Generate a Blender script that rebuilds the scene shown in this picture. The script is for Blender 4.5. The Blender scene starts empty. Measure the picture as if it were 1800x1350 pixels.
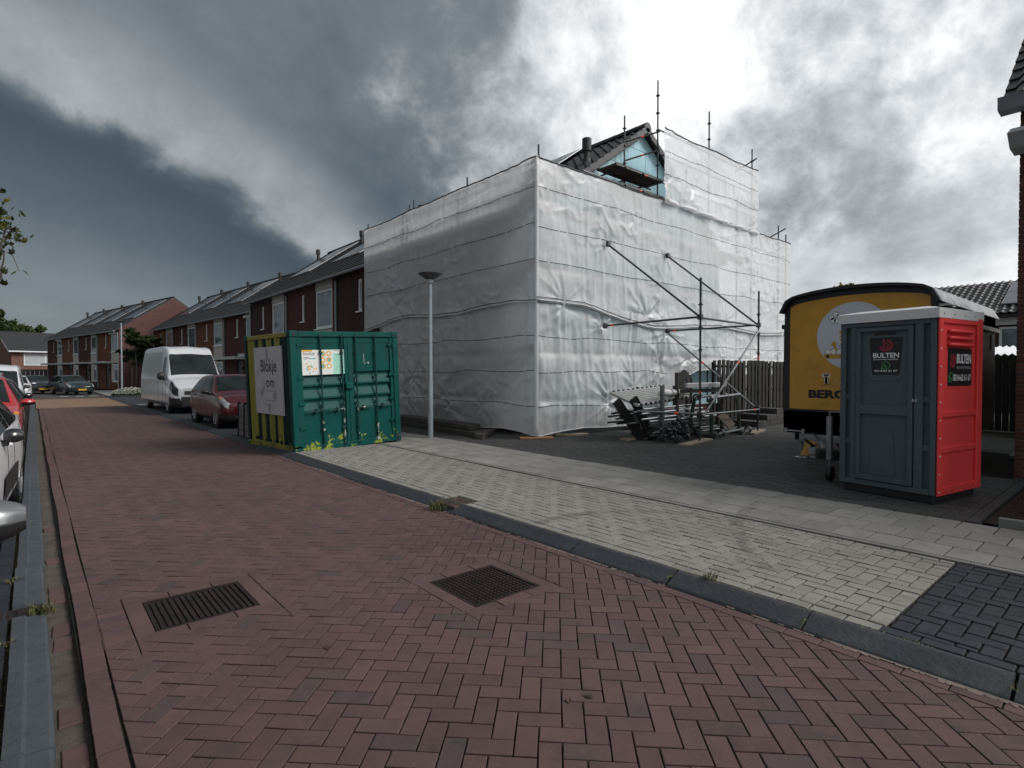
import bpy, bmesh, math, random
import numpy as np
from mathutils import Vector, Matrix, Euler
rng = random.Random(11)
R = math.radians
scn = bpy.context.scene
col = scn.collection

# ------------------------------------------------------------------ camera
cd = bpy.data.cameras.new('camera'); cam = bpy.data.objects.new('camera', cd); col.objects.link(cam)
cd.sensor_width = 36.0; cd.lens = 36.0 * 983 / 1800; cd.clip_start = .05; cd.clip_end = 2000
YAW = R(40.6); PITCH = math.atan(20 / 983); H = 1.63
cam.location = (0, 0, H); cam.rotation_euler = (R(90) - PITCH, 0, -YAW)
scn.camera = cam

# ------------------------------------------------------------------ view
vs = scn.view_settings
vs.view_transform = 'Standard'; vs.look = 'None'; vs.gamma = 1; vs.use_curve_mapping = False; vs.exposure = 0.75
scn.render.engine = 'CYCLES'
scn.cycles.use_denoising = True
scn.cycles.max_bounces = 6; scn.cycles.transparent_max_bounces = 12

# ------------------------------------------------------------------ sun
SUN_AZ, SUN_EL = 142.0, 40.0          # compass from +Y towards +X
sd = bpy.data.lights.new('sun', 'SUN'); sun = bpy.data.objects.new('sun', sd); col.objects.link(sun)
sd.energy = 1.5; sd.angle = R(22); sd.color = (1, .97, .93)
tv = Vector((math.sin(R(SUN_AZ)) * math.cos(R(SUN_EL)), math.cos(R(SUN_AZ)) * math.cos(R(SUN_EL)), math.sin(R(SUN_EL))))
sun.rotation_euler = tv.to_track_quat('Z', 'Y').to_euler()

# ------------------------------------------------------------------ node helper
class NT:
    def __init__(s, tree): s.t = tree; s.n = tree.nodes; s.l = tree.links
    def new(s, typ, **kw):
        n = s.n.new(typ)
        for k, v in kw.items(): setattr(n, k, v)
        return n
    def link(s, a, b): s.l.new(a, b)
    def val(s, sock, v):
        if hasattr(v, 'node'): s.l.new(v, sock)
        else: sock.default_value = v
    def math(s, op, a, b=None, c=None, clamp=False):
        n = s.n.new('ShaderNodeMath'); n.operation = op; n.use_clamp = clamp
        s.val(n.inputs[0], a)
        if b is not None: s.val(n.inputs[1], b)
        if c is not None: s.val(n.inputs[2], c)
        return n.outputs[0]
    def vmath(s, op, a, b=None, out=0):
        n = s.n.new('ShaderNodeVectorMath'); n.operation = op
        s.val(n.inputs[0], a)
        if b is not None: s.val(n.inputs[1], b)
        return n.outputs[out]
    def rng(s, v, a, b, c, d, smooth=True):
        n = s.n.new('ShaderNodeMapRange'); n.interpolation_type = 'SMOOTHSTEP' if smooth else 'LINEAR'
        s.val(n.inputs[0], v); n.inputs[1].default_value = a; n.inputs[2].default_value = b
        s.val(n.inputs[3], c); s.val(n.inputs[4], d)
        return n.outputs[0]
    def noise(s, vec, scale, detail=4, rough=.55, dist=0.0, out=0, w=None):
        n = s.n.new('ShaderNodeTexNoise')
        if w is not None: n.noise_dimensions = '4D'; s.val(n.inputs['W'], w)
        if vec is not None: s.l.new(vec, n.inputs['Vector'])
        n.inputs['Scale'].default_value = scale; n.inputs['Detail'].default_value = detail
        n.inputs['Roughness'].default_value = rough; n.inputs['Distortion'].default_value = dist
        return n.outputs[out]
    def mix(s, f, a, b, mode='MIX'):
        n = s.n.new('ShaderNodeMix'); n.data_type = 'RGBA'; n.blend_type = mode; n.clamp_factor = True
        s.val(n.inputs[0], f); s.val(n.inputs[6], a); s.val(n.inputs[7], b)
        return n.outputs[2]
    def ramp(s, f, stops, interp='LINEAR'):
        n = s.n.new('ShaderNodeValToRGB'); n.color_ramp.interpolation = interp
        e = n.color_ramp.elements
        while len(e) < len(stops): e.new(.5)
        for i, (p, c) in enumerate(stops): e[i].position = p; e[i].color = (*c[:3], 1)
        s.val(n.inputs[0], f); return n.outputs[0]

# ------------------------------------------------------------------ sky: a storm front to the north, bright broken cloud to the south east
w = bpy.data.worlds.new('World'); scn.world = w; w.use_nodes = True
t = NT(w.node_tree); t.n.clear()
tc = t.new('ShaderNodeTexCoord'); D = tc.outputs['Generated']
sep = t.new('ShaderNodeSeparateXYZ'); t.link(D, sep.inputs[0])
dx, dy, dz = sep.outputs
az = t.math('MULTIPLY', t.math('ARCTAN2', dx, dy), 57.2958)
el = t.math('MULTIPLY', t.math('ARCSINE', dz), 57.2958)
den = t.math('ADD', t.math('MAXIMUM', dz, 0.0), .16)
comb = t.new('ShaderNodeCombineXYZ'); t.link(t.math('DIVIDE', dx, den), comb.inputs[0]); t.link(t.math('DIVIDE', dy, den), comb.inputs[1])
pl = comb.outputs[0]
n1 = t.noise(pl, .85, 9, .55, .3)
n2 = t.noise(pl, 2.3, 8, .6, .5)
sphn = t.noise(D, 5.0, 8, .6, .35)
sphf = t.noise(D, 12.0, 8, .62, .2)
# overall brightness from the azimuth
north = t.rng(t.math('ABSOLUTE', t.math('ADD', az, 20.0)), 45.0, 75.0, 1.0, 0.0)
bdir = (math.sin(R(128)), math.cos(R(128)), .2)
k = t.vmath('DOT_PRODUCT', D, bdir, out=1)
base = t.math('ADD', t.rng(k, -.15, .60, t.math('ADD', .125, t.math('MULTIPLY', t.math('SUBTRACT', 1.0, north), t.rng(az, -60.0, -110.0, 0.0, .26))), .44), t.rng(k, .72, 1.0, 0.0, 1.5))
vary = t.math('ADD', t.math('MULTIPLY', t.math('SUBTRACT', n1, .5), 1.3), t.math('ADD', t.math('MULTIPLY', t.math('SUBTRACT', sphn, .5), 1.0), t.math('MULTIPLY', t.math('SUBTRACT', sphf, .5), .5)))
vary = t.math('ADD', vary, t.math('MULTIPLY', t.math('SUBTRACT', n2, .5), .45))
amp = t.rng(k, -.2, .4, .9, 1.35)
bright = t.math('MULTIPLY', base, t.math('MAXIMUM', t.math('ADD', 1.0, t.math('MULTIPLY', vary, amp)), .25))
# sun behind thin cloud: a soft bright opening
od = Vector((math.sin(R(58)) * math.cos(R(27)), math.cos(R(58)) * math.cos(R(27)), math.sin(R(27))))
og = t.math('ARCCOSINE', t.vmath('DOT_PRODUCT', D, tuple(od), out=1))
opening = t.rng(t.math('SUBTRACT', t.math('ADD', t.math('MULTIPLY', sphn, .62), t.math('MULTIPLY', sphf, .38)), t.math('ADD', .30, t.math('MULTIPLY', og, .70))), -.12, .28, 0.0, .52)
hz = t.math('MULTIPLY', t.rng(el, 2.0, 14.0, .42, 0.0), t.rng(az, 52.0, 80.0, 0.0, 1.0))
bright = t.math('ADD', bright, t.math('ADD', opening, hz))
# shelf cloud: its lower lip falls from the north-west towards the horizon
tt = t.math('MAXIMUM', t.math('ADD', az, 5.0), 0.0)
lip = t.math('SUBTRACT', 20.6, t.math('MULTIPLY', t.math('MULTIPLY', tt, tt), .0152))
wob = t.math('ADD', t.math('MULTIPLY', t.math('SUBTRACT', sphn, .5), 8.0), t.math('MULTIPLY', t.math('SUBTRACT', sphf, .5), 2.5))
dl = t.math('ADD', t.math('SUBTRACT', el, lip), wob)          # degrees above the lip
below = t.math('MULTIPLY', t.rng(dl, -1.7, 1.9, 1.0, 0.0), north)
roll = t.math('MULTIPLY', t.math('MULTIPLY', t.rng(dl, -.6, 1.8, 0.0, 1.0), t.rng(dl, 3.0, 12.0, 1.0, 0.0)), north)
bright = t.math('ADD', bright, t.math('MULTIPLY', roll, t.math('ADD', .05, t.math('MULTIPLY', sphf, .22))))
under = t.rng(dl, -14.0, -1.0, .165, .044)
under = t.math('MULTIPLY', under, t.math('ADD', .62, t.math('ADD', t.math('MULTIPLY', sphn, .42), t.math('MULTIPLY', n2, .34))))
bright = t.math('ADD', t.math('MULTIPLY', bright, t.math('SUBTRACT', 1.0, below)), t.math('MULTIPLY', under, below))
cloud = t.ramp(bright, [(0, (.02, .032, .042)), (.1, (.082, .104, .122)), (.22, (.19, .214, .23)), (.5, (.465, .49, .51)), (1.0, (1.0, 1.0, 1.0))])
gain = t.math('MAXIMUM', 1.0, bright)
cloud = t.vmath('SCALE', cloud); cloud.node.inputs[3].default_value = 1.0; t.link(gain, cloud.node.inputs[3])
sky = t.new('ShaderNodeTexSky', sky_type='NISHITA'); sky.sun_disc = False
sky.sun_elevation = R(SUN_EL); sky.sun_rotation = R(SUN_AZ)
bg1 = t.new('ShaderNodeBackground'); t.link(sky.outputs[0], bg1.inputs[0]); bg1.inputs[1].default_value = .05
bg2 = t.new('ShaderNodeBackground'); t.link(cloud, bg2.inputs[0]); bg2.inputs[1].default_value = .80
ms = t.new('ShaderNodeMixShader'); ms.inputs[0].default_value = .96
t.link(bg1.outputs[0], ms.inputs[1]); t.link(bg2.outputs[0], ms.inputs[2])
wo = t.new('ShaderNodeOutputWorld'); t.link(ms.outputs[0], wo.inputs[0])

# ------------------------------------------------------------------ materials
MATS = {}
def M(name, cols, rough=.6, metal=0.0, scale=3.0, var=.25, bump=0.0, bscale=40.0, rnd=False, spec=.5,
      dirt=None, dirt_amt=.4, dscale=2.0, coat=0.0, rvar=.15, emis=None, world=False, fine=0.0, speck=None, soft=1.0, macro=0.0):
    """cols: one colour or a palette; rnd: choose from the palette piece by piece; dirt: colour of irregular stains"""
    if name in MATS: return MATS[name]
    m = bpy.data.materials.new(name); m.use_nodes = True; t = NT(m.node_tree)
    b = t.n['Principled BSDF']; MATS[name] = m
    if not isinstance(cols[0], (tuple, list)): cols = [cols]
    if world:
        vec = t.new('ShaderNodeNewGeometry').outputs['Position']
    else:
        vec = t.new('ShaderNodeTexCoord').outputs['Object']
    oi = t.new('ShaderNodeObjectInfo').outputs['Random']
    if rnd:
        at = t.new('ShaderNodeAttribute', attribute_name='rnd').outputs['Fac']
        r_ = t.math('FRACT', t.math('ADD', oi, at))
        n = len(cols)
        c = t.ramp(r_, [(i / max(1, n - 1), cc) for i, cc in enumerate(cols)]) if n > 1 else None
        br = t.math('FRACT', t.math('MULTIPLY', r_, 7.31))
        if c is None:
            rg = t.new('ShaderNodeRGB'); rg.outputs[0].default_value = (*cols[0], 1); c = rg.outputs[0]
    else:
        r_ = oi; br = None
        n0 = t.noise(vec, scale, 5, .6, .2)
        c = t.ramp(n0, [(.25 + .5 * i / max(1, len(cols) - 1), cc) for i, cc in enumerate(cols)]) if len(cols) > 1 else None
        if c is None:
            rg = t.new('ShaderNodeRGB'); rg.outputs[0].default_value = (*cols[0], 1); c = rg.outputs[0]
    w_ = t.math('MULTIPLY', r_, 37.0)
    nz = t.noise(vec, scale, 6, .6, 0, w=w_)
    f = t.math('ADD', 1 - var, t.math('MULTIPLY', nz, 2 * var))
    if br is not None: f = t.math('MULTIPLY', f, t.math('ADD', 1 - .12 * soft, t.math('MULTIPLY', br, .24 * soft)))
    if fine:
        nf = t.noise(vec, bscale * 2.2, 3, .7)
        f = t.math('MULTIPLY', f, t.math('ADD', 1 - fine, t.math('MULTIPLY', nf, 2 * fine)))
    sc_ = t.vmath('SCALE', c); t.link(f, sc_.node.inputs[3]); c = sc_
    if dirt is not None:
        dn = t.noise(vec, dscale, 8, .68, .4, w=t.math('ADD', w_, 5.0))
        dm = t.math('MULTIPLY', t.rng(dn, .48, .68, 0.0, 1.0), dirt_amt)
        c = t.mix(dm, c, (*dirt, 1))
    if macro:
        pos = t.new('ShaderNodeNewGeometry').outputs['Position']
        mf = t.math('ADD', 1 - macro, t.math('MULTIPLY', t.noise(pos, .8, 5, .6, .3), 2 * macro))
        st_ = t.rng(t.noise(pos, 2.7, 8, .7, .6), .60, .74, 1.0, .58)
        g_ = t.vmath('SCALE', c); t.link(t.math('MULTIPLY', mf, st_), g_.node.inputs[3]); c = g_
    if speck is not None:
        sv = t.noise(vec, 115, 2, .5, w=w_); c = t.mix(t.rng(sv, .66, .72, 0.0, .55), c, (*speck, 1)); c = t.mix(t.rng(sv, .28, .34, .5, 0.0), c, tuple(x * .12 for x in speck) + (1,))
    t.link(c, b.inputs['Base Color'])
    rn = t.noise(vec, scale * 2.3, 5, .6)
    t.link(t.math('ADD', rough - rvar, t.math('MULTIPLY', rn, 2 * rvar), clamp=True), b.inputs['Roughness'])
    b.inputs['Metallic'].default_value = metal
    b.inputs['Specular IOR Level'].default_value = spec
    b.inputs['Coat Weight'].default_value = coat; b.inputs['Coat Roughness'].default_value = .08
    if emis: b.inputs['Emission Color'].default_value = (*emis[0], 1); b.inputs['Emission Strength'].default_value = emis[1]
    if bump:
        bn = t.noise(vec, bscale, 6, .65)
        bp = t.new('ShaderNodeBump'); bp.inputs['Strength'].default_value = bump; bp.inputs['Distance'].default_value = .01
        t.link(bn, bp.inputs['Height']); t.link(bp.outputs[0], b.inputs['Normal'])
    return m

def brick_mat(name, c1, c2, mortar, bw=.22, bh=.0625, ms_=.012, axis='YZ', bump=.5):
    if name in MATS: return MATS[name]
    m = bpy.data.materials.new(name); m.use_nodes = True; t = NT(m.node_tree); MATS[name] = m
    b = t.n['Principled BSDF']
    vec = t.new('ShaderNodeTexCoord').outputs['Object']
    sp = t.new('ShaderNodeSeparateXYZ'); t.link(vec, sp.inputs[0])
    cb = t.new('ShaderNodeCombineXYZ')
    # run along whichever wall direction: x + y covers both faces of an axis-aligned body
    t.link(t.math('ADD', sp.outputs[0], sp.outputs[1]), cb.inputs[0]); t.link(sp.outputs[2], cb.inputs[1])
    br = t.new('ShaderNodeTexBrick'); t.link(cb.outputs[0], br.inputs['Vector'])
    br.inputs['Color1'].default_value = (*c1, 1); br.inputs['Color2'].default_value = (*c2, 1); br.inputs['Mortar'].default_value = (*mortar, 1)
    br.inputs['Scale'].default_value = 1; br.inputs['Mortar Size'].default_value = ms_ / 2; br.inputs['Mortar Smooth'].default_value = .1
    br.inputs['Brick Width'].default_value = bw; br.inputs['Row Height'].default_value = bh; br.inputs['Bias'].default_value = 0
    nz = t.noise(vec, 1.3, 6, .65); nf = t.noise(vec, 25, 4, .7)
    f = t.math('MULTIPLY', t.math('ADD', .72, t.math('MULTIPLY', nz, .56)), t.math('ADD', .7, t.math('MULTIPLY', nf, .6)))
    s_ = t.vmath('SCALE', br.outputs[0]); t.link(f, s_.node.inputs[3]); t.link(s_, b.inputs['Base Color'])
    b.inputs['Roughness'].default_value = .85; b.inputs['Specular IOR Level'].default_value = .25
    bp = t.new('ShaderNodeBump'); bp.inputs['Strength'].default_value = bump; bp.inputs['Distance'].default_value = .01; bp.invert = True
    t.link(br.outputs['Fac'], bp.inputs['Height']); t.link(bp.outputs[0], b.inputs['Normal'])
    return m

def glass_mat(name, c=(.02, .026, .03), rough=.04, lum=.0):
    if name in MATS: return MATS[name]
    m = bpy.data.materials.new(name); m.use_nodes = True; t = NT(m.node_tree); MATS[name] = m
    b = t.n['Principled BSDF']
    vec = t.new('ShaderNodeTexCoord').outputs['Object']
    n = t.noise(vec, 1.7, 4, .5)
    t.link(t.ramp(n, [(.35, tuple(x * .55 for x in c)), (.65, tuple(x * 1.5 for x in c))]), b.inputs['Base Color'])
    b.inputs['Roughness'].default_value = rough; b.inputs['Specular IOR Level'].default_value = .9; b.inputs['IOR'].default_value = 1.6
    return m

# ------------------------------------------------------------------ mesh builder
class MB:
    def __init__(s): s.v = []; s.f = []; s.m = []; s.r = []; s.cur = 0.0
    def add(s, vs_, fs, mi=0):
        o = len(s.v); s.v.extend([tuple(p) for p in vs_])
        for f in fs: s.f.append(tuple(i + o for i in f)); s.m.append(mi); s.r.append(s.cur)
        return s
    def box(s, x0, y0, z0, x1, y1, z1, mi=0, M_=None):
        vs_ = [(x0, y0, z0), (x1, y0, z0), (x1, y1, z0), (x0, y1, z0), (x0, y0, z1), (x1, y0, z1), (x1, y1, z1), (x0, y1, z1)]
        if M_ is not None: vs_ = [tuple(M_ @ Vector(p)) for p in vs_]
        return s.add(vs_, [(0, 3, 2, 1), (4, 5, 6, 7), (0, 1, 5, 4), (1, 2, 6, 5), (2, 3, 7, 6), (3, 0, 4, 7)], mi)
    def cbox(s, x0, y0, z0, x1, y1, z1, c=.01, mi=0, M_=None):
        """box with chamfered edges all round"""
        X = (x0, x1); Y = (y0, y1); Z = (z0, z1); vs_ = []; idx = {}
        for i in (0, 1):
            for j in (0, 1):
                for k_ in (0, 1):
                    sx, sy, sz = (1 - 2 * i) * c, (1 - 2 * j) * c, (1 - 2 * k_) * c
                    idx[i, j, k_, 0] = len(vs_); vs_.append((X[i], Y[j] + sy, Z[k_] + sz))
                    idx[i, j, k_, 1] = len(vs_); vs_.append((X[i] + sx, Y[j], Z[k_] + sz))
                    idx[i, j, k_, 2] = len(vs_); vs_.append((X[i] + sx, Y[j] + sy, Z[k_]))
        fs = []
        for i in (0, 1):
            q = [idx[i, 0, 0, 0], idx[i, 1, 0, 0], idx[i, 1, 1, 0], idx[i, 0, 1, 0]]; fs.append(q if i else q[::-1])
            q = [idx[0, i, 0, 1], idx[1, i, 0, 1], idx[1, i, 1, 1], idx[0, i, 1, 1]]; fs.append(q[::-1] if i else q)
            q = [idx[0, 0, i, 2], idx[1, 0, i, 2], idx[1, 1, i, 2], idx[0, 1, i, 2]]; fs.append(q if i else q[::-1])
        def quad(a, b_, c_, d, out):
            p = [Vector(vs_[n]) for n in (a, b_, c_, d)]
            nn = (p[1] - p[0]).cross(p[2] - p[0])
            fs.append((a, b_, c_, d) if nn.dot(out) > 0 else (d, c_, b_, a))
        for a in (0, 1):
            for b_ in (0, 1):
                o_ = (2 * a - 1, 2 * b_ - 1)
                quad(idx[a, b_, 0, 0], idx[a, b_, 1, 0], idx[a, b_, 1, 1], idx[a, b_, 0, 1], Vector((o_[0], o_[1], 0)))
                quad(idx[a, 0, b_, 0], idx[a, 1, b_, 0], idx[a, 1, b_, 2], idx[a, 0, b_, 2], Vector((o_[0], 0, o_[1])))
                quad(idx[0, a, b_, 1], idx[1, a, b_, 1], idx[1, a, b_, 2], idx[0, a, b_, 2], Vector((0, o_[0], o_[1])))
        for i in (0, 1):
            for j in (0, 1):
                for k_ in (0, 1):
                    tr = (idx[i, j, k_, 0], idx[i, j, k_, 1], idx[i, j, k_, 2])
                    fs.append(tr if (i + j + k_) % 2 else tr[::-1])
        if M_ is not None: vs_ = [tuple(M_ @ Vector(p)) for p in vs_]
        return s.add(vs_, fs, mi)
    def tube(s, p0, p1, r, n=8, mi=0, r1=None, caps=True):
        p0 = Vector(p0); p1 = Vector(p1); d = (p1 - p0)
        if d.length < 1e-6: return s
        q = d.to_track_quat('Z', 'Y'); r1 = r if r1 is None else r1; vs_ = []
        for P, rr in ((p0, r), (p1, r1)):
            for i in range(n):
                a = 2 * math.pi * i / n
                vs_.append(P + q @ Vector((rr * math.cos(a), rr * math.sin(a), 0)))
        fs = [(i, (i + 1) % n, n + (i + 1) % n, n + i) for i in range(n)]
        if caps: fs += [tuple(range(n))[::-1], tuple(range(n, 2 * n))]
        return s.add(vs_, fs, mi)
    def path(s, pts, r, n=6, mi=0):
        pts = [Vector(p) for p in pts]; vs_ = []; N = len(pts)
        for k_, P in enumerate(pts):
            d = pts[min(k_ + 1, N - 1)] - pts[max(k_ - 1, 0)]
            q = d.to_track_quat('Z', 'Y'); rr = r[k_] if isinstance(r, (list, tuple)) else r
            for i in range(n):
                a = 2 * math.pi * i / n
                vs_.append(P + q @ Vector((rr * math.cos(a), rr * math.sin(a), 0)))
        fs = [(k_ * n + i, k_ * n + (i + 1) % n, (k_ + 1) * n + (i + 1) % n, (k_ + 1) * n + i) for k_ in range(N - 1) for i in range(n)]
        fs += [tuple(range(n))[::-1], tuple(range((N - 1) * n, N * n))]
        return s.add(vs_, fs, mi)
    def lathe(s, prof, n=20, M_=None, mi=0, close=True):
        vs_ = []; K = len(prof)
        for (r, z) in prof:
            for i in range(n):
                a = 2 * math.pi * i / n; p = Vector((r * math.cos(a), r * math.sin(a), z))
                vs_.append(M_ @ p if M_ is not None else p)
        fs = [(k_ * n + i, k_ * n + (i + 1) % n, (k_ + 1) * n + (i + 1) % n, (k_ + 1) * n + i) for k_ in range(K - 1) for i in range(n)]
        if close: fs += [tuple(range(n))[::-1], tuple(range((K - 1) * n, K * n))]
        return s.add(vs_, fs, mi)
    def prism(s, poly, z0, z1, M_=None, mi=0, inset=0.0, dz=0.0):
        """polygon (counter-clockwise) extruded; inset/dz chamfer the top"""
        n = len(poly); vs_ = [(p[0], p[1], z0) for p in poly] + [(p[0], p[1], z1 - dz) for p in poly]
        fs = [(i, (i + 1) % n, n + (i + 1) % n, n + i) for i in range(n)]
        if inset:
            cx_ = sum(p[0] for p in poly) / n; cy_ = sum(p[1] for p in poly) / n
            for p in poly:
                d = Vector((cx_ - p[0], cy_ - p[1])); L_ = max(d.length, 1e-6); kk = min(inset * 1.4, L_ * .4) / L_
                vs_.append((p[0] + d.x * kk, p[1] + d.y * kk, z1))
            fs += [(n + i, n + (i + 1) % n, 2 * n + (i + 1) % n, 2 * n + i) for i in range(n)] + [tuple(range(2 * n, 3 * n))]
        else: fs.append(tuple(range(n, 2 * n)))
        fs.append(tuple(range(n))[::-1])
        if M_ is not None: vs_ = [tuple(M_ @ Vector(p)) for p in vs_]
        return s.add(vs_, fs, mi)
    def grid(s, P, mi=0, flip=False):
        P = np.asarray(P); a, b_ = P.shape[:2]
        fs = []
        for i in range(a - 1):
            for j in range(b_ - 1):
                q = (i * b_ + j, (i + 1) * b_ + j, (i + 1) * b_ + j + 1, i * b_ + j + 1)
                fs.append(q[::-1] if flip else q)
        return s.add([tuple(map(float, p)) for p in P.reshape(-1, 3)], fs, mi)
    def mesh(s, name, mats, smooth=False):
        me = bpy.data.meshes.new(name); me.from_pydata(s.v, [], s.f); me.update()
        if not isinstance(mats, (list, tuple)): mats = [mats]
        for m in mats: me.materials.append(m)
        if len(mats) > 1: me.polygons.foreach_set('material_index', s.m)
        if any(s.r):
            at = me.attributes.new('rnd', 'FLOAT', 'FACE'); at.data.foreach_set('value', s.r)
        if smooth: me.polygons.foreach_set('use_smooth', [True] * len(me.polygons))
        return me
    def build(s, name, mats, parent=None, smooth=False, loc=None, rot=None):
        return link(name, s.mesh(name, mats, smooth), parent, loc, rot)

def link(name, me, parent=None, loc=None, rot=None):
    o = bpy.data.objects.new(name, me); col.objects.link(o)
    if parent is not None: o.parent = parent
    if loc is not None: o.location = loc
    if rot is not None: o.rotation_euler = rot
    return o
def thing(name, label, cat, loc=(0, 0, 0), rot=(0, 0, 0), group=None):
    o = bpy.data.objects.new(name, None); col.objects.link(o); o.location = loc; o.rotation_euler = rot
    o.empty_display_size = .2
    return tag(o, label, cat, group)
def tag(o, label=None, cat=None, group=None, kind=None):
    if label: o['label'] = label
    if cat: o['category'] = cat
    if group: o['group'] = group
    if kind: o['kind'] = kind
    return o
def smooth_by_angle(o, ang=35):
    me = o.data; bm = bmesh.new(); bm.from_mesh(me)
    for f in bm.faces: f.smooth = True
    for e in bm.edges:
        if len(e.link_faces) == 2 and e.calc_face_angle(0) > R(ang): e.smooth = False
    bm.to_mesh(me); bm.free(); return o
def sbox(x0, y0, z0, x1, y1, z1): return MB().box(x0, y0, z0, x1, y1, z1)

# noise for folds and wear
def _hash(ix, iy, seed):
    h = (ix.astype(np.int64) * 374761393 + iy.astype(np.int64) * 668265263 + seed * 1442695041) & 0x7fffffff
    h = ((h ^ (h >> 13)) * 1274126177) & 0x7fffffff
    return ((h ^ (h >> 16)) & 0xffff) / 65535.0
def vnoise(x, y, seed=0):
    x = np.asarray(x, float); y = np.asarray(y, float)
    ix = np.floor(x); iy = np.floor(y); fx = x - ix; fy = y - iy
    fx = fx * fx * fx * (fx * (fx * 6 - 15) + 10); fy = fy * fy * fy * (fy * (fy * 6 - 15) + 10)
    a = _hash(ix, iy, seed); b_ = _hash(ix + 1, iy, seed); c = _hash(ix, iy + 1, seed); d = _hash(ix + 1, iy + 1, seed)
    return (a * (1 - fx) + b_ * fx) * (1 - fy) + (c * (1 - fx) + d * fx) * fy
def fbm(x, y, seed=0, oct_=4):
    s = 0; a = .5
    for o in range(oct_): s = s + a * (vnoise(x, y, seed + o * 17) - .5); x = x * 2.03; y = y * 2.03; a *= .5
    return s

# text turned into flat meshes
_txt = {}
def text_mesh(s_, bold=0.0):
    if (s_, bold) in _txt: return _txt[s_, bold]
    cu = bpy.data.curves.new('lettering', 'FONT'); cu.body = s_; cu.size = 1; cu.resolution_u = 3; cu.offset = bold
    o = bpy.data.objects.new('lettering', cu); col.objects.link(o)
    dg = bpy.context.evaluated_depsgraph_get()
    me = bpy.data.meshes.new_from_object(o.evaluated_get(dg)); bpy.data.objects.remove(o); bpy.data.curves.remove(cu)
    xs = [v.co.x for v in me.vertices]; ys = [v.co.y for v in me.vertices]
    bb = (min(xs), max(xs), min(ys), max(ys)); _txt[s_, bold] = (me, bb); return me, bb
def lettering(s_, mat_, parent, origin, right, up, width, height, name='lettering', bold=0.0):
    """fit the words into width x height, lower left corner at origin, in the plane right/up"""
    me0, bb = text_mesh(s_, bold); me = me0.copy(); rv = Vector(right).normalized(); uv = Vector(up).normalized(); o3 = Vector(origin)
    sx = width / (bb[1] - bb[0]); sy = height / (bb[3] - bb[2])
    for v in me.vertices: v.co = o3 + rv * ((v.co.x - bb[0]) * sx) + uv * ((v.co.y - bb[2]) * sy)
    me.materials.clear(); me.materials.append(mat_)
    return link(name, me, parent)
def plaque(poly, origin, right, up, mb=None, off=0.0, mi=0):
    mb = mb or MB(); rv = Vector(right).normalized(); uv = Vector(up).normalized(); n = rv.cross(uv)
    mb.add([Vector(origin) + rv * a + uv * b_ + n * off for a, b_ in poly], [tuple(range(len(poly)))], mi); return mb
def disc(r, n=24, c=(0, 0)): return [(c[0] + r * math.cos(2 * math.pi * i / n), c[1] + r * math.sin(2 * math.pi * i / n)) for i in range(n)]
def ring(mb, ro, ri, a0, a1, origin, right, up, c=(0, 0), n=20, off=0.0):
    for i in range(n):
        a = a0 + (a1 - a0) * i / n; b_ = a0 + (a1 - a0) * (i + 1) / n
        plaque([(c[0] + ri * math.cos(a), c[1] + ri * math.sin(a)), (c[0] + ro * math.cos(a), c[1] + ro * math.sin(a)),
                (c[0] + ro * math.cos(b_), c[1] + ro * math.sin(b_)), (c[0] + ri * math.cos(b_), c[1] + ri * math.sin(b_))], origin, right, up, mb, off)

# ================================================================== materials in use
m_road = M('red_paver', [(.095, .054, .051), (.1, .0575, .054), (.106, .062, .0575), (.088, .053, .0515), (.098, .0565, .053), (.079, .0535, .0535), (.101, .0585, .055), (.096, .055, .052)], rough=.8, rnd=True, var=.22, scale=9, bump=.35, bscale=160, spec=.35, fine=.3, dirt=(.04, .034, .035), dirt_amt=.5, dscale=3.0, speck=(.22, .19, .185), soft=.7, macro=0.28)
m_light = M('light_paver', [(.228, .218, .196), (.24, .229, .206), (.216, .207, .187), (.231, .221, .199)], rough=.85, rnd=True, var=.16, scale=6, bump=.3, bscale=150, spec=.3, fine=.2, dirt=(.10, .097, .09), dirt_amt=.45, dscale=3.4, speck=(.3, .3, .28), soft=.5, macro=0.16)
m_slab = M('grey_slab', [(.222, .213, .196), (.234, .224, .206), (.21, .202, .187)], rough=.85, rnd=True, var=.16, scale=4, bump=.25, bscale=140, spec=.3, fine=.16, dirt=(.105, .102, .097), dirt_amt=.4, dscale=2.6, macro=0.16)
m_drive = M('charcoal_paver', [(.055, .054, .053), (.066, .064, .062), (.047, .0465, .0465), (.061, .059, .057)], rough=.85, rnd=True, var=.2, scale=6, bump=.3, bscale=150, spec=.3, fine=.25, dirt=(.1, .094, .088), dirt_amt=.28, dscale=1.2, macro=0.28)
m_blue = M('blue_black_paver', [(.017, .021, .028), (.021, .026, .034), (.014, .018, .025)], rough=.75, rnd=True, var=.25, scale=7, bump=.35, bscale=150, spec=.4, fine=.25, dirt=(.006, .006, .007), dirt_amt=.7, dscale=9, macro=0.16)
m_kerb = M('kerb_concrete', [(.027, .031, .037), (.038, .043, .05)], rough=.7, var=.22, scale=5, bump=.6, bscale=38, spec=.4, fine=.25, dirt=(.07, .069, .067), dirt_amt=.5, dscale=9, macro=0.16)
m_gutter = M('gutter_concrete', [(.05, .059, .07), (.066, .076, .088)], rough=.8, var=.22, scale=4, bump=.6, bscale=38, spec=.35, fine=.2, dirt=(.04, .045, .055), dirt_amt=.65, dscale=9, macro=0.16)
m_joint = M('joint_sand', [(.016, .015, .012), (.03, .028, .021)], rough=.95, var=.3, scale=12, world=True, spec=.1)
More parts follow.
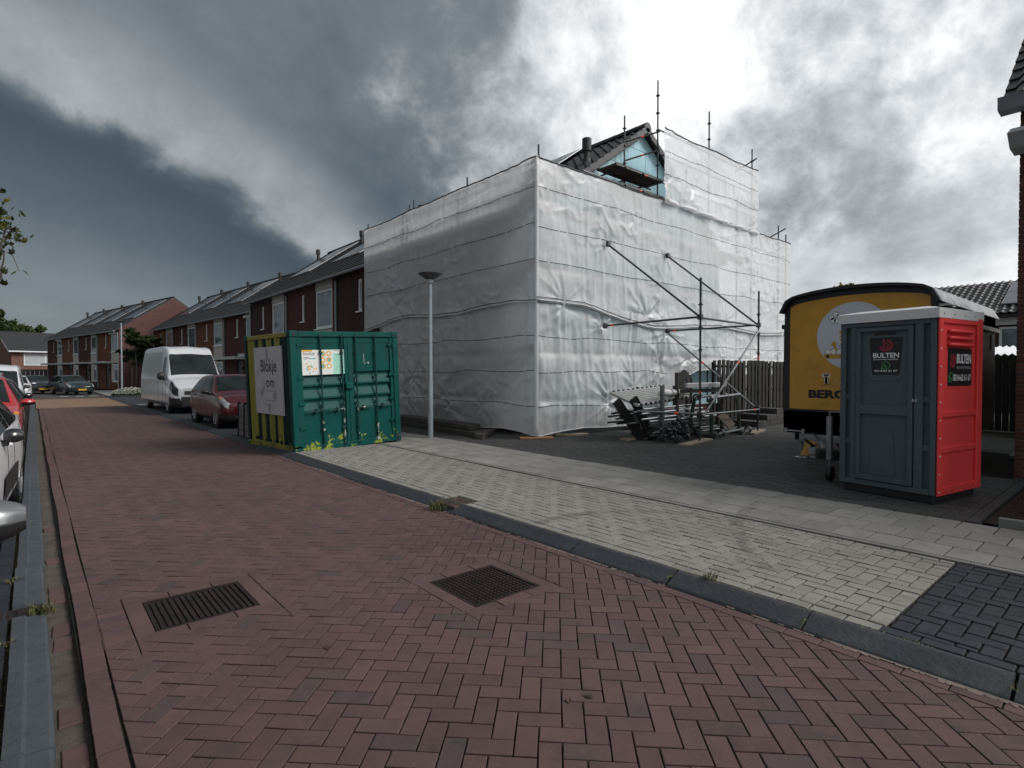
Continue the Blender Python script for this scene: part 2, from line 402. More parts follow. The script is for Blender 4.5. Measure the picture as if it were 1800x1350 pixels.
m_sand = M('gutter_sand', [(.07, .06, .051), (.12, .105, .092)], rough=.95, var=.3, scale=9, bump=.9, bscale=70, world=True, spec=.15, fine=.4, dirt=(.05, .04, .03), dirt_amt=.6, dscale=14)
m_soil = M('soil', [(.03, .022, .017), (.055, .042, .032)], rough=.95, var=.35, scale=14, bump=1.0, bscale=45, world=True, spec=.1, fine=.4)
m_ground = M('ground_far', [(.07, .068, .065), (.09, .087, .083)], rough=.9, var=.2, scale=.6, bump=.2, bscale=20, world=True, spec=.2)
m_iron = M('cast_iron', [(.018, .014, .013), (.05, .03, .024)], rough=.6, metal=.55, var=.35, scale=9, bump=.3, bscale=90, rvar=.25)
m_rust = M('rusty_plate', [(.06, .04, .034), (.10, .068, .056)], rough=.8, metal=.2, var=.3, scale=12, bump=.5, bscale=80)
m_grass = M('grass_blade', [(.05, .075, .022), (.11, .105, .045), (.16, .14, .075)], rough=.7, rnd=True, var=.2, spec=.2)

P_ = .08                      # height of the pavement above the road
CAMV = Vector((0, 0, H)); FW = Vector((math.sin(YAW) * math.cos(PITCH), math.cos(YAW) * math.cos(PITCH), -math.sin(PITCH)))
RT = Vector((math.cos(YAW), -math.sin(YAW), 0)); UP = RT.cross(FW)
def pix(x, y, z=0.0):
    v = Vector((x, y, z)) - CAMV; d = v.dot(FW)
    if d < .05: return None
    return 900 + 983 * v.dot(RT) / d, 675 - 983 * v.dot(UP) / d, d
def shown(x, y, z=0.0, mg=30):
    p = pix(x, y, z); return p is not None and -mg < p[0] < 1800 + mg and -mg < p[1] < 1350 + mg
def clip(poly, a, b_, c):              # keep a*x + b*y <= c
    out = []; n = len(poly)
    for i in range(n):
        p = poly[i]; q = poly[(i + 1) % n]; dp = a * p[0] + b_ * p[1] - c; dq = a * q[0] + b_ * q[1] - c
        if dp <= 0: out.append(p)
        if (dp < 0 < dq) or (dq < 0 < dp):
            s_ = dp / (dp - dq); out.append((p[0] + (q[0] - p[0]) * s_, p[1] + (q[1] - p[1]) * s_))
    return out
def crect(poly, r):
    for a, b_, c in ((-1, 0, -r[0]), (1, 0, r[2]), (0, -1, -r[1]), (0, 1, r[3])):
        if len(poly) < 3: return []
        poly = clip(poly, a, b_, c)
    return poly
def cut(polys, r):                     # remove the rectangle r from each polygon
    out = []
    for p in polys:
        if max(q[0] for q in p) <= r[0] or min(q[0] for q in p) >= r[2] or max(q[1] for q in p) <= r[1] or min(q[1] for q in p) >= r[3]: out.append(p); continue
        mid = clip(clip(p, -1, 0, -r[0]), 1, 0, r[2])
        for part in (clip(p, 1, 0, r[0]), clip(p, -1, 0, -r[2]), clip(mid, 0, 1, r[1]) if len(mid) > 2 else [], clip(mid, 0, -1, -r[3]) if len(mid) > 2 else []):
            if len(part) > 2: out.append(part)
    return out
def area(p): return abs(sum(p[i][0] * p[(i + 1) % len(p)][1] - p[(i + 1) % len(p)][0] * p[i][1] for i in range(len(p)))) / 2
def shrink(p, g):
    cx_ = sum(q[0] for q in p) / len(p); cy_ = sum(q[1] for q in p) / len(p)
    out = []
    n = len(p)
    for i in range(n):
        a = Vector(p[i - 1]); b_ = Vector(p[i]); c = Vector(p[(i + 1) % n])
        e1 = (b_ - a); e2 = (c - b_)
        if e1.length < 1e-5 or e2.length < 1e-5: out.append((b_.x, b_.y)); continue
        e1.normalize(); e2.normalize()
        n1_ = Vector((-e1.y, e1.x)); n2_ = Vector((-e2.y, e2.x)); d = n1_ + n2_
        if d.length < 1e-4: out.append((b_.x, b_.y)); continue
        kk = min(g / max(.35, (1 + n1_.dot(n2_)) / 2) / 1.0, g * 2.2)
        d.normalize(); q = b_ + d * kk * 1.2; out.append((q.x, q.y))
    return out
def herring(ang, rect, W=.105, ox=0.0, oy=0.0):
    """every herringbone brick whose outline touches rect -> polygons in plan (counter-clockwise)"""
    ca, sa = math.cos(ang), math.sin(ang); out = []
    cs = [((x - ox) * ca + (y - oy) * sa, -(x - ox) * sa + (y - oy) * ca) for x in (rect[0], rect[2]) for y in (rect[1], rect[3])]
    i0, i1 = int(min(c[0] for c in cs) / W) - 3, int(max(c[0] for c in cs) / W) + 3
    j0, j1 = int(min(c[1] for c in cs) / W) - 3, int(max(c[1] for c in cs) / W) + 3
    for i in range(i0, i1):
        for j in range(j0, j1):
            k_ = (i - j) % 4
            if k_ == 0: q = (i, j, i + 2, j + 1)
            elif k_ == 3: q = (i, j, i + 1, j + 2)
            else: continue
            pts = [(q[0], q[1]), (q[2], q[1]), (q[2], q[3]), (q[0], q[3])]
            pts = [(ox + W * (a * ca - b_ * sa), oy + W * (a * sa + b_ * ca)) for a, b_ in pts]
            cx_ = sum(p[0] for p in pts) / 4; cy_ = sum(p[1] for p in pts) / 4
            if cx_ < rect[0] - .2 or cx_ > rect[2] + .2 or cy_ < rect[1] - .2 or cy_ > rect[3] + .2: continue
            c = crect(pts, rect)
            if len(c) > 2 and area(c) > .0006: out.append(c)
    return out
def pave(polys, z, mat_, parent, name='brick', gap=.0022, th=.05, top=300, cham=.003, jit=.0018):
    """bricks that show largest become single objects, the rest one joined part"""
    r_ = random.Random(len(polys))
    items = []
    for p in polys:
        cx_ = sum(q[0] for q in p) / len(p); cy_ = sum(q[1] for q in p) / len(p); a = area(p)
        d = math.hypot(cx_, cy_); vis = shown(cx_, cy_, z)
        items.append((a / max(.3, d) ** 3 if vis else 0, cx_, cy_, p, vis))
    items.sort(key=lambda q: -q[0])
    shared = {}
    rest = MB()
    n = 0
    for s_, cx_, cy_, p, vis in items:
        q = shrink(p, gap); dz = r_.uniform(-jit, jit)
        if n < top and s_ > 0:
            mb = MB(); mb.prism([(a - cx_, b_ - cy_) for a, b_ in q], -th, 0, inset=cham, dz=cham * .7)
            key = tuple((round(a - cx_, 3), round(b_ - cy_, 3)) for a, b_ in q)
            if key not in shared: shared[key] = mb.mesh(name, mat_)
            o = link(name, shared[key], parent, (cx_, cy_, z + dz), (r_.uniform(-.006, .006), r_.uniform(-.006, .006), r_.uniform(-.012, .012))); n += 1
        else:
            rest.cur = r_.random()
            far = math.hypot(cx_, cy_) > 14
            if far: rest.prism(q, z - .012, z + dz * .6)
            else: rest.prism(q, z - th * .5, z + dz, inset=cham, dz=cham * .7)
    if rest.v:
        o = rest.build('paving_remainder', mat_, parent); o['kind'] = 'stuff'
def sheet(name, rects, mat_, parent=None, label=None):
    mb = MB()
    for x0, y0, x1, y1, z in rects: mb.add([(x0, y0, z), (x1, y0, z), (x1, y1, z), (x0, y1, z)], [(0, 1, 2, 3)])
    o = mb.build(name, mat_, parent)
    if parent is None: o['kind'] = 'structure'
    return o

# ================================================================== ground
sheet('ground', [(-600, -600, 600, 600, -.085)], m_ground)

# ---- road
road = sheet('road', [(.178, -3, 3.65, 33.4, -.014)], m_joint)
G1 = (.57, 4.11, 1.19, 4.70); G2 = (2.32, 3.09, 2.93, 3.70)
brd = .112
polys = herring(R(45), (.299, .2, 3.541, 33.3), ox=1.9, oy=2.0)
for g_ in (G1, G2):
    polys = cut(polys, (g_[0] - brd, g_[1] - brd, g_[2] + brd, g_[3] + brd))
polys = cut(polys, (.30, G1[1] - .02, G1[0] - brd, G1[3] + .02))
y = .2
while y < 33.2:                                        # stretcher courses along both edges
    wob = .006 * math.sin(y * 1.7)
    polys.append([(.186 + wob, y), (.296 + wob, y), (.296 + wob, y + .21), (.186 + wob, y + .21)])
    polys.append([(3.545, y + .08), (3.645, y + .08), (3.645, y + .29), (3.545, y + .29)]); y += .21
for g_ in (G1, G2):                                    # frames of bricks round the two manholes
    x0, y0, x1, y1 = g_
    for a in range(3):
        w_ = (x1 - x0 + 2 * brd) / 3; s_ = x0 - brd + a * w_
        polys.append([(s_, y0 - brd), (s_ + w_, y0 - brd), (s_ + w_, y0), (s_, y0)]); polys.append([(s_, y1), (s_ + w_, y1), (s_ + w_, y1 + brd), (s_, y1 + brd)])
        w_ = (y1 - y0) / 3; s_ = y0 + a * w_
        polys.append([(x0 - brd, s_), (x0, s_), (x0, s_ + w_), (x0 - brd, s_ + w_)]); polys.append([(x1, s_), (x1 + brd, s_), (x1 + brd, s_ + w_), (x1, s_ + w_)])
s_ = G1[1] - .02
while s_ < G1[3]:                                      # soldier bricks between the manhole and the edge
    polys.append([(.30, s_), (G1[0] - brd, s_), (G1[0] - brd, s_ + .0788), (.30, s_ + .0788)]); s_ += .0788
pave(polys, 0.0, m_road, road)
# tan raised table further up the street
m_tan = M('tan_paver', [(.19, .125, .085), (.225, .15, .1)], rough=.85, var=.2, scale=3, world=True, bump=.3, bscale=30, spec=.2, fine=.2)
sheet('road_table', [(.1, 33.4, 3.9, 44.5, -.004)], m_tan)
m_asph = M('dark_street', [(.055, .052, .05), (.075, .068, .065)], rough=.9, var=.2, scale=.9, world=True, spec=.2, fine=.2, bscale=25)
sheet('side_street', [(-60, 44.5, 5.0, 64, -.008)], m_asph)

# ---- right kerb: stones about a metre long
kerb = sheet('kerb', [(3.652, -3, 3.86, 46, -.016)], m_joint)
y = -1.53; n = 0
kprof = [(3.652, -.05), (3.652, .004), (3.664, .016), (3.79, .074), (3.806, .08), (3.838, .08), (3.838, -.05)]
while y < 46:
    L_ = .99
    if not (5.0 < y + .5 < 5.9):
        mb = MB(); N = len(kprof); e = .004
        vs_ = [(p[0], yy, p[1]) for yy in (e, L_ - e) for p in kprof]
        fs = [(i, (i + 1) % N, N + (i + 1) % N, N + i) for i in range(N)] + [tuple(range(N)), tuple(range(N, 2 * N))[::-1]]
        mb.add(vs_, [f[::-1] for f in fs])
        if n == 0: kst = mb.mesh('kerb_stone', m_kerb)
        link('kerb_stone', kst, kerb, (rng.uniform(-.004, .004), y, rng.uniform(-.004, .003)), (0, 0, rng.uniform(-.003, .003))); n += 1
    else:
        for a, b_ in ((5.02, 5.34), (5.78, 6.02)):
            mb = MB(); N = len(kprof)
            vs_ = [(p[0], yy, p[1]) for yy in (a, b_) for p in kprof]
            fs = [(i, (i + 1) % N, N + (i + 1) % N, N + i) for i in range(N)] + [tuple(range(N)), tuple(range(N, 2 * N))[::-1]]
            mb.add(vs_, [f[::-1] for f in fs]); mb.build('kerb_stone', m_kerb, kerb)
    y += 1.0

# ---- pavement: light blocks, a dark bay, a concrete strip, slabs
pav = sheet('pavement', [(3.842, -3, 5.80, 13.7, P_ - .016), (5.80, -3, 7.39, 16, P_ - .016)], m_joint)
DR = (3.70, 5.35, 4.06, 5.77)
polys = herring(R(0), (3.952, 1.085, 5.70, 13.6), ox=3.952, oy=1.085)
y = 1.085
while y < 13.5: polys.append([(3.845, y), (3.948, y), (3.948, y + .21), (3.845, y + .21)]); y += .21
polys = cut(polys, DR)
pave(polys, P_, m_light, pav, name='paving_block', gap=.0036, cham=.004, jit=.0025)
polys = herring(R(90), (3.952, -1.2, 5.70, 1.08), ox=3.9, oy=.02)
y = -1.2
while y < 1.0: polys.append([(3.845, y), (3.948, y), (3.948, y + .21), (3.845, y + .21)]); y += .21
pave(polys, P_, m_blue, pav, name='dark_paving_block', top=160, gap=.0036, cham=.004, jit=.003)
y = -1.0
while y < 14.5:                                         # thin concrete strip
    mb = MB().box(-.03, .004, -.08, .03, .996, .006); o = mb.build('edging_strip', m_slab, pav, loc=(5.765, y, P_)); y += 1.0
rows = [5.832, 6.208, 6.584, 6.96, 7.336]
sh = {}
for r_i in range(4):
    for kx in range(-6, 53):
        w_ = .30; y0 = -.3 + kx * w_ + (.15 if r_i % 2 else 0)
        if not shown((rows[r_i] + rows[r_i + 1]) / 2, y0 + .15, P_, 500): continue
        key = 0
        if key not in sh:
            mb = MB(); mb.prism([(.006, .006), (.370, .006), (.370, .294), (.006, .294)], -.05, 0, inset=.005, dz=.004); sh[key] = mb.mesh('paving_slab', m_slab)
        link('paving_slab', sh[key], pav, (rows[r_i], y0, P_ + rng.uniform(-.002, .003)), (rng.uniform(-.004, .004), rng.uniform(-.004, .004), 0))

# ---- driveway of charcoal blocks
drive = sheet('driveway', [(7.36, 1.33, 24, 19.5, P_ - .018)], m_joint)
polys = []
for a in range(0, 150):                                 # running bond, courses along the street
    x = 7.362 + a * .105; y = 1.34 - (.105 if a % 2 else 0)
    if x > 17.5: break
    while y < 17.0:
        c = crect([(x, y), (x + .105, y), (x + .105, y + .21), (x, y + .21)], (7.36, 1.335, 30, 18))
        if len(c) > 2 and shown(x, y, P_, 40) and not (x > 10.8 and y < 4.2 and x < 14): polys.append(c)
        y += .21
pave(polys, P_ - .004, m_drive, drive, name='paving_block')
# planting bed beside the brick house, edged with bricks and concrete
bed = sheet('planting_bed', [(7.5, -6, 10.96, 1.20, P_ - .01)], m_soil)
mb = MB()
for i in range(60):
    for j in range(2):
        pass
mb = MB(); r_ = random.Random(4)
for i in range(420):
    x, y = r_.uniform(7.6, 10.9), r_.uniform(-1.2, 1.16); s_ = r_.uniform(.012, .045)
    mb.add([(x - s_, y, P_ - .02), (x + s_ * .5, y - s_, P_ - .02), (x + s_ * .6, y + s_, P_ - .02), (x, y, P_ + s_ * .6)], [(0, 1, 3), (1, 2, 3), (2, 0, 3)])
o = mb.build('soil_clods', m_soil, bed); o['kind'] = 'stuff'
x = 7.40
eb = MB().prism([(.003, .003), (.207, .003), (.207, .102), (.003, .102)], -.06, .004, inset=.004, dz=.003).mesh('edging_brick', m_drive)
while x < 10.8: link('edging_brick', eb, bed, (x, 1.225, P_)); x += .21
ek = MB().cbox(0, 0, -.1, .06, .98, .075, .008).mesh('concrete_edging', m_slab)
for y in (-1.9, -.9, .1): link('concrete_edging', ek, bed, (7.44, y, P_))

# ---- left gutter, dirt strip, parking bays
gut = sheet('gutter', [(-.14, -3, .18, 46, -.05)], m_sand)
y = -.9; n = 0
while y < 46:
    L_ = 1.0
    if abs(y - 4.1) < .05: L_ = .78
    mb = MB()
    prof = [(-.122, -.05), (-.122, .028), (-.06, .03), (-.045, .016), (.035, .012), (.05, .0), (.055, -.05)]; N = len(prof)
    vs_ = [(p[0], yy, p[1]) for yy in (.004, L_ - .004) for p in prof]
    fs = [(i, (i + 1) % N, N + (i + 1) % N, N + i) for i in range(N)] + [tuple(range(N))[::-1], tuple(range(N, 2 * N))]
    mb.add(vs_, fs)
    mb.build('gutter_stone', m_gutter, gut, loc=(rng.uniform(-.004, .004), y, rng.uniform(-.003, .003)), rot=(0, 0, rng.uniform(-.004, .004)))
    y += L_
    if abs(y - 4.88) < .02: y = 5.1
# sunken bricks half buried in the sand of the strip
for y in (2.2, 2.95, 3.35, 4.3, 4.55, 5.2, 5.42, 6.3, 7.6):
    mb = MB().prism([(.07, 0), (.165, 0), (.165, .2), (.07, .2)], -.08, -.043 + rng.uniform(0, .004), inset=.006, dz=.004); mb.build('sunken_brick', m_road, gut, loc=(0, y, 0), rot=(0, 0, rng.uniform(-.06, .06)))
mb = MB(); r_ = random.Random(8)
for i in range(1500):
    y = 1.9 + 9 * r_.random() ** 1.6; x = r_.uniform(.062, .176); s_ = r_.uniform(.002, .006)
    mb.add([(x - s_, y - s_, -.052), (x + s_, y - s_, -.052), (x, y + s_, -.052), (x, y, -.05 + s_)], [(0, 1, 3), (1, 2, 3), (2, 0, 3)])
o = mb.build('grit', m_sand, gut); o['kind'] = 'stuff'
bay = sheet('parking_bay', [(-8, -3, -.14, 46, -.01)], m_joint)
polys = []
for a in range(0, 8):
    x = -.142 - (a + 1) * .105; y = 1.5 - (.105 if a % 2 else 0)
    while y < 16:
        if shown(x + .05, y + .1, 0, 20): polys.append([(x, y), (x + .105, y), (x + .105, y + .21), (x, y + .21)])
        y += .21
pave(polys, .012, m_blue, bay, name='paving_block', top=120)

# ---- right parking strip and far pavement beyond the container
m_park = M('parking_dark', [(.038, .041, .046), (.052, .055, .06)], rough=.85, var=.2, scale=2, world=True, bump=.3, bscale=40, spec=.25, fine=.25, dirt=(.1, .1, .1), dirt_amt=.25)
sheet('parking_strip', [(3.842, 13.7, 6.3, 46, .055)], m_park)
m_pavfar = M('far_pavement', [(.19, .185, .175), (.23, .225, .215)], rough=.9, var=.15, scale=2, world=True, spec=.2, fine=.15)
sheet('far_pavement', [(6.3, 16, 9.4, 46, .06), (3.842, 31.5, 6.3, 33.5, .06), (3.842, 46, 12, 62, .05)], m_pavfar)
m_white = M('road_paint', [(.62, .62, .6), (.5, .5, .48)], rough=.8, var=.2, scale=8)
for i, (x, y) in enumerate(((1.4, 48.2), (2.2, 48.2), (3.0, 48.3), (3.8, 48.5), (4.6, 44.6), (5.4, 44.6))):
    o = sheet('block_marking', [(x, y, x + .45, y + .5, .004 if x < 4.2 else .066)], m_white)

# ---- manholes, drains
def grate(name, r, label, bars='y'):
    x0, y0, x1, y1 = r; g = thing(name, label, 'manhole cover', (x0, y0, 0)); W_, D_ = x1 - x0, y1 - y0
    mb = MB()
    for a in ((0, 0, W_, .025), (0, D_ - .025, W_, D_), (0, .025, .025, D_ - .025), (W_ - .025, .025, W_, D_ - .025)): mb.box(a[0] + .002, a[1] + .002, -.05, a[2] - .002, a[3] - .002, -.001)
    mb.build('frame', m_iron, g)
    MB().box(.027, .027, -.06, W_ - .027, D_ - .027, -.016).build('lid', m_iron, g)
    n = 15; pitch = (W_ - .06) / n; r_ = random.Random(3)
    for i in range(n):
        xx = .03 + pitch * (i + .5)
        mb = MB()
        if bars == 'y':
            mb.box(xx - pitch * .32, .04, -.018, xx + pitch * .32, D_ - .04, -.005)
        else:
            for j in range(14):
                yy = .045 + j * (D_ - .09) / 13
                mb.box(xx - pitch * .34, yy - .012, -.018, xx + pitch * .34, yy + .012, -.004)
        mb.build('rib', m_iron, g)
    return g
grate('manhole_cover', G1, 'square ribbed iron manhole cover with long parallel ribs in the brick road')
grate('manhole_cover', G2, 'square iron manhole cover with a checkered stud pattern in the brick road', 'stud')
d = thing('street_drain', 'small rusty square drain cover set in the kerb of the light pavement', 'drain', (DR[0], DR[1], 0))
MB().cbox(.004, .004, -.02, .356, .416, .070, .006).build('lid', m_rust, d)
mb = MB()
for i in range(7): mb.box(.03 + i * .045, .03, .0705, .052 + i * .045, .39, .0745)
mb.build('rib', m_rust, d)
d = thing('gutter_drain', 'dark slotted iron gutter drain between the blue kerb slabs', 'drain', (-.42, 4.885, 0))
MB().box(0, .004, -.05, .47, .205, .004).build('body', m_iron, d)
for i in range(9): MB().box(.02 + i * .05, .02, .004, .045 + i * .05, .19, .014).build('bar', m_iron, d)

# ---- weeds in the joints
def tuft(name, x, y, z, n, h, spread, label, seed, group=None):
    r_ = random.Random(seed); mb = MB()
    for i in range(n):
        a = r_.uniform(0, 6.28); rr = spread * math.sqrt(r_.random()); bx, by = x + rr * math.cos(a) * 1.4, y + rr * math.sin(a)
        L_ = h * r_.uniform(.4, 1.1); lean = r_.uniform(.2, 1.1) * L_; b_ = r_.uniform(0, 6.28); w_ = .004
        dx_, dy_ = math.cos(b_), math.sin(b_); mb.cur = r_.random()
        p = [(bx, by, z), (bx + dx_ * lean * .35, by + dy_ * lean * .35, z + L_ * .6), (bx + dx_ * lean, by + dy_ * lean, z + L_ * .85)]
        ox_, oy_ = -dy_ * w_, dx_ * w_
        mb.add([(p[0][0] - ox_, p[0][1] - oy_, p[0][2]), (p[0][0] + ox_, p[0][1] + oy_, p[0][2]), (p[1][0] + ox_ * .8, p[1][1] + oy_ * .8, p[1][2]), (p[1][0] - ox_ * .8, p[1][1] - oy_ * .8, p[1][2]), p[2]], [(0, 1, 2, 3), (3, 2, 4)])
    o = mb.build(name, m_grass); tag(o, label, 'weed', group); return o
tuft('grass_tuft', 3.72, 5.62, .0, 190, .13, .13, 'dry green grass tuft growing at the rusty drain in the right kerb', 1)
tuft('grass_tuft', .03, 4.9, -.0, 70, .1, .05, 'grass tuft growing out of the slotted gutter drain', 2)
tuft('grass_tuft', -.13, 5.75, 0, 45, .06, .035, 'small grass tuft in the joint beside the blue gutter slabs', 3, 'small weeds along the gutter joint')
tuft('grass_tuft', -.13, 4.45, 0, 35, .05, .03, 'small grass tuft in the joint beside the blue gutter slabs', 4, 'small weeds along the gutter joint')
tuft('grass_tuft', 3.85, 2.2, P_, 40, .05, .05, 'thin straw weeds in the joint behind the right kerb', 5)
mb = MB(); r_ = random.Random(21)
def moss(x, y, z, n, s1, sx, sy):
    for i in range(n):
        a, b_ = x + r_.gauss(0, sx), y + r_.gauss(0, sy); s_ = r_.uniform(.3, 1) * s1; mb.cur = r_.random()
        mb.add([(a - s_, b_, z), (a + s_ * .6, b_ - s_, z), (a + s_ * .5, b_ + s_, z), (a, b_, z + s_ * .8)], [(0, 1, 3), (1, 2, 3), (2, 0, 3)])
for i in range(60): moss(3.842, .9 + i * .13, P_ - .004, r_.randint(0, 34), .009, .006, .05)
for i in range(8): moss(3.74, -.53 + i * 1.0, .05, 26, .009, .05, .006)
for i in range(12): moss(-.03, .1 + i * 1.0, .008, 18, .006, .05, .006)
for i in range(20): moss(5.815, 1.0 + i * .35, P_ - .006, r_.randint(0, 12), .006, .004, .08)
for i in range(14): moss(7.365, 2.3 + i * .35, P_ - .006, r_.randint(0, 10), .008, .005, .09)
for i in range(40): moss(-.13, 2.6 + i * .16, -.002, r_.randint(4, 22), .006, .005, .05)
for (x, y) in ((4.9, 1.6), (5.0, 1.35), (4.5, 1.5), (4.6, 1.2), (5.3, 1.5), (4.4, .7), (4.9, .5)): moss(x, y, P_ - .006, 40, .006, .05, .012)
o = mb.build('moss', m_grass); tag(o, 'moss and fine weeds in the paving joints', 'moss', kind='stuff')
# fallen leaves and scraps
m_leaf = M('dead_leaf', [(.05, .028, .016), (.09, .055, .03), (.03, .02, .014)], rough=.8, rnd=True)
for i, (x, y, z) in enumerate(((2.0, 1.9, 0), (2.1, 1.86, 0), (1.3, 3.2, 0), (4.35, 3.6, P_), (4.9, 3.5, P_), (4.7, 4.9, P_), (5.2, 3.1, P_), (4.5, 6.4, P_), (2.6, 6.2, 0), (6.2, 6.8, P_), (.9, 7.4, 0))):
    s_ = rng.uniform(.018, .035); a = rng.uniform(0, 6)
    mb = MB(); mb.add([(-s_, 0, .004), (-s_ * .3, -s_ * .5, .006), (s_, 0, .008), (-s_ * .2, s_ * .5, .007), (0, 0, .002)], [(0, 1, 4), (1, 2, 4), (2, 3, 4), (3, 0, 4)])
    o = mb.build('fallen_leaf', m_leaf, loc=(x, y, z + .002), rot=(0, 0, a)); tag(o, 'small dead brown leaf lying on the paving', 'leaf', 'fallen leaves on the paving')

# sand washed up along the kerb foot
mb = MB(); r_ = random.Random(31); y = .2
while y < 14:
    w1 = max(0, .018 + .022 * math.sin(y * 2.3) + r_.gauss(0, .012)); L_ = r_.uniform(.03, .09)
    if w1 > .006: mb.add([(3.652, y, .0055), (3.652, y + L_, .0055), (3.652 - w1 * r_.uniform(.5, 1.1), y + L_ * .8, .0035), (3.652 - w1, y + L_ * .2, .0035)], [(0, 1, 2, 3)])
    y += L_ * .8
m_sandl = M('washed_sand', [(.15, .115, .1), (.2, .16, .14)], rough=.95, var=.3, scale=14, world=True, spec=.1, fine=.3)
o = mb.build('washed_sand', m_sandl); tag(o, 'thin washed up sand along the foot of the right kerb', 'sand', kind='stuff')
# curved tyre marks on the light blocks
def tyremat():
    m = bpy.data.materials.new('tyre_mark'); m.use_nodes = True; t = NT(m.node_tree); b = t.n['Principled BSDF']; b.inputs['Base Color'].default_value = (.04, .04, .04, 1); b.inputs['Roughness'].default_value = .9
    tr = t.new('ShaderNodeBsdfTransparent'); mx = t.new('ShaderNodeMixShader'); vec = t.new('ShaderNodeNewGeometry').outputs['Position']
    t.link(t.rng(t.noise(vec, 7, 6, .7), .35, .7, .0, .3), mx.inputs[0]); t.link(tr.outputs[0], mx.inputs[1]); t.link(b.outputs[0], mx.inputs[2]); t.link(mx.outputs[0], t.n['Material Output'].inputs[0]); return m
m_tyre = tyremat()
def mark(pts, w_, z):
    mb = MB(); L = []; Rr = []; n = len(pts)
    for i in range(n):
        a = Vector(pts[max(0, i - 1)]); b_ = Vector(pts[min(n - 1, i + 1)]); d = (b_ - a).normalized(); nn = Vector((-d.y, d.x)) * w_ / 2; p = Vector(pts[i]); L.append((p.x + nn.x, p.y + nn.y, z)); Rr.append((p.x - nn.x, p.y - nn.y, z))
    mb.grid([L, Rr]); return mb
for k_, (pts, lab) in enumerate(((((3.9, 4.15), (4.2, 4.2), (4.6, 4.12), (4.95, 3.95), (5.25, 3.7), (5.5, 3.35)), 'curved tyre mark crossing the light pavement blocks'), (((4.35, 2.0), (4.75, 2.35), (5.1, 2.62), (5.5, 2.85), (6.1, 3.05), (6.7, 3.12)), 'tyre mark running from the light blocks onto the slabs'))):
    o = mark(pts, .13, P_ + .0045).build('tyre_mark', m_tyre); tag(o, lab, 'tyre mark')

# ================================================================== terraced houses
m_bdark = brick_mat('brick_dark_red', (.058, .02, .016), (.088, .03, .022), (.05, .036, .03))
m_bbrown = brick_mat('brick_dark_brown', (.038, .018, .015), (.062, .028, .022), (.035, .027, .024))
m_borange = brick_mat('brick_orange', (.125, .045, .022), (.165, .062, .03), (.09, .058, .042))
m_bred = brick_mat('brick_red', (.085, .034, .03), (.115, .048, .042), (.11, .088, .082))
m_siding = M('cream_siding', [(.42, .40, .34), (.48, .455, .39)], rough=.6, var=.1, scale=2)
m_wframe = M('white_frame', [(.68, .68, .67)], rough=.4, var=.08, scale=3)
m_glass = glass_mat('window_glass', (.10, .13, .155))
m_glassd = glass_mat('dark_glass', (.012, .015, .018))
m_tile = M('dark_roof_tile', [(.016, .016, .018), (.028, .028, .03)], rough=.55, var=.3, scale=4, bump=.2, bscale=60, spec=.5)
m_roofstrip = M('dark_roof', [(.018, .0185, .02), (.03, .03, .032)], rough=.6, var=.3, scale=1.2, spec=.45)
m_zinc = M('zinc', [(.2, .215, .235), (.29, .305, .325)], rough=.5, metal=.5, var=.15, scale=3)
m_pipe = M('grey_downpipe', [(.24, .26, .29)], rough=.5, var=.12, scale=3)
m_solar = M('solar_cell', [(.022, .03, .042), (.03, .04, .055)], rough=.2, var=.15, scale=1.5, spec=.5, coat=.15, rvar=.04)
m_alu = M('aluminium', [(.42, .43, .44), (.5, .51, .52)], rough=.38, metal=.8, var=.12, scale=6)
m_canopy = M('canopy_concrete', [(.38, .385, .39), (.45, .455, .46)], rough=.7, var=.15, scale=2)
m_door = M('dark_door', [(.02, .022, .026)], rough=.4, var=.2)
m_black = M('black_plastic', [(.012, .012, .013), (.02, .02, .021)], rough=.5, var=.2, scale=8)

def wall_holes(mb, u0, u1, z0, z1, holes, x=0.0, depth=.12, mi=0):
    """facade in the plane x facing -x, u along y, with recessed openings"""
    us = sorted(set([u0, u1] + [h[0] for h in holes] + [h[1] for h in holes])); zs = sorted(set([z0, z1] + [h[2] for h in holes] + [h[3] for h in holes]))
    us = [u for u in us if u0 <= u <= u1]; zs = [z for z in zs if z0 <= z <= z1]
    for a, b_ in zip(us, us[1:]):
        for c, d in zip(zs, zs[1:]):
            mu, mz = (a + b_) / 2, (c + d) / 2
            if any(h[0] < mu < h[1] and h[2] < mz < h[3] for h in holes): continue
            mb.add([(x, a, c), (x, a, d), (x, b_, d), (x, b_, c)], [(0, 1, 2, 3)], mi)
    for h in holes:
        a, b_, c, d = h; e = x + depth
        for q in ([(x, a, c), (e, a, c), (e, a, d), (x, a, d)], [(x, b_, d), (e, b_, d), (e, b_, c), (x, b_, c)], [(x, a, d), (e, a, d), (e, b_, d), (x, b_, d)], [(x, b_, c), (e, b_, c), (e, a, c), (x, a, c)]):
            mb.add(q, [(0, 1, 2, 3)], mi)

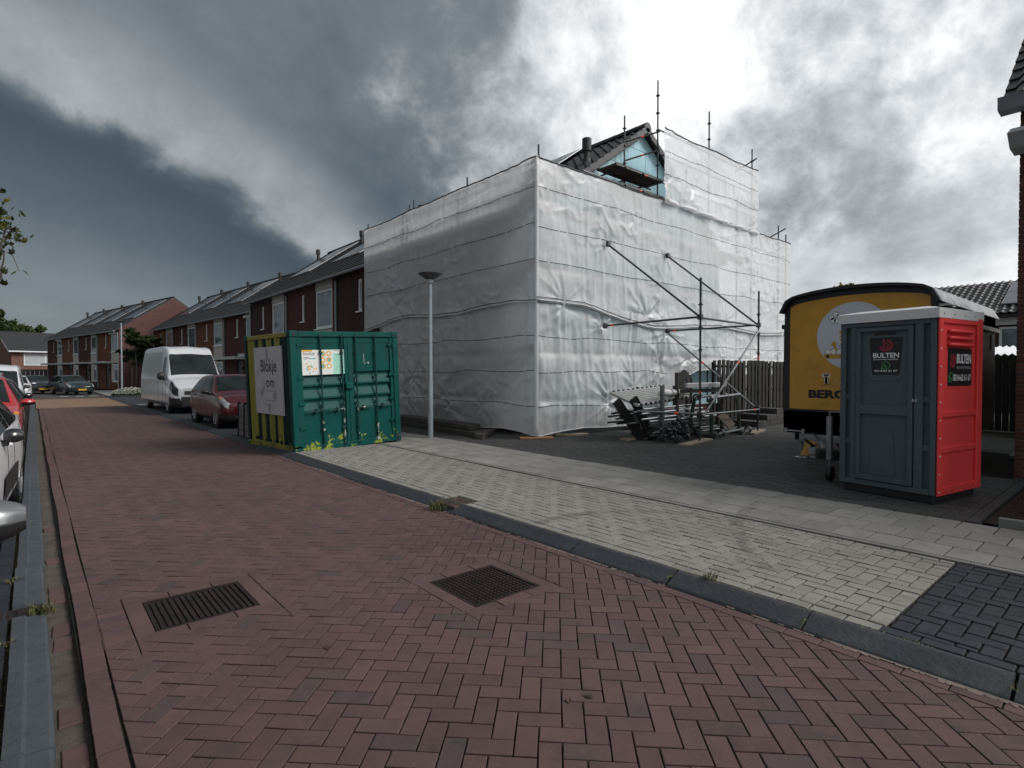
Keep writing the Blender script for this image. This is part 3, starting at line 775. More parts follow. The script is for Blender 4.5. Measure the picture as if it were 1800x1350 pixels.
def window(par, u0, u1, z0, z1, x=.05, fr=.055, sill=True, split=None, glass=None, name='window'):
    mb = MB()
    for q in ((u0, z0, u1, z0 + fr), (u0, z1 - fr, u1, z1), (u0, z0 + fr, u0 + fr, z1 - fr), (u1 - fr, z0 + fr, u1, z1 - fr)): mb.box(x, q[0], q[1], x + .06, q[2], q[3])
    if split: mb.box(x, split - .03, z0 + fr, x + .058, split + .03, z1 - fr)
    w_ = mb.build(name, m_wframe, par)
    mb = MB(); mb.add([(x + .035, u0 + fr, z0 + fr), (x + .035, u0 + fr, z1 - fr), (x + .035, u1 - fr, z1 - fr), (x + .035, u1 - fr, z0 + fr)], [(0, 1, 2, 3)])
    mb.build('pane', glass or m_glass, w_)
    if sill: MB().box(-.07, u0 - .06, z0 - .05, x + .02, u1 + .06, z0 - .002).build('sill', m_wframe, w_)
    return w_

def roof_tiles(mb, u0, u1, x0, z0, x1, z1, step=.34, mi=0, wave=.0):
    """overlapping courses of tiles: stepped strips up the slope"""
    L_ = math.hypot(x1 - x0, z1 - z0); n = max(1, int(round(L_ / step))); sx, sz = (x1 - x0) / L_, (z1 - z0) / L_; nx, nz = -sz, sx
    if nz < 0: nx, nz = -nx, -nz
    for i in range(n):
        a, b_ = i * L_ / n, (i + 1) * L_ / n + .04; h0, h1 = .045, .012
        p = lambda s_, h, u: (x0 + sx * s_ + nx * h, u, z0 + sz * s_ + nz * h)
        q = [p(a, h0, u0), p(a, h0, u1), p(b_, h1, u1), p(b_, h1, u0), p(a, 0, u0), p(a, 0, u1)]
        up = x1 > x0
        mb.add(q, [(0, 3, 2, 1) if up else (0, 1, 2, 3), (0, 1, 5, 4) if up else (4, 5, 1, 0)], mi)

def house(origin, rz, brick, label, eave=5.5, slope=.70, W=6.05, depth=9.2, shutter=False, near_end=None, far_end=False, solar=True, narrow=True, ground=True, group='terraced houses along the street'):
    h = thing('terraced_house', label, 'house', origin, (0, 0, rz), group)
    ridge_x, ridge_z = depth / 2, eave + depth / 2 * slope
    pc0, pc1 = .35, 2.2                                     # panel column
    mb = MB(); holes = []
    if narrow: holes.append((3.5, 3.86, 3.9, 5.12))
    if ground: holes += [(2.75, 3.75, .1, 2.36)]
    wall_holes(mb, pc1, W, 0, eave, holes, 0)
    mb.add([(0, 0, 0), (0, 0, eave), (0, pc0, eave), (0, pc0, 0)], [(0, 1, 2, 3)])
    mb.add([(depth, 0, 0), (depth, W, 0), (depth, W, eave), (depth, 0, eave)], [(0, 1, 2, 3)])
    mb.add([(.0, pc0, 0), (.0, pc0, eave), (.1, pc0, eave), (.1, pc0, 0)], [(3, 2, 1, 0)])
    mb.add([(0, W, 0), (depth, W, 0), (depth, W, eave), (ridge_x, W, ridge_z), (0, W, eave)], [(0, 4, 3, 2, 1)])
    mb.build('wall', brick, h)
    if near_end is not None:
        mb = MB(); mb.add([(0, -.004, 0), (depth, -.004, 0), (depth, -.004, eave), (ridge_x, -.004, ridge_z), (0, -.004, eave)], [(0, 1, 2, 3, 4)])
        g = mb.build('gable_wall', near_end, h)
    # siding boards of the panel column, upper window, ground window
    for z0, z1 in ((5.12, eave - .02), (2.45, 3.42)):
        z = z0; k_ = 0
        while z < z1 - .02:
            zz = min(z1, z + .165); mb = MB(); mb.add([(.005, pc0, z), (.02, pc0, zz), (.02, pc1, zz), (.005, pc1, z), (.03, pc0, z), (.03, pc1, z)], [(0, 1, 2, 3), (0, 3, 5, 4)]); mb.build('siding_board', m_siding, h); z = zz
    window(h, pc0 + .02, pc1 - .06, 3.46, 5.1, x=.02, fr=.09)
    MB().box(.10, pc0, 0, .16, pc1, eave).build('backing_wall', m_black, h)
    if narrow: window(h, 3.5, 3.86, 3.9, 5.12, x=.04, fr=.11)
    if ground:
        window(h, pc0 + .1, pc0 + 1.25, .72, 2.32, x=.02, fr=.09)
        MB().box(.005, pc0, 0, .1, pc1, .66).build('plinth', brick, h)
        MB().box(.02, pc0 + 1.28, .66, .08, pc1, 2.4).build('siding_panel', m_siding, h)
        dr = MB().box(.06, 2.8, .1, .1, 3.7, 2.34).build('door', m_door, h)
        MB().box(.02, 2.75, .1, .09, 2.83, 2.36).build('door_frame', m_wframe, dr)
        MB().tube((.02, 2.95, 1.05), (.02, 3.08, 1.05), .012, 6).build('handle', m_alu, dr)
        MB().box(-.75, 2.1, 2.42, -.002, W - .15, 2.6).build('canopy', m_canopy, h)
        lm = MB().box(-.12, 2.45, 1.7, -.0, 2.55, 1.95).build('wall_lamp', m_black, h)
    if shutter: MB().cbox(-.14, pc0 - .05, 5.08, -.002, pc1 + .05, 5.24, .02).build('roller_shutter_box', m_wframe, h)
    # roof with gutter
    mb = MB(); ov = .33
    roof_tiles(mb, 0, W, -ov, eave - ov * slope + .1, ridge_x, ridge_z + .1); roof_tiles(mb, 0, W, depth + ov, eave - ov * slope + .1, ridge_x, ridge_z + .1)
    mb.add([(-ov, 0, eave - ov * slope + .1), (-ov, W, eave - ov * slope + .1), (0, W, eave - .16), (0, 0, eave - .16)], [(0, 1, 2, 3)])
    for u in (0, W):
        mb.add([(-ov, u, eave - ov * slope + .14), (ridge_x, u, ridge_z + .14), (depth + ov, u, eave - ov * slope + .14), (depth + ov, u, eave - ov * slope), (ridge_x, u, ridge_z - .03), (-ov, u, eave - ov * slope)], [(0, 5, 4, 1), (1, 4, 3, 2)])
    rf = mb.build('roof', m_roofstrip, h)
    MB().tube((ridge_x, 0, ridge_z + .13), (ridge_x, W, ridge_z + .13), .09, 8).build('ridge_tiles', m_tile, rf)
    gz = eave - ov * slope + .02
    MB().tube((-ov - .05, 0, gz), (-ov - .05, W, gz), .065, 8).build('gutter', m_zinc, rf)
    MB().tube((-.06, W - .1, 0), (-.06, W - .1, gz - .1), .045, 8).build('downpipe', m_pipe, h)
    if near_end is not None: MB().tube((-.06, .1, 0), (-.06, .1, gz - .1), .045, 8).build('downpipe', m_pipe, h)
    # vent and solar panels
    vx = ridge_x - .9; vz = ridge_z - .9 * slope + .1
    v = MB().tube((vx, W - .6, vz - .1), (vx, W - .6, vz + .55), .09, 10).tube((vx, W - .6, vz + .38), (vx, W - .6, vz + .66), .13, 10).build('roof_vent', m_black, h)
    if solar:
        L_ = math.hypot(1, slope); sx, sz = 1 / L_, slope / L_
        for i in range(3):
            for j in range(2):
                s0 = 1.75 + j * 1.72; u0 = .8 + i * 1.02
                c = Vector((sx * s0 - ov * 0, u0, eave + sz * s0 + .20))
                Mx = Matrix.Translation(c) @ Matrix(((sx, 0, -sz), (0, 1, 0), (sz, 0, sx))).to_4x4()
                p = MB().box(0, 0, -.03, 1.66, .98, 0, M_=Mx).build('solar_panel', m_alu, h)
                MB().box(.02, .02, 0.001, 1.64, .96, .004, M_=Mx).build('cells', m_solar, p)
    return h

UA = 5.9
hA = [(m_bbrown, 'dark brown brick terraced house whose front is half hidden by the white sheeting'), (m_bdark, 'dark red brick terraced house behind the green shipping container, next to the sheeted end house'), (m_bbrown, 'dark brown brick terraced house at the far end of the row beside the sheeted house')]
for i, (b_, lab) in enumerate(hA): house((9.5, 10.4 + UA * (i + 1) + .02, .08), 0, b_, lab, eave=5.62, W=UA - .02)
for i, (b_, lab, sh_) in enumerate([(m_bdark, 'dark red brick terraced house with roller shutter boxes, first of the middle row', True), (m_borange, 'orange brick terraced house behind the white van, second of the middle row', False), (m_bdark, 'dark red brick terraced house between two orange ones in the middle row', False), (m_borange, 'orange brick terraced house at the far end of the middle row', False)]):
    a = R(5.16); o = Vector((10.65, 37.6, .08)) + Vector((-math.sin(a), math.cos(a), 0)) * (i * 6.07 - .9)
    house(o, a, b_, lab, eave=5.55, W=6.05, shutter=sh_, near_end=m_bred if i == 0 else None)
for i, (b_, lab, sh_) in enumerate([(m_borange, 'orange brick terraced house with a red gable end wall beside the young tree', True), (m_bdark, 'dark red brick terraced house second from the red gable end, farthest row', False), (m_borange, 'orange brick terraced house in the farthest row behind the dark green car', False), (m_bdark, 'dark red brick terraced house closing the farthest row behind the black car', True)]):
    a = R(10.9); o = Vector((5.96, 61.5, .08)) + Vector((-math.sin(a), math.cos(a), 0)) * (i * 6.02)
    house(o, a, b_, lab, eave=5.5, W=6.0, shutter=sh_, near_end=m_bred if i == 0 else None)

# ---- end house under the sheeting: blue insulated gable, tiled roof built tile by tile
m_insul = M('blue_insulation', [(.36, .59, .67), (.44, .66, .73)], rough=.8, var=.1, scale=3, fine=.12, bscale=30, bump=.3)
EH = thing('end_house', 'end house wrapped in scaffolding, blue insulation boards on its gable under a tiled roof', 'house', (9.5, 10.42, .08))
ev, sl, dp, W = 5.62, .70, 9.2, UA
rx, rz_ = dp / 2, ev + dp / 2 * sl
mb = MB(); wall_holes(mb, 0, W, 0, ev, [(.6, 2.2, 3.4, 5.0), (3.5, 4.4, .1, 2.3)], 0); mb.add([(dp, 0, 0), (dp, W, 0), (dp, W, ev), (dp, 0, ev)], [(0, 1, 2, 3)]); mb.build('wall', m_bdark, EH)
window(EH, .6, 2.2, 3.4, 5.0)
MB().box(.08, 3.5, .1, .12, 4.4, 2.3).build('door', m_door, EH)
mb = MB(); mb.add([(0, .06, 0), (dp, .06, 0), (dp, .06, ev), (rx, .06, rz_), (0, .06, ev)], [(0, 1, 2, 3, 4)]); mb.build('gable_wall', m_bred, EH)
bh = .6; bw = 1.2; row = 0; z = .45
while z < rz_:
    x = -(row % 2) * .6
    while x < dp:
        p = crect([(x, z), (x + bw, z), (x + bw, z + bh), (x, z + bh)], (0, 0, dp, rz_))
        p = clip(clip(p, -sl, 1, ev - .02), sl, 1, ev + dp * sl - .02) if len(p) > 2 else []
        if len(p) > 2 and area(p) > .01:
            p = shrink(p, .004)
            Mx = Matrix(((1, 0, 0, 0), (0, 0, -1, .055), (0, 1, 0, 0), (0, 0, 0, 1)))
            o = MB().prism(p, 0, .05 + rng.uniform(0, .004), M_=Mx).build('insulation_board', m_insul, EH)
        x += bw
    z += bh; row += 1
m_plug = M('fixing_plug', [(.7, .7, .68)], rough=.6)
mb = MB()
for i in range(240):
    x = rng.uniform(.2, dp - .2); z = rng.uniform(.3, rz_ - .3)
    if z < ev + min(x, dp - x) * sl - .2: mb.tube((x, .004, z), (x, -.004, z), .034, 8)
o = mb.build('fixing_plugs', m_plug, EH); o['kind'] = 'stuff'
# tiles
rt = MB()
rt.add([(-.33, -.18, ev - .33 * sl + .02), (-.33, W, ev - .33 * sl + .02), (rx, W, rz_ + .02), (rx, -.18, rz_ + .02), (dp + .33, -.18, ev - .33 * sl + .02), (dp + .33, W, ev - .33 * sl + .02)], [(0, 1, 2, 3), (3, 2, 5, 4)])
rfo = rt.build('roof', m_tile, EH)
ta = math.atan(sl); L_ = math.hypot(rx + .33, (rx + .33) * sl)
# one pantile: a wave across, thicker at its lower end
def pantile(wd=.31, ln=.40):
    mb = MB(); n = 8; P = []
    for i in range(3):
        a = i / 2 * ln; rowp = []
        for j in range(n + 1):
            u = j / n; h = .062 * max(0, math.sin(math.pi * min(1, u * 1.7))) ** 1.2 if u < .6 else -.01
            rowp.append((a, u * wd, .035 + h - .035 * (i / 2)))
        P.append(rowp)
    mb.grid(P); low = P[0]
    mb.add([(p[0], p[1], p[2]) for p in low] + [(p[0], p[1], p[2] - .03) for p in low], [(j, j + 1, n + 2 + j, n + 1 + j) for j in range(n)])
    return mb.mesh('roof_tile', m_tile, False)
ptm = pantile()
nr = int(L_ / .345); cnt = 0
for side in (0, 1):
    for i in range(nr):
        for j in range(10 if side == 0 else 3):
            s_ = .03 + i * L_ / nr; zc = ev - .33 * sl + s_ * math.sin(ta)
            if side == 0 and (j > 8 or zc < 6.1): continue
            if side == 1 and zc < 6.6: continue
            if side == 0: loc = (-.33 + s_ * math.cos(ta), -.2 + j * .3, zc + .03); rot = (0, -ta, 0)
            else: loc = (dp + .33 - s_ * math.cos(ta), -.2 + j * .3 + .31, zc + .03); rot = (0, -ta, math.pi)
            link('roof_tile', ptm, rfo, loc, rot); cnt += 1
# verge tiles and ridge caps along the gable
for side in (0, 1):
    for i in range(nr):
        s_ = .03 + i * L_ / nr; zc = ev - .33 * sl + s_ * math.sin(ta) + .02
        if zc < 6.1: continue
        x = -.33 + s_ * math.cos(ta) if side == 0 else dp + .33 - s_ * math.cos(ta)
        ln = .40; Mx = Matrix.Translation((x, -.2, zc + .02)) @ Matrix.Rotation((-ta + .09) if side == 0 else (ta - .09), 4, 'Y')
        if side == 0: mb = MB().cbox(0, -.035, -.11, ln, .0, .095, .02, M_=Mx)
        else: mb = MB().cbox(-ln, -.035, -.11, 0, .0, .095, .02, M_=Mx)
        mb.build('verge_tile', m_tile, rfo)
y = -.24
while y < 5.6:
    prof = [(-.17, -.07), (-.12, .03), (-.05, .085), (.05, .085), (.12, .03), (.17, -.07)]; mb = MB(); N = len(prof)
    vs_ = [(rx + p[0] * s2, yy, rz_ + .11 + p[1] * s2) for yy, s2 in ((y, 1.06), (y + .42, .97)) for p in prof]
    mb.add(vs_, [(i, i + 1, N + i + 1, N + i) for i in range(N - 1)] + [tuple(range(N))[::-1], tuple(range(N, 2 * N))]); mb.build('ridge_tile', m_tile, rfo); y += .4
vx = 2.75; vy = .55; vz = ev + vx * sl
MB().tube((vx, vy, vz - .1), (vx, vy, vz + .58), .09, 14).tube((vx, vy, vz + .4), (vx, vy, vz + .76), .135, 14).tube((vx, vy, vz + .02), (vx, vy, vz + .2), .15, 14, r1=.11).build('roof_vent', m_black, EH)
sx, sz = math.cos(ta), math.sin(ta)
for i in range(3):
    for j in range(2):
        s0 = 2.0 + j * 1.72; u0 = 2.3 + i * 1.02
        Mx = Matrix.Translation((sx * s0, u0, ev + sz * s0 + .28)) @ Matrix(((sx, 0, -sz), (0, 1, 0), (sz, 0, sx))).to_4x4()
        p = MB().box(0, 0, -.03, 1.66, .98, 0, M_=Mx).build('solar_panel', m_alu, EH); MB().box(.02, .02, .001, 1.64, .96, .004, M_=Mx).build('cells', m_solar, p)

# ---- brick house at the right edge: its bricks are laid one by one where the photograph shows them
m_rb = M('right_brick', [(.095, .034, .024), (.12, .045, .03), (.075, .028, .022), (.105, .045, .035)], rough=.85, rnd=True, var=.2, scale=8, bump=.4, bscale=120, spec=.25, fine=.25)
m_mortar = M('mortar', [(.16, .14, .12), (.2, .175, .15)], rough=.95, var=.2, scale=10, spec=.1)
RH = thing('brick_house', 'red brick house with light mortar joints beside the planting bed, seen at its corner', 'house', (10.96, 1.42, .08))
mb = MB(); mb.box(.006, -9, -.05, 8, -.006, 5.55); mb.build('wall', m_mortar, RH)
bm_ = MB().cbox(0, 0, 0, .03, .208, .05, .003).mesh('brick', m_rb); hb = MB().cbox(0, 0, 0, .03, .098, .05, .003).mesh('brick', m_rb)
rest = MB(); cntb = 0
for i in range(88):
    z = i * .0625; y = 0.0; k_ = 0; odd = i % 2
    first = True
    while y > -.95:
        w_ = .098 if (odd and first) else .208; first = False
        y0 = y - w_
        if y > -.52 and cntb < 300: link('brick', hb if w_ < .15 else bm_, RH, (-.006 + rng.uniform(-.002, .002), y0, z + .006)); cntb += 1
        else: rest.cur = rng.random(); rest.box(-.004, y0, z + .006, .02, y, z + .056)
        y = y0 - .012
for i in range(88):                                             # the return side, out of the picture
    z = i * .0625; x = .02 + (i % 2) * .11
    while x < 1.2: rest.cur = rng.random(); rest.box(x, -.01, z + .006, x + .208, .004, z + .056); x += .22
o = rest.build('brick_remainder', m_rb, RH); o['kind'] = 'stuff'
gz = 5.30
mb = MB(); pr = [(-.42, .18), (-.36, 0.0), (-.12, 0.0), (-.10, .20), (-.12, .20), (-.14, .03), (-.34, .03), (-.40, .18)]
N = len(pr); vs_ = [(p[0], yy, gz + p[1]) for yy in (-8, .2) for p in pr]
mb.add(vs_, [(i, N + i, N + (i + 1) % N, (i + 1) % N) for i in range(N)] + [tuple(range(N)), tuple(range(N, 2 * N))[::-1]]); mb.box(-.40, .19, gz + .01, -.1, .2, gz + .19); mb.build('gutter', m_zinc, RH)
mb = MB(); pr = [(-.62, 4.88), (-.34, 5.02), (.0, 5.02), (.0, 4.72), (-.40, 4.72)]
N = len(pr); Mx = Matrix(((1, 0, 0, 0), (0, 0, -1, .06), (0, 1, 0, 0), (0, 0, 0, 1)))
mb.prism(pr[::-1], 0, .5, M_=Mx); mb.build('eaves_box', m_canopy, RH)
mb = MB(); mb.add([(-.3, .16, 5.46), (4, .16, 5.46 + 4.3 * .9), (4, -9, 5.46 + 4.3 * .9), (-.3, -9, 5.46)], [(0, 1, 2, 3)]); mb.add([(-.3, .16, 5.40), (-.3, -9, 5.40), (.02, -9, 5.5), (.02, .16, 5.5)], [(0, 1, 2, 3)])
mb.add([(0, -.004, 5.5), (8, -.004, 5.5), (4, -.004, 9.1)], [(0, 2, 1)]); rr = mb.build('roof', m_tile, RH)
ta2 = math.atan(.9)
for i in range(9):
    for j in range(4):
        s_ = -.03 + i * .345; link('roof_tile', ptm, rr, (-.32 + s_ * math.cos(ta2), -.15 - j * .3, 5.45 + s_ * math.sin(ta2)), (0, -ta2, 0))

# ---- low house behind the trailer with tiles and solar panels
BG = thing('back_house', 'house behind the trailer with a dark pantile roof and solar panels', 'house', (36, 2.0, 0))
mb = MB(); mb.box(0, -1, 0, 8, 11, 4.55); mb.build('wall', m_bdark, BG)
mb = MB(); mb.add([(-.4, -1.5, 4.5), (-.4, 11.3, 4.5), (4, 11.3, 6.5), (4, -1.5, 6.5), (8.4, -1.5, 4.5), (8.4, 11.3, 4.5)], [(0, 3, 2, 1), (3, 4, 5, 2)]); rb = mb.build('roof', m_roofstrip, BG)
s1 = math.hypot(4.4, 2.0); a1 = math.atan2(2.0, 4.4); cc = MB(); bt = ptm
for i in range(13):
    for j in range(26):
        yv = 2.2 + j * .30
        if yv > 7.5: break
        s_ = i * .385; link('roof_tile', ptm, rb, (-.4 + s_ * math.cos(a1), yv, 4.5 + s_ * math.sin(a1)), (0, -a1, 0))
for i in range(3):
    for j in range(2):
        Mx = Matrix.Translation((.5 + j * 1.56, .3 + i * 1.02, 5.0 + j * .71)) @ Matrix.Rotation(-a1, 4, 'Y')
        p = MB().box(0, 0, 0, 1.68, .98, .05, M_=Mx).build('solar_panel', m_alu, BG); MB().box(.02, .02, .051, 1.66, .96, .055, M_=Mx).build('cells', m_solar, p)
MB().box(-.5, -1.5, 4.30, -.36, 11.3, 4.44).build('gutter', m_black, BG)
MB().box(-.1, -1, 3.95, 0, 11, 4.3).build('fascia', m_wframe, BG)
window(BG, 1.4, 3.3, 2.7, 3.85, x=-.06, fr=.1)

# ---- far brick house across the end of the street
FH = thing('far_house', 'brick house with white framed windows facing down the street at its far end', 'house', (-2.0, 94, 0), (0, 0, R(16)))
m_bfar = brick_mat('brick_pinkish', (.14, .062, .05), (.185, .085, .068), (.16, .12, .1))
mb = MB(); mb.box(0, 0, 0, 14, 8, 4.55); mb.add([(0, 0, 4.55), (0, 8, 4.55), (0, 4, 6.9)], [(0, 2, 1)]); mb.build('wall', m_bfar, FH)
mb = MB(); mb.add([(-.4, -.5, 4.35), (14.4, -.5, 4.35), (14.4, 4, 7.0), (-.4, 4, 7.0), (-.4, 8.5, 4.35), (14.4, 8.5, 4.35)], [(0, 1, 2, 3), (3, 2, 5, 4)]); mb.build('roof', m_roofstrip, FH)
mb = MB()
for s_ in (0, 1): mb.add([(-.42, -.5 if s_ == 0 else 8.5, 4.2), (-.42, -.5 if s_ == 0 else 8.5, 4.45), (-.42, 4, 7.1), (-.42, 4, 6.85)], [(0, 1, 2, 3)])
mb.box(-.4, -.6, 4.22, 14.4, -.48, 4.38); mb.build('bargeboard', m_wframe, FH)
def fwin(u0, u1, z0, z1, n):
    mb = MB(); f = .09
    for q in ((u0, z0, u1, z0 + f), (u0, z1 - f, u1, z1)): mb.box(q[0], -.06, q[1], q[2], -.002, q[3])
    for i in range(n + 1): x = u0 + (u1 - u0 - f) * i / n; mb.box(x, -.06, z0 + f, x + f, -.002, z1 - f)
    w_ = mb.build('window', m_wframe, FH)
    for i in range(n):
        a = u0 + (u1 - u0 - f) * i / n + f; b_ = u0 + (u1 - u0 - f) * (i + 1) / n
        MB().add([(a, -.03, z0 + f), (b_, -.03, z0 + f), (b_, -.03, z1 - f), (a, -.03, z1 - f)], [(0, 1, 2, 3)]).build('pane', M('net_curtain', [(.34, .36, .37), (.42, .44, .45)], rough=.3, scale=4), w_)
fwin(1.2, 5.6, 2.55, 4.1, 2); fwin(1.2, 5.6, .5, 1.75, 2); fwin(8, 12, 2.55, 4.1, 2)
m_oldwood = M('weathered_wood', [(.045, .04, .035), (.075, .067, .058)], rough=.85, var=.3, scale=4, bump=.4, bscale=60, fine=.2)
GF = thing('garden_fence', 'weathered board fence across the far end of the street before the brick house', 'fence', (-13, 86, 0))
for i in range(38): MB().box(i * .4, 0, 0, i * .4 + .38, .03, 2.0 + rng.uniform(-.03, .03)).build('board', m_oldwood, GF)
MB().box(-.2, -.05, 2.03, 12, .08, 2.2).build('top_rail', m_canopy, GF)
SHD = thing('carport', 'small dark carport with a pale flat roof edge beside the far brick house', 'shed', (2.6, 88, 0))
MB().box(0, 0, 2.5, 3.2, 3, 2.75).build('flat_roof', m_canopy, SHD); MB().box(.3, .4, 0, 3.1, 2.9, 2.49).build('wall', m_door, SHD)
for x in (.05, 3.0): MB().box(x, .05, 0, x + .12, .17, 2.5).build('post', m_canopy, SHD)

# ================================================================== scaffold
m_tube = M('galvanised_tube', [(.13, .14, .15), (.21, .22, .23)], rough=.45, metal=.75, var=.3, scale=9, dirt=(.05, .045, .04), dirt_amt=.5, dscale=6)
m_tubed = M('dull_tube', [(.05, .054, .056), (.085, .09, .092)], rough=.5, metal=.6, var=.3, scale=9, dirt=(.03, .045, .03), dirt_amt=.4, dscale=6)
m_green = M('green_steel', [(.016, .04, .022), (.028, .055, .034)], rough=.55, var=.3, scale=8, dirt=(.06, .05, .04), dirt_amt=.35, dscale=7)
m_orange = M('orange_tape', [(.75, .1, .045)], rough=.5, var=.1)
m_board = M('scaffold_board', [(.075, .052, .037), (.12, .086, .06)], rough=.85, var=.3, scale=5, bump=.4, bscale=60, fine=.2, dirt=(.05, .04, .03), dirt_amt=.4)
m_pale = M('pale_plank', [(.26, .2, .15), (.36, .28, .21)], rough=.85, var=.25, scale=5, bump=.4, bscale=60, fine=.2)
m_orangewood = M('fresh_plank', [(.30, .15, .075), (.38, .2, .1)], rough=.8, var=.2, scale=6, fine=.2)
m_fence = M('dark_fence_wood', [(.008, .0076, .007), (.019, .0175, .0155)], rough=.9, var=.4, scale=4, bump=.4, bscale=60, fine=.25)
SC = thing('scaffold', 'tube scaffold standing round the end house behind white sheeting', 'scaffold')
def tube(p0, p1, name='tube', r=.0242, mat_=None, par=None, marks=()):
    o = MB().tube(p0, p1, r, 10).build(name, mat_ or m_tubed, par or SC, smooth=False); smooth_by_angle(o, 50)
    for mk in marks:
        a = Vector(p0).lerp(Vector(p1), mk); d = (Vector(p1) - Vector(p0)).normalized() * .05
        MB().tube(a - d, a + d, r + .0015, 10).build('marker_tape', m_orange, o)
    return o
def rosette(p, par, parent_mat=None):
    return MB().tube((p[0], p[1], p[2] - .006), (p[0], p[1], p[2] + .006), .06, 12).tube((p[0], p[1], p[2] - .04), (p[0], p[1], p[2] + .04), .031, 10).build('rosette', parent_mat or m_tubed, par)
def standard(x, y, z0, z1, par=None, mat_=None, ros=None, foot=True):
    o = tube((x, y, z0), (x, y, z1), 'standard', mat_=mat_, par=par)
    z = z0 + .5 if ros is None else ros
    while z < z1 - .15: rosette((x, y, z), o, mat_); z += .5 if par is None else .5
    MB().tube((x, y, z1 - .02), (x, y, z1 + .0), .019, 8).build('spigot', m_tubed, o)
    return o
XF = 9.03; YG = 9.66; TOPZ = 6.63
for y, zt in ((9.58, 6.95), (12.4, 6.93), (15.2, 6.97), (15.46, 6.89), (18.3, 6.85)): standard(XF, y, P_ + .06, zt)
for y in (12.4, 15.2, 18.3): standard(9.42, y, P_ + .06, 5.3)
for x, zt in ((11.4, 6.75), (13.84, 10.07), (16.64, 10.03), (19.52, 9.57), (21.65, 7.23), (22.3, 7.0)): standard(x, YG, P_ + .06, zt)
for x, zt in ((9.9, 6.8), (11.4, 6.9), (13.0, 9.0), (16.2, 8.3), (19.52, 8.0)): standard(x, 10.2, P_ + .06, zt)
for z in (2.05, 2.55, 3.05, 4.05, 4.55, 5.05, 5.6, 6.1, 6.6):
    for a, b_ in ((9.58, 12.4), (12.4, 15.2), (15.46, 18.3)):
        if z in (2.05, 4.05, 5.6, 6.1, 6.6): tube((XF, a, z), (XF, b_, z), 'ledger')
    for a, b_ in ((8.97, 11.4), (11.4, 13.84), (13.84, 16.64), (16.64, 19.52), (19.52, 22.3)):
        if z in (2.05, 4.05, 5.6, 6.1, 6.6): tube((a, YG, z), (b_, YG, z), 'ledger')
for z in (2.12, 4.12, 5.66):
    for a, b_ in ((9.6, 12.38), (12.42, 15.18), (15.2, 18.28)):
        for k_ in range(2): MB().cbox(9.07 + k_ * .205, a, z, 9.27 + k_ * .205, b_, z + .045, .004).build('deck_board', m_board, SC)
    for a, b_ in ((8.99, 11.38), (11.42, 13.82), (13.86, 16.62), (16.66, 19.5)):
        for k_ in range(3): MB().cbox(a, 9.70 + k_ * .205, z, b_, 9.895 + k_ * .205, z + .045, .004).build('deck_board', m_board, SC)
    for a, b_ in ((9.6, 12.38), (12.42, 15.18), (15.2, 18.28)): MB().box(9.06, a, z + .05, 9.075, b_, z + .2).build('toe_board', m_board, SC)
for y in (12.4, 15.2, 18.3):
    for z in (2.05, 4.05, 5.6): tube((XF, y, z), (9.44, y, z), 'transom')
for x in (11.4, 13.84, 16.64, 19.52):
    for z in (2.05, 4.05, 5.6): tube((x, YG, z), (x, 10.3, z), 'transom')
# top lift with open corner: platforms at the roof
for z in (7.22, 6.74):
    for k_ in range(3): MB().cbox(11.95 if z > 7 else 12.2, 9.64 + k_ * .235, z, 14.2, 9.865 + k_ * .235, z + .045, .004).build('deck_board', m_board, SC)
    tube((11.9 if z > 7 else 11.4, 9.62, z - .03), (14.3, 9.62, z - .03), 'ledger', mat_=m_tubed, marks=(.55,)); tube((12.1, 10.24, z - .03), (14.3, 10.24, z - .03), 'ledger', marks=(.4,))
    for x in (12.2, 13.0, 13.84): tube((x, 9.5, z - .06), (x, 10.4, z - .06), 'transom')
for z in (8.25, 7.72): tube((13.0, 10.2, z), (13.86, 9.6, z + .35), 'guard_rail', marks=(.5,))
tube((10.6, 9.62, 6.72), (11.42, 9.62, 6.72), 'guard_rail', mat_=m_tube); tube((9.9, 10.2, 6.6), (11.4, 10.2, 6.62), 'ledger')
MB().cbox(11.4, 9.72, 6.50, 14.3, 9.76, 6.72, .004).build('toe_board', m_black, SC)
for z in (7.2, 8.0, 8.68):
    for a, b_ in ((13.84, 16.64), (16.64, 19.52)): tube((a, YG, z), (b_, YG, z), 'ledger')
tube((18.9, 9.2, 8.95), (19.55, 10.3, 8.95), 'guard_rail'); tube((21.2, 9.2, 6.95), (22.1, 10.2, 6.95), 'guard_rail')
# sole boards under the standards
def sole(x0, y0, x1, y1, mat_, label, grp='sole boards under the scaffold feet'):
    a = math.atan2(y1 - y0, x1 - x0); L_ = math.hypot(x1 - x0, y1 - y0)
    o = MB().cbox(0, -.11, 0, L_, .11, .045, .004).build('sole_board', mat_, loc=(x0, y0, P_), rot=(0, 0, a)); return tag(o, label, 'plank', grp)
sole(8.62, 9.78, 9.25, 9.32, m_orangewood, 'orange brown sole board under the corner foot of the scaffold')
sole(9.75, 9.75, 10.45, 9.3, m_pale, 'pale sole board sticking out under the gable sheeting')
for (x, y) in ((8.97, 9.58), (10.1, 9.55)):
    MB().box(x - .07, y - .07, P_ + .046, x + .07, y + .07, P_ + .056).tube((x, y, P_ + .05), (x, y, P_ + .4), .018, 8).build('base_plate', m_tube, SC)

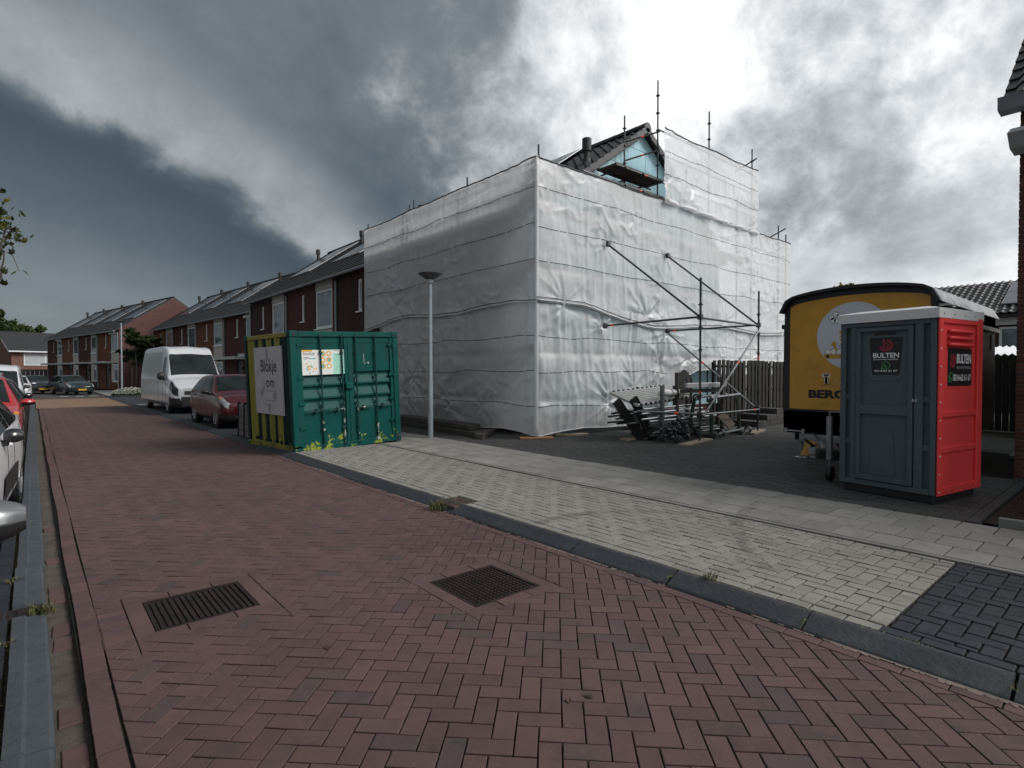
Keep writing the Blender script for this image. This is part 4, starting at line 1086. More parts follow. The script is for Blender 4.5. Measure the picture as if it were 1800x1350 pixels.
# ================================================================== white sheeting
def cloth_material():
    m = bpy.data.materials.new('scaffold_sheeting'); m.use_nodes = True; t = NT(m.node_tree); MATS['cloth'] = m
    t.n.remove(t.n['Principled BSDF']); out = t.n['Material Output']
    vec = t.new('ShaderNodeTexCoord').outputs['Object']
    n = t.noise(vec, 1.1, 6, .6); n2_ = t.noise(vec, 9, 6, .7)
    c = t.ramp(t.math('ADD', t.math('MULTIPLY', n, .7), t.math('MULTIPLY', n2_, .3)), [(.3, (.76, .765, .775)), (.6, (.86, .865, .873)), (.8, (.89, .892, .896))])
    bp = t.new('ShaderNodeBump'); bp.inputs['Strength'].default_value = .28; bp.inputs['Distance'].default_value = .02
    wv = t.new('ShaderNodeMapping'); t.link(vec, wv.inputs['Vector']); wv.inputs['Scale'].default_value = (3.0, 3.0, .9)
    t.link(t.noise(wv.outputs[0], 4.0, 8, .7, .6), bp.inputs['Height'])
    df = t.new('ShaderNodeBsdfDiffuse'); t.link(c, df.inputs[0]); t.link(bp.outputs[0], df.inputs['Normal'])
    tl = t.new('ShaderNodeBsdfTranslucent'); t.link(c, tl.inputs[0]); t.link(bp.outputs[0], tl.inputs['Normal'])
    gl = t.new('ShaderNodeBsdfGlossy'); gl.inputs['Roughness'].default_value = .38; t.link(bp.outputs[0], gl.inputs['Normal'])
    m1 = t.new('ShaderNodeMixShader'); m1.inputs[0].default_value = .46; t.link(df.outputs[0], m1.inputs[1]); t.link(tl.outputs[0], m1.inputs[2])
    m2 = t.new('ShaderNodeMixShader'); m2.inputs[0].default_value = .10; t.link(m1.outputs[0], m2.inputs[1]); t.link(gl.outputs[0], m2.inputs[2])
    tr = t.new('ShaderNodeBsdfTransparent')
    m3 = t.new('ShaderNodeMixShader'); m3.inputs[0].default_value = .20; t.link(m2.outputs[0], m3.inputs[1]); t.link(tr.outputs[0], m3.inputs[2])
    t.link(m3.outputs[0], out.inputs[0]); return m
m_cloth = cloth_material()
m_band = M('eyelet_band', [(.05, .052, .056)], rough=.7, var=.3)
m_rope = M('hem_rope', [(.45, .46, .47), (.55, .56, .57)], rough=.7, var=.2, scale=9)

def star(u, z, u0, z0, A, rad, n, ph):
    du, dz = u - u0, z - z0; r = np.sqrt(du * du + dz * dz) + 1e-4; th = np.arctan2(dz, du)
    ct, st = np.cos(th), np.sin(th)
    rid = (1 - np.abs(2 * vnoise(ct * n * .55 + ph * 9 + 40 + r * .5, st * n * .55 + ph * 5 + 40, int(7 + 31 * ph)) - 1)) ** 2.2
    return A * np.exp(-r / rad) * np.clip(r / .12, 0, 1) * (1.5 * rid - .5) - A * .45 * np.exp(-(r / .16) ** 2)
class Sheet:
    """hanging cloth: u along the ledger, z up, out = outward normal; folds from fbm, ledgers and tie points"""
    def __init__(s, o, ud, nd, W, zlo, zhi, seed, lift=(), stars=(), folds=.03, slack=.05, fine=.012, vertical=True, edge=None):
        s.o = np.array(o, float); s.ud = np.array(ud, float); s.nd = np.array(nd, float); s.W = W; s.zlo = zlo; s.zhi = zhi
        s.seed = seed; s.lift = lift; s.stars = stars; s.folds = folds; s.slack = slack; s.fine = fine; s.edge = edge
    def disp(s, u, z):
        q = s.seed
        d = s.slack * fbm(u * .55, z * .8, q, 3) * 2
        env = np.clip(.35 + 1.6 * (fbm(u * .35 + 7, z * .5, q + 3, 2) + .25), 0, 1.4)
        wu = u + .35 * fbm(u * .8, z * .6, q + 5, 3)
        fo = (1 - np.abs(2 * vnoise(wu * 3.6, z * .32, q + 9) - 1)) ** 2
        fo2 = (1 - np.abs(2 * vnoise(wu * 7.5 + .4 * z, z * .5, q + 11) - 1)) ** 2
        d = d + env * (s.folds * fo + s.folds * .45 * fo2)
        # crumples: ridged noise, slanted
        rd = (1 - np.abs(2 * vnoise(u * 3.1 + z * 2.1, z * 3.3 - u * .9, q + 21) - 1)) ** 3
        cr = np.clip(fbm(u * .6, z * .9, q + 31, 2) * 3 + .2, 0, 1)
        d = d + s.fine * 2.2 * rd * cr + s.fine * fbm(u * 6, z * 5, q + 41, 3)
        for zl, A in s.lift: d = d - A * np.exp(-((z - zl) / .09) ** 2) + A * .5 * np.exp(-((z - zl + .25) / .22) ** 2) * (.6 + fbm(u * 1.1, z * 0 + zl, q + 51, 2) * 2)
        for (u0, z0, A, rad, n, ph) in s.stars: d = d + star(u, z, u0, z0, A, rad, n, ph)
        return d
    def pt(s, u, z, off=0.0):
        u = np.asarray(u, float); z = np.asarray(z, float)
        d = s.disp(u, z) + off
        if s.edge is not None:
            w_ = np.clip(np.minimum(u, s.W - u) / .12, 0, 1); d = d * w_ + off * (1 - w_)
        P = s.o[None, :] + u.reshape(-1, 1) * s.ud[None, :] + d.reshape(-1, 1) * s.nd[None, :]
        P[:, 2] += z.reshape(-1); return P.reshape(u.shape + (3,))
    def build(s, name, label, cat='sheeting', step=.045, hole=None, group='white sheeting on the scaffold'):
        nu = int(s.W / step) + 1; us = np.linspace(0, s.W, nu); nz = int(np.max(s.zhi(us) - s.zlo(us)) / step) + 1
        tz = np.linspace(0, 1, nz); U, T = np.meshgrid(us, tz, indexing='ij')
        lo = s.zlo(us)[:, None]; hi = s.zhi(us)[:, None]; Z = lo + (hi - lo) * T
        P = s.pt(U, Z).reshape(-1, 3)
        idx = np.arange(nu * nz).reshape(nu, nz)
        F = np.stack([idx[:-1, :-1], idx[1:, :-1], idx[1:, 1:], idx[:-1, 1:]], -1).reshape(-1, 4)
        if hole is not None:
            cu = (U[:-1, :-1] + U[1:, 1:]).reshape(-1) / 2; cz = (Z[:-1, :-1] + Z[1:, 1:]).reshape(-1) / 2; F = F[~hole(cu, cz)]
        me = bpy.data.meshes.new(name); me.from_pydata(P.tolist(), [], F.tolist()); me.update(); me.materials.append(m_cloth)
        me.polygons.foreach_set('use_smooth', [True] * len(me.polygons))
        o = link(name, me); tag(o, label, cat, group); s.obj = o; return o
    def band(s, zb, seed, u0=0.0, u1=None, sag=.05):
        u1 = s.W if u1 is None else u1; mb = MB(); r_ = random.Random(seed); u = u0
        while u < u1 - .05:
            L_ = r_.uniform(.26, .42); us = np.linspace(u, min(u + L_, u1), 7)
            zz = zb + sag * fbm(us * .8, us * 0 + seed, seed, 2) * 2 - .035 * np.abs(np.sin(us * 1.1 + seed))
            a = s.pt(us, zz - .0085, .005); b_ = s.pt(us, zz + .0085, .005); mb.grid([a, b_], flip=True); u += L_ + r_.uniform(.015, .06)
        mb.build('eyelet_band', m_band, s.obj)
    def hem(s, fz, r=.014, mat_=None, off=.02, name='hem_rope', u0=0.0, u1=None):
        us = np.linspace(u0, s.W if u1 is None else u1, int(s.W / .12)); zz = fz(us); pts = s.pt(us, zz, off)
        MB().path([tuple(p) for p in pts], r, 6).build(name, mat_ or m_rope, s.obj, smooth=True)

cst = lambda v: (lambda u: np.full_like(np.asarray(u, float), v))
XC, YC = 8.89, 9.50
# street side: u runs from the corner away along +y ; outward -x
lo_up = lambda u: 3.26 + .05 * np.sin(u * 1.3) + .10 * fbm(u * .7, u * 0, 5, 3) - .18 * np.clip((u - 6.6) / 2.2, 0, 1)
sA = Sheet((XC, YC, 0), (0, 1, 0), (-1, 0, 0), 8.85, lo_up, lambda u: TOPZ - .035 * np.sin(np.pi * np.clip((u % 2.85) / 2.85, 0, 1)), 101, lift=((5.66, .012), (4.1, .015)), stars=((6.55, 3.75, .07, .5, 5, 0.4), (5.4, 3.4, .05, .45, 4, 1.0), (3.0, 3.45, .04, .4, 5, 2.0), (.1, 3.35, .05, .35, 6, 0), (2.85, 6.6, .02, .3, 5, 0), (5.9, 6.6, .02, .3, 5, 0)), folds=.034, slack=.05, fine=.022, edge=1)
sA.build('sheeting', 'upper white sheet on the street side of the scaffold, bright above the dark eaves line')
for i, zb in enumerate((5.98, 5.10, 4.28)): sA.band(zb, 5 + i)
sA.hem(lambda u: TOPZ - .012 - .035 * np.sin(np.pi * np.clip((u % 2.85) / 2.85, 0, 1)), .016, m_band, .012, 'top_rope')
sA.hem(lambda u: lo_up(u) + .02, .018, m_rope, .025); sA.hem(lambda u: lo_up(u) + .075, .010, m_band, .03, 'hem_gap_line')  # shaded gap along the hem drawn in as a thin dark tube
lo_l = lambda u: .20 + .03 * np.sin(u * .9 + .4) - .08 * np.clip(1 - u / 1.2, 0, 1) + .03 * np.sin(u * 2.3)
sB = Sheet((XC + .03, YC, 0), (0, 1, 0), (-1, 0, 0), 7.6, lo_l, lambda u: 3.42 + .05 * fbm(u, u * 0, 6, 2), 131, lift=((2.1, .02), (.95, .03)), stars=((5.6, 1.5, .09, .5, 4, .5), (6.0, .9, .08, .4, 5, 2), (3.6, .7, .05, .45, 5, 1), (.1, .85, .04, .3, 6, 0), (2.0, .75, .05, .5, 4, 1.2)), folds=.045, slack=.09, fine=.026, edge=1)
sB.build('sheeting', 'lower white sheet on the street side hanging behind the lamp post')
for i, zb in enumerate((2.52, 1.68, .88)): sB.band(zb, 15 + i)
sB.hem(lambda u: lo_l(u) + .012, .014, m_rope, .01, 'bottom_rope')
# gable side: u along +x ; outward -y
lo_g = lambda u: 3.24 + .07 * np.sin(u * .9 + 1) + .08 * fbm(u * .8, u * 0, 15, 3) - .30 * np.clip((u - 1.5) / 3.0, 0, 1) + .12 * np.clip((u - 6) / 3, 0, 1)
sC = Sheet((XC, YC, 0), (1, 0, 0), (0, -1, 0), 13.47, lo_g, lambda u: TOPZ - .03 * np.sin(np.pi * np.clip((u % 2.6) / 2.6, 0, 1)), 171, lift=((5.66, .01), (4.1, .012)), stars=((.9, 3.3, .06, .45, 6, .3), (2.5, 4.95, .035, .3, 6, 0), (5.15, 5.0, .035, .3, 6, 0), (4.2, 3.2, .09, .55, 4, .8), (5.0, 3.05, .07, .4, 5, 2.2), (8.5, 3.3, .05, .5, 5, 1)), folds=.028, slack=.05, fine=.016, edge=1)
sC.build('sheeting', 'upper white sheet across the gable side of the scaffold with long vertical creases')
for i, zb in enumerate((5.95, 5.06, 4.24)): sC.band(zb, 25 + i)
sC.hem(lambda u: TOPZ - .012 - .03 * np.sin(np.pi * np.clip((u % 2.6) / 2.6, 0, 1)), .015, m_band, .012, 'top_rope')
sC.hem(lambda u: lo_g(u) + .02, .02, m_rope, .03); sC.hem(lambda u: lo_g(u) + .085, .011, m_band, .035, 'hem_gap_line'); sC.hem(lambda u: lo_g(u) - .03, .012, m_band, .03, 'hem_gap_line')  # dark tubes above and below the hem rope draw in its shaded gap
lo_h = lambda u: .12 + .10 * np.clip(u / 1.6, 0, 1) + .03 * np.sin(u * 1.6) + .95 * np.clip((u - 4.75) / .9, 0, 1) ** 1.4 + .55 * np.clip((u - 5.6) / 1.2, 0, 1)
sD = Sheet((XC, YC + .03, 0), (1, 0, 0), (0, -1, 0), 13.3, lo_h, lambda u: 3.42 - .22 * np.clip((u - 1.5) / 3, 0, 1) + .04 * fbm(u, u * 0, 66, 2), 211, lift=((2.1, .02), (.95, .025)), stars=((.9, 3.2, .06, .4, 6, .3), (2.36, 2.85, .10, .32, 5, 0), (5.15, 2.8, .11, .4, 5, 1), (4.95, 1.9, .1, .5, 4, 2.2), (2.55, .85, .10, .42, 6, .8), (3.6, 1.2, .06, .5, 4, 0), (6.2, 2.0, .06, .5, 4, 1.4)), folds=.06, slack=.09, fine=.02, edge=1)
sD.build('sheeting', 'lower white sheet on the gable side, deeply folded and lifted behind the scaffold pile')
for i, (zb, ue) in enumerate(((2.50, 13), (1.66, 5.4), (.84, 4.3))): sD.band(zb, 35 + i, u1=ue, sag=.08)
sD.hem(lambda u: lo_h(u) + .012, .016, m_rope, .015, 'bottom_rope')
# raised piece at the roof
sE = Sheet((13.86, YC - .03, 0), (1, 0, 0), (0, -1, 0), 5.7, lambda u: 6.52 + .08 * fbm(u * 1.3, u * 0, 70, 3) + .03 * np.sin(u * 3), lambda u: 8.68 + .015 * u - .05 * np.sin(np.pi * np.clip((u % 2.85) / 2.85, 0, 1)), 251, lift=((7.25, .015),), stars=((.08, 7.1, .05, .5, 5, .4), (.1, 8.5, .03, .4, 5, 0), (1.3, 6.75, .04, .6, 3, 1.7), (5.6, 6.9, .05, .4, 5, 1)), folds=.03, slack=.06, fine=.016)
sE.build('sheeting', 'small raised white sheet beside the open roof platform')
for i, zb in enumerate((8.05, 7.38)): sE.band(zb, 45 + i)
sE.hem(lambda u: 8.665 + .015 * u - .05 * np.sin(np.pi * np.clip((u % 2.85) / 2.85, 0, 1)), .015, m_band, .012, 'top_rope')
us = np.linspace(0, 5.7, 40); zz = 6.55 + .07 * fbm(us * 1.3, us * 0, 70, 3); rr = [.05 + .028 * math.sin(u * 6) + .02 * math.sin(u * 13 + 1) for u in us]
MB().path([tuple(p) for p in sE.pt(us, zz, .05)], rr, 8).build('rolled_hem', m_cloth, sE.obj, smooth=True)
# wrapped corner pole
o = MB().path([(XC + .02, YC + .02, z) for z in np.linspace(.16, 6.64, 30)], .045, 8).build('corner_wrap', m_cloth, sC.obj, smooth=True)

# ================================================================== buttress frame
BT = thing('scaffold_buttress', 'raking tube buttress frame propping the gable side of the scaffold', 'scaffold')
p1 = (11.2, 6.68); p2 = (14.27, 6.85)
s1_ = standard(p1[0], p1[1], P_ + .05, 3.7, BT, m_tubed); s2_ = standard(p2[0], p2[1], P_ + .05, 3.73, BT, m_tubed)
MB().tube((p1[0], p1[1], 3.3), (p1[0], p1[1], 3.72), .026, 8).build('painted_sleeve', m_green, s1_)
MB().tube((p1[0], p1[1], P_ + .1), (p1[0], p1[1], P_ + .45), .0275, 8).build('painted_sleeve', m_green, s1_)
MB().tube((p1[0], p1[1], 1.10), (p1[0], p1[1], 1.22), .0262, 10).build('marker_tape', m_orange, s1_); MB().tube((p2[0], p2[1], 1.95), (p2[0], p2[1], 2.07), .0262, 10).build('marker_tape', m_orange, s2_)
for a, b_, mk, mm in (((11.36, 9.45, 4.96), (p1[0], p1[1] + .06, 2.9), (), m_tubed), ((14.03, 9.45, 5.02), (p2[0], p2[1] + .06, 2.9), (), m_tubed),
             ((11.25, 9.45, 2.84), (p1[0], p1[1] + .05, 2.86), (.1,), m_tubed), ((14.05, 9.45, 2.84), (p2[0], p2[1] + .05, 2.86), (.1,), m_tubed),
             ((p1[0], p1[1], 2.84), (p2[0], p2[1], 2.84), (), m_tubed), ((14.05, 9.4, 2.76), (p2[0] - .03, p2[1] + .05, .72), (.42,), m_tube),
             ((p2[0] - .04, p2[1] - .04, 2.74), (p1[0] + .06, p1[1] - .05, .66), (.42,), m_tube),
             ((p1[0], p1[1] - .03, .70), (p2[0], p2[1] - .03, .68), (.9,), m_tube), ((10.1, 7.55, .78), (p1[0], p1[1], .71), (.62,), m_tube)):
    tube(a, b_, 'brace', par=BT, marks=mk, mat_=mm)
for p in ((p1[0], p1[1], 2.86), (p2[0], p2[1], 2.86), (p1[0], p1[1], .7), (p2[0], p2[1], .7)):
    MB().cbox(p[0] - .05, p[1] - .05, p[2] - .06, p[0] + .05, p[1] + .06, p[2] + .06, .015).tube((p[0], p[1] - .02, p[2]), (p[0], p[1] - .02, p[2] + .14), .012, 6).build('coupler', m_tubed, BT)
for p in ((11.36, 9.42, 4.96), (11.25, 9.42, 2.84), (14.03, 9.42, 5.02), (14.05, 9.42, 2.84)): MB().cbox(p[0] - .06, p[1] - .04, p[2] - .07, p[0] + .06, p[1] + .05, p[2] + .07, .015).build('coupler', m_tubed, BT)
sole(10.35, 6.55, 11.75, 6.80, m_pale, 'weathered pale plank under the near leg of the buttress frame')
sole(13.6, 6.72, 14.75, 6.98, m_pale, 'weathered pale plank under the leg of the buttress frame next to the fence')
sole(10.2, 8.0, 10.95, 7.95, m_pale, 'short pale plank lying under the tube stillage')

# ================================================================== stack of scaffold material
ST = thing('tube_stillage', 'steel stillage rack full of galvanised scaffold tubes against the sheeting', 'rack', (0, 0, P_))
for x, y, h_, m_ in ((11.05, 7.55, 1.25, m_tube), (11.75, 7.62, 1.55, m_oldwood), (12.65, 7.9, 1.4, m_tubed), (13.1, 7.2, 1.45, m_oldwood), (11.4, 8.5, 1.2, m_tubed), (13.0, 8.5, 1.2, m_tubed)):
    MB().cbox(x - .04, y - .04, 0, x + .04, y + .04, h_, .006).build('post', m_, ST)
for y, z in ((7.6, .35), (8.5, .35)): MB().cbox(10.6, y - .03, z - .04, 13.4, y + .03, z + .04, .006).build('rail', m_tubed, ST)
r_ = random.Random(5)
for i in range(28):
    lay = i // 9; y = 7.62 + (i % 9) * .095 + r_.uniform(-.02, .02); z = .42 + lay * .105 + r_.uniform(-.015, .015); a = r_.uniform(-.05, .05); x0 = 10.3 + r_.uniform(-.25, .35); L_ = r_.choice([2.2, 2.6, 3.0])
    o = tube((x0, y - a, z + r_.uniform(-.03, .03)), (x0 + L_, y + a, z + r_.uniform(-.02, .03)), 'tube', par=ST, mat_=m_alu if i % 3 == 0 else m_tube, marks=(r_.uniform(.2, .8),) if i % 4 == 0 else ())
for i in range(12):
    y = 7.4 + i * .1; tube((10.6 + r_.uniform(0, .5), y, .1 + (i % 2) * .08), (12.9 + r_.uniform(0, .8), y + r_.uniform(-.1, .1), .1 + (i % 2) * .09 + r_.uniform(0, .05)), 'tube', par=ST, mat_=r_.choice([m_tube, m_green]), marks=(r_.uniform(.2, .8),) if i % 3 == 0 else ())
for k_, (x0, y0, x1, y1) in enumerate(((11.7, 7.62, 13.2, 7.35),)):
    MB().cbox(11.75, 7.35, 1.18, 13.6, 7.40, 1.30, .01).build('aluminium_beam', m_alu, ST); MB().cbox(11.7, 7.44, 1.06, 13.6, 7.52, 1.15, .01).build('timber_beam', m_oldwood, ST)
# perforated aluminium decks on top
m_deck = M('perforated_deck', [(.36, .37, .35), (.44, .45, .43)], rough=.5, metal=.4, var=.15, scale=8)
DK = thing('scaffold_deck', 'perforated aluminium deck with black and white hazard edges lying on the tube stack', 'deck', (10.2, 7.62, .86), (R(20), R(-3), R(2)))
MB().cbox(0, 0, 0, 2.3, .80, .05, .006).build('panel', m_deck, DK)
for i in range(28):
    for j in range(6):
        pass
mb = MB()
for i in range(40):
    for j in range(8): mb.box(.06 + i * .055, .05 + j * .09, .0505, .085 + i * .055, .075 + j * .09, .0525)
o = mb.build('perforations', m_black, DK); o['kind'] = 'stuff'
for y in (-.015, .785):
    for i in range(24): MB().box(i * .096, y, .03, i * .096 + .05, y + .03, .075).build('hazard_stripe', m_black if i % 2 else m_wframe, DK)
SB = thing('rolled_sheet', 'rolled white plastic sheet lying on the perforated deck', 'sheet', (11.05, 7.62, 1.14), (0, 0, R(3)))
MB().path([(0, 0, 0), (.15, .01, .02), (.5, 0, 0), (.9, .02, .01), (1.3, 0, -.02)], [.06, .10, .085, .08, .05], 10).build('roll', m_wframe, SB, smooth=True)
for x in (.45, .95): MB().path([(x + .0 * i, .095 * math.cos(i * .5), .095 * math.sin(i * .5)) for i in range(14)], .008, 5).build('strap', m_black, SB)
# stillage frames with wheels, dark green
GR = thing('green_trestle', 'dark green steel trestle frame on pipe ends standing beside the tube stack', 'trestle', (12.0, 6.95, P_))
for x in (.25, 1.55):
    mb = MB(); mb.path([(x - .08, 0, .05), (x - .03, .03, .5), (x, .1, .92)], .045, 6); mb.path([(x + .1, .75, .05), (x + .02, .6, .5), (x, .5, .92)], .045, 6); mb.build('leg', m_green, GR)
    MB().tube((x - .12, -.12, .05), (x + .12, .9, .05), .04, 8).build('foot', m_green, GR)
    for y in (-.15, .5):
        mb = MB(); mb.lathe([(.075, -.05), (.085, -.05), (.085, .05), (.075, .05), (.062, .05), (.062, -.05), (.075, -.05)], 16, Matrix.Translation((x + .1, y, .12 if y < 0 else .95)) @ Matrix.Rotation(R(90), 4, 'Y'), close=False); mb.build('pipe_end', m_tubed, GR)
MB().tube((.2, .05, .95), (1.7, .1, 1.0), .035, 8).build('cross_bar', m_tube, GR); MB().tube((.2, .5, .95), (1.7, .5, .98), .035, 8).build('cross_bar', m_tube, GR); MB().tube((.15, -.1, .1), (1.75, .0, .12), .03, 8).build('cross_bar', m_tube, GR)
# heap of couplers
for i in range(70):
    x = 11.35 + r_.gauss(0, .38); y = 7.2 + r_.gauss(0, .16); d_ = math.hypot((x - 11.35) / .6, (y - 7.2) / .3); z = max(.05, .62 - .36 * d_) * r_.uniform(.3, 1.0)
    if i == 0:
        cm = MB(); cm.cbox(-.05, -.035, -.03, .05, .035, .03, .012); cm.lathe([(.026, -.04), (.042, -.04), (.042, .04), (.026, .04)], 8, Matrix.Translation((.06, 0, 0)) @ Matrix.Rotation(R(90), 4, 'X')); cm.tube((-.04, 0, .02), (-.04, 0, .09), .01, 6); cme = cm.mesh('coupler', m_tubed)
    o = link('scaffold_coupler', cme, None, (x, y, P_ + z), (r_.uniform(0, 6), r_.uniform(0, 6), r_.uniform(0, 6))); tag(o, 'rusty steel coupler in the heap below the tube stack', 'coupler', 'heap of scaffold couplers')
# leaning boards at the left of the stack
LB = []
for i, (x, y, a) in enumerate(((10.2, 7.9, 38), (10.42, 7.74, 33))):
    o = MB().cbox(-.10, -.035, 0, .10, .035, 1.15, .004).build('leaning_board', m_fence, loc=(x + .42, y - .1, P_ + .02), rot=(R(8), -R(a), R(-28 + i * 5))); tag(o, 'dark timber board leaning at the end of the tube stack', 'board', 'leaning boards')
o = MB().cbox(0, 0, 0, .5, .4, .02, .004).build('plywood_sheet', m_board, loc=(12.55, 6.72, P_ + .2), rot=(R(48), R(-10), R(12))); tag(o, 'tilted brown plywood offcut leaning on the green trestle', 'plywood')
# dark beams on the ground along the street side
for i, (x0, y0, x1, y1, z) in enumerate(((8.05, 10.6, 8.3, 14.4, 0), (8.28, 10.7, 8.5, 14.6, 0), (8.5, 10.9, 8.72, 14.9, 0), (8.15, 11.0, 8.4, 15, .14), (8.4, 11.1, 8.62, 15.2, .14))):
    a = math.atan2(y1 - y0, x1 - x0); L_ = math.hypot(x1 - x0, y1 - y0)
    o = MB().cbox(0, -.09, 0, L_, .09, .13, .008).build('timber_beam', m_oldwood, loc=(x0, y0, P_ + z), rot=(0, 0, a)); tag(o, 'dark timber beam lying along the foot of the street side sheeting', 'beam', 'beams on the ground')
o = MB().cbox(0, -.1, 0, 1.25, .1, .12, .008).build('timber_beam', m_oldwood, loc=(7.85, 10.35, P_), rot=(0, 0, R(38))); tag(o, 'short dark timber beam end pointing out near the lamp post', 'beam')

# ================================================================== wooden fence with gate behind the stack
FN = thing('wooden_fence', 'dark weathered hit and miss board fence right of the scaffold pile', 'fence', (14.75, 8.35, P_))
fb = MB().cbox(0, 0, 0, .145, .02, 1.88, .004).mesh('board', m_fence)
x = 0.0; i = 0
while x < 7.6:
    if i % 14 == 0: MB().cbox(x - .005, .0, 0, x + .085, .09, 1.86, .006).build('post', m_fence, FN); x += .09
    link('board', fb, FN, (x, -.025 if i % 2 else .07, .04 + rng.uniform(-.02, .02)), (0, rng.uniform(-.008, .008), 0)); x += .118; i += 1
for z in (.35, 1.0, 1.7): MB().box(0, .0, z, 7.7, .045, z + .07).build('rail', m_fence, FN)
GA = thing('garden_gate', 'arched dark board gate standing open in front of the blue insulation', 'gate', (13.45, 8.75, P_), (0, 0, R(8)))
for i in range(9):
    u = (i + .5) / 9; MB().cbox(i * .12, 0, .05, i * .12 + .115, .02, 1.35 + .28 * math.sin(math.pi * u), .004).build('board', m_fence, GA)
for z in (.3, 1.1): MB().box(0, .021, z, 1.08, .05, z + .08).build('rail', m_fence, GA)
PP = thing('paving_stack', 'low stack of dark paving blocks at the foot of the fence', 'paving stack', (15.6, 7.5, P_))
for k_ in range(3):
    for i in range(8 - k_ * 3):
        for j in range(4): MB().cbox((i + k_ * 3) * .205, j * .205, k_ * .16, (i + k_ * 3) * .205 + .2, j * .205 + .2, k_ * .16 + .155, .006).build('block', m_drive, PP)

# ================================================================== shipping container
def chipped(name, base, base2, chip, chip2=None, amt=.75, low=.7, rough=.5):
    m = bpy.data.materials.new(name); m.use_nodes = True; t = NT(m.node_tree); MATS[name] = m; b = t.n['Principled BSDF']
    vec = t.new('ShaderNodeTexCoord').outputs['Object']; sp = t.new('ShaderNodeSeparateXYZ'); t.link(vec, sp.inputs[0])
    c = t.ramp(t.noise(vec, 2.2, 7, .65, .3), [(.3, base), (.7, base2)])
    low_ = t.rng(sp.outputs[2], .05, low, .12, -.06)
    n = t.math('ADD', t.math('MULTIPLY', t.noise(vec, 4.5, 6, .6, .5), .6), t.math('MULTIPLY', t.noise(vec, 17, 8, .7, .3), .4))
    mask = t.rng(t.math('ADD', n, low_), .648, .666, 0.0, amt)
    c = t.mix(mask, c, (*chip, 1))
    if chip2:
        n2_ = t.noise(vec, 31, 6, .7); c = t.mix(t.rng(t.math('ADD', n2_, t.math('MULTIPLY', low_, .35)), .70, .72, 0.0, .85), c, (*chip2, 1))
    mp = t.new('ShaderNodeMapping'); t.link(vec, mp.inputs[0]); mp.inputs['Scale'].default_value = (9, 9, .7)
    st = t.noise(mp.outputs[0], 1.6, 6, .6); c = t.mix(t.rng(st, .5, .75, 0.0, .38), c, (.03, .028, .02, 1))
    t.link(c, b.inputs['Base Color']); b.inputs['Roughness'].default_value = rough; b.inputs['Specular IOR Level'].default_value = .2
    bp = t.new('ShaderNodeBump'); bp.inputs['Strength'].default_value = .25; bp.inputs['Distance'].default_value = .01; t.link(t.noise(vec, 14, 5, .6), bp.inputs['Height']); t.link(bp.outputs[0], b.inputs['Normal'])
    return m
m_cg = chipped('container_green', (.0, .05, .045), (.0, .075, .066), (.33, .36, .03), (.3, .3, .27))
m_cdark = chipped('container_dark_green', (.004, .017, .018), (.006, .026, .026), (.2, .2, .04), (.3, .3, .26), amt=.5)
m_cy = chipped('container_yellow', (.21, .195, .035), (.27, .25, .05), (.05, .05, .035), (.12, .1, .05), amt=.7, low=1.0)
m_bar = chipped('lock_bar', (.004, .035, .034), (.008, .055, .052), (.45, .45, .42), (.5, .5, .47), amt=.9, low=2.4)
m_sign = M('sign_white', [(.42, .42, .43), (.5, .5, .505)], rough=.5, var=.12, scale=2, dirt=(.3, .3, .24), dirt_amt=.3)
m_print = M('print_black', [(.012, .012, .014)], rough=.6)
m_pgrey = M('print_grey', [(.27, .275, .28)], rough=.6, var=.15)
m_poster = M('poster_white', [(.72, .73, .70)], rough=.35, var=.06)
m_pyel = M('print_yellow', [(.7, .40, .06)], rough=.45); m_pteal = M('print_teal', [(.12, .42, .38)], rough=.45); m_pmint = M('print_mint', [(.36, .66, .56)], rough=.45)

CT = thing('shipping_container', 'small green storage container with doors, yellow striped side and paint chipped along its base', 'container', (3.86, 11.0, .005), (0, R(-2.3), R(4)))
W_, D_, H_ = 2.44, 2.44, 2.44
for x in (0, W_ - .13):
    for y in (0, D_ - .13): MB().cbox(x, y, .16, x + .13, y + .13, H_ - .13, .008).build('corner_post', m_cg if y == 0 else m_cdark, CT)
def casting(x, y, z):
    o = MB().cbox(x - .004, y - .004, z, x + .164, y + .164, z + .125, .012).build('corner_casting', m_cg, CT)
    mb = MB(); mb.lathe([(.034, -.002), (.034, .002)], 14, Matrix.Translation((x + .08, y - .0065, z + .062)) @ Matrix.Rotation(R(90), 4, 'X')); mb.lathe([(.034, -.002), (.034, .002)], 14, Matrix.Translation((x - .0065, y + .08, z + .062)) @ Matrix.Rotation(R(90), 4, 'Y')); mb.build('hole', m_black, o)
for x in (0, W_ - .16):
    for y in (0, D_ - .16):
        for z in (.0, H_ - .125): casting(x, y, z)
MB().cbox(.16, .0, H_ - .12, W_ - .16, .12, H_ - .01, .008).build('header', m_cg, CT)
MB().cbox(.16, .0, .02, W_ - .16, .12, .15, .008).build('sill', m_cg, CT)
for x in (0.01, W_ - .11):
    MB().cbox(x, .16, H_ - .11, x + .1, D_ - .16, H_ - .02, .008).build('top_rail', m_cy, CT); MB().cbox(x, .16, .03, x + .1, D_ - .16, .16, .008).build('bottom_rail', m_cy, CT)
for i in range(7): MB().box(.012, .4 + i * .26, .17, .05, .46 + i * .26, .235).build('drip_tab', m_cdark, CT)
MB().box(.11, .12, H_ - .09, W_ - .11, D_ - .05, H_ - .06).build('roof_sheet', m_cdark, CT)
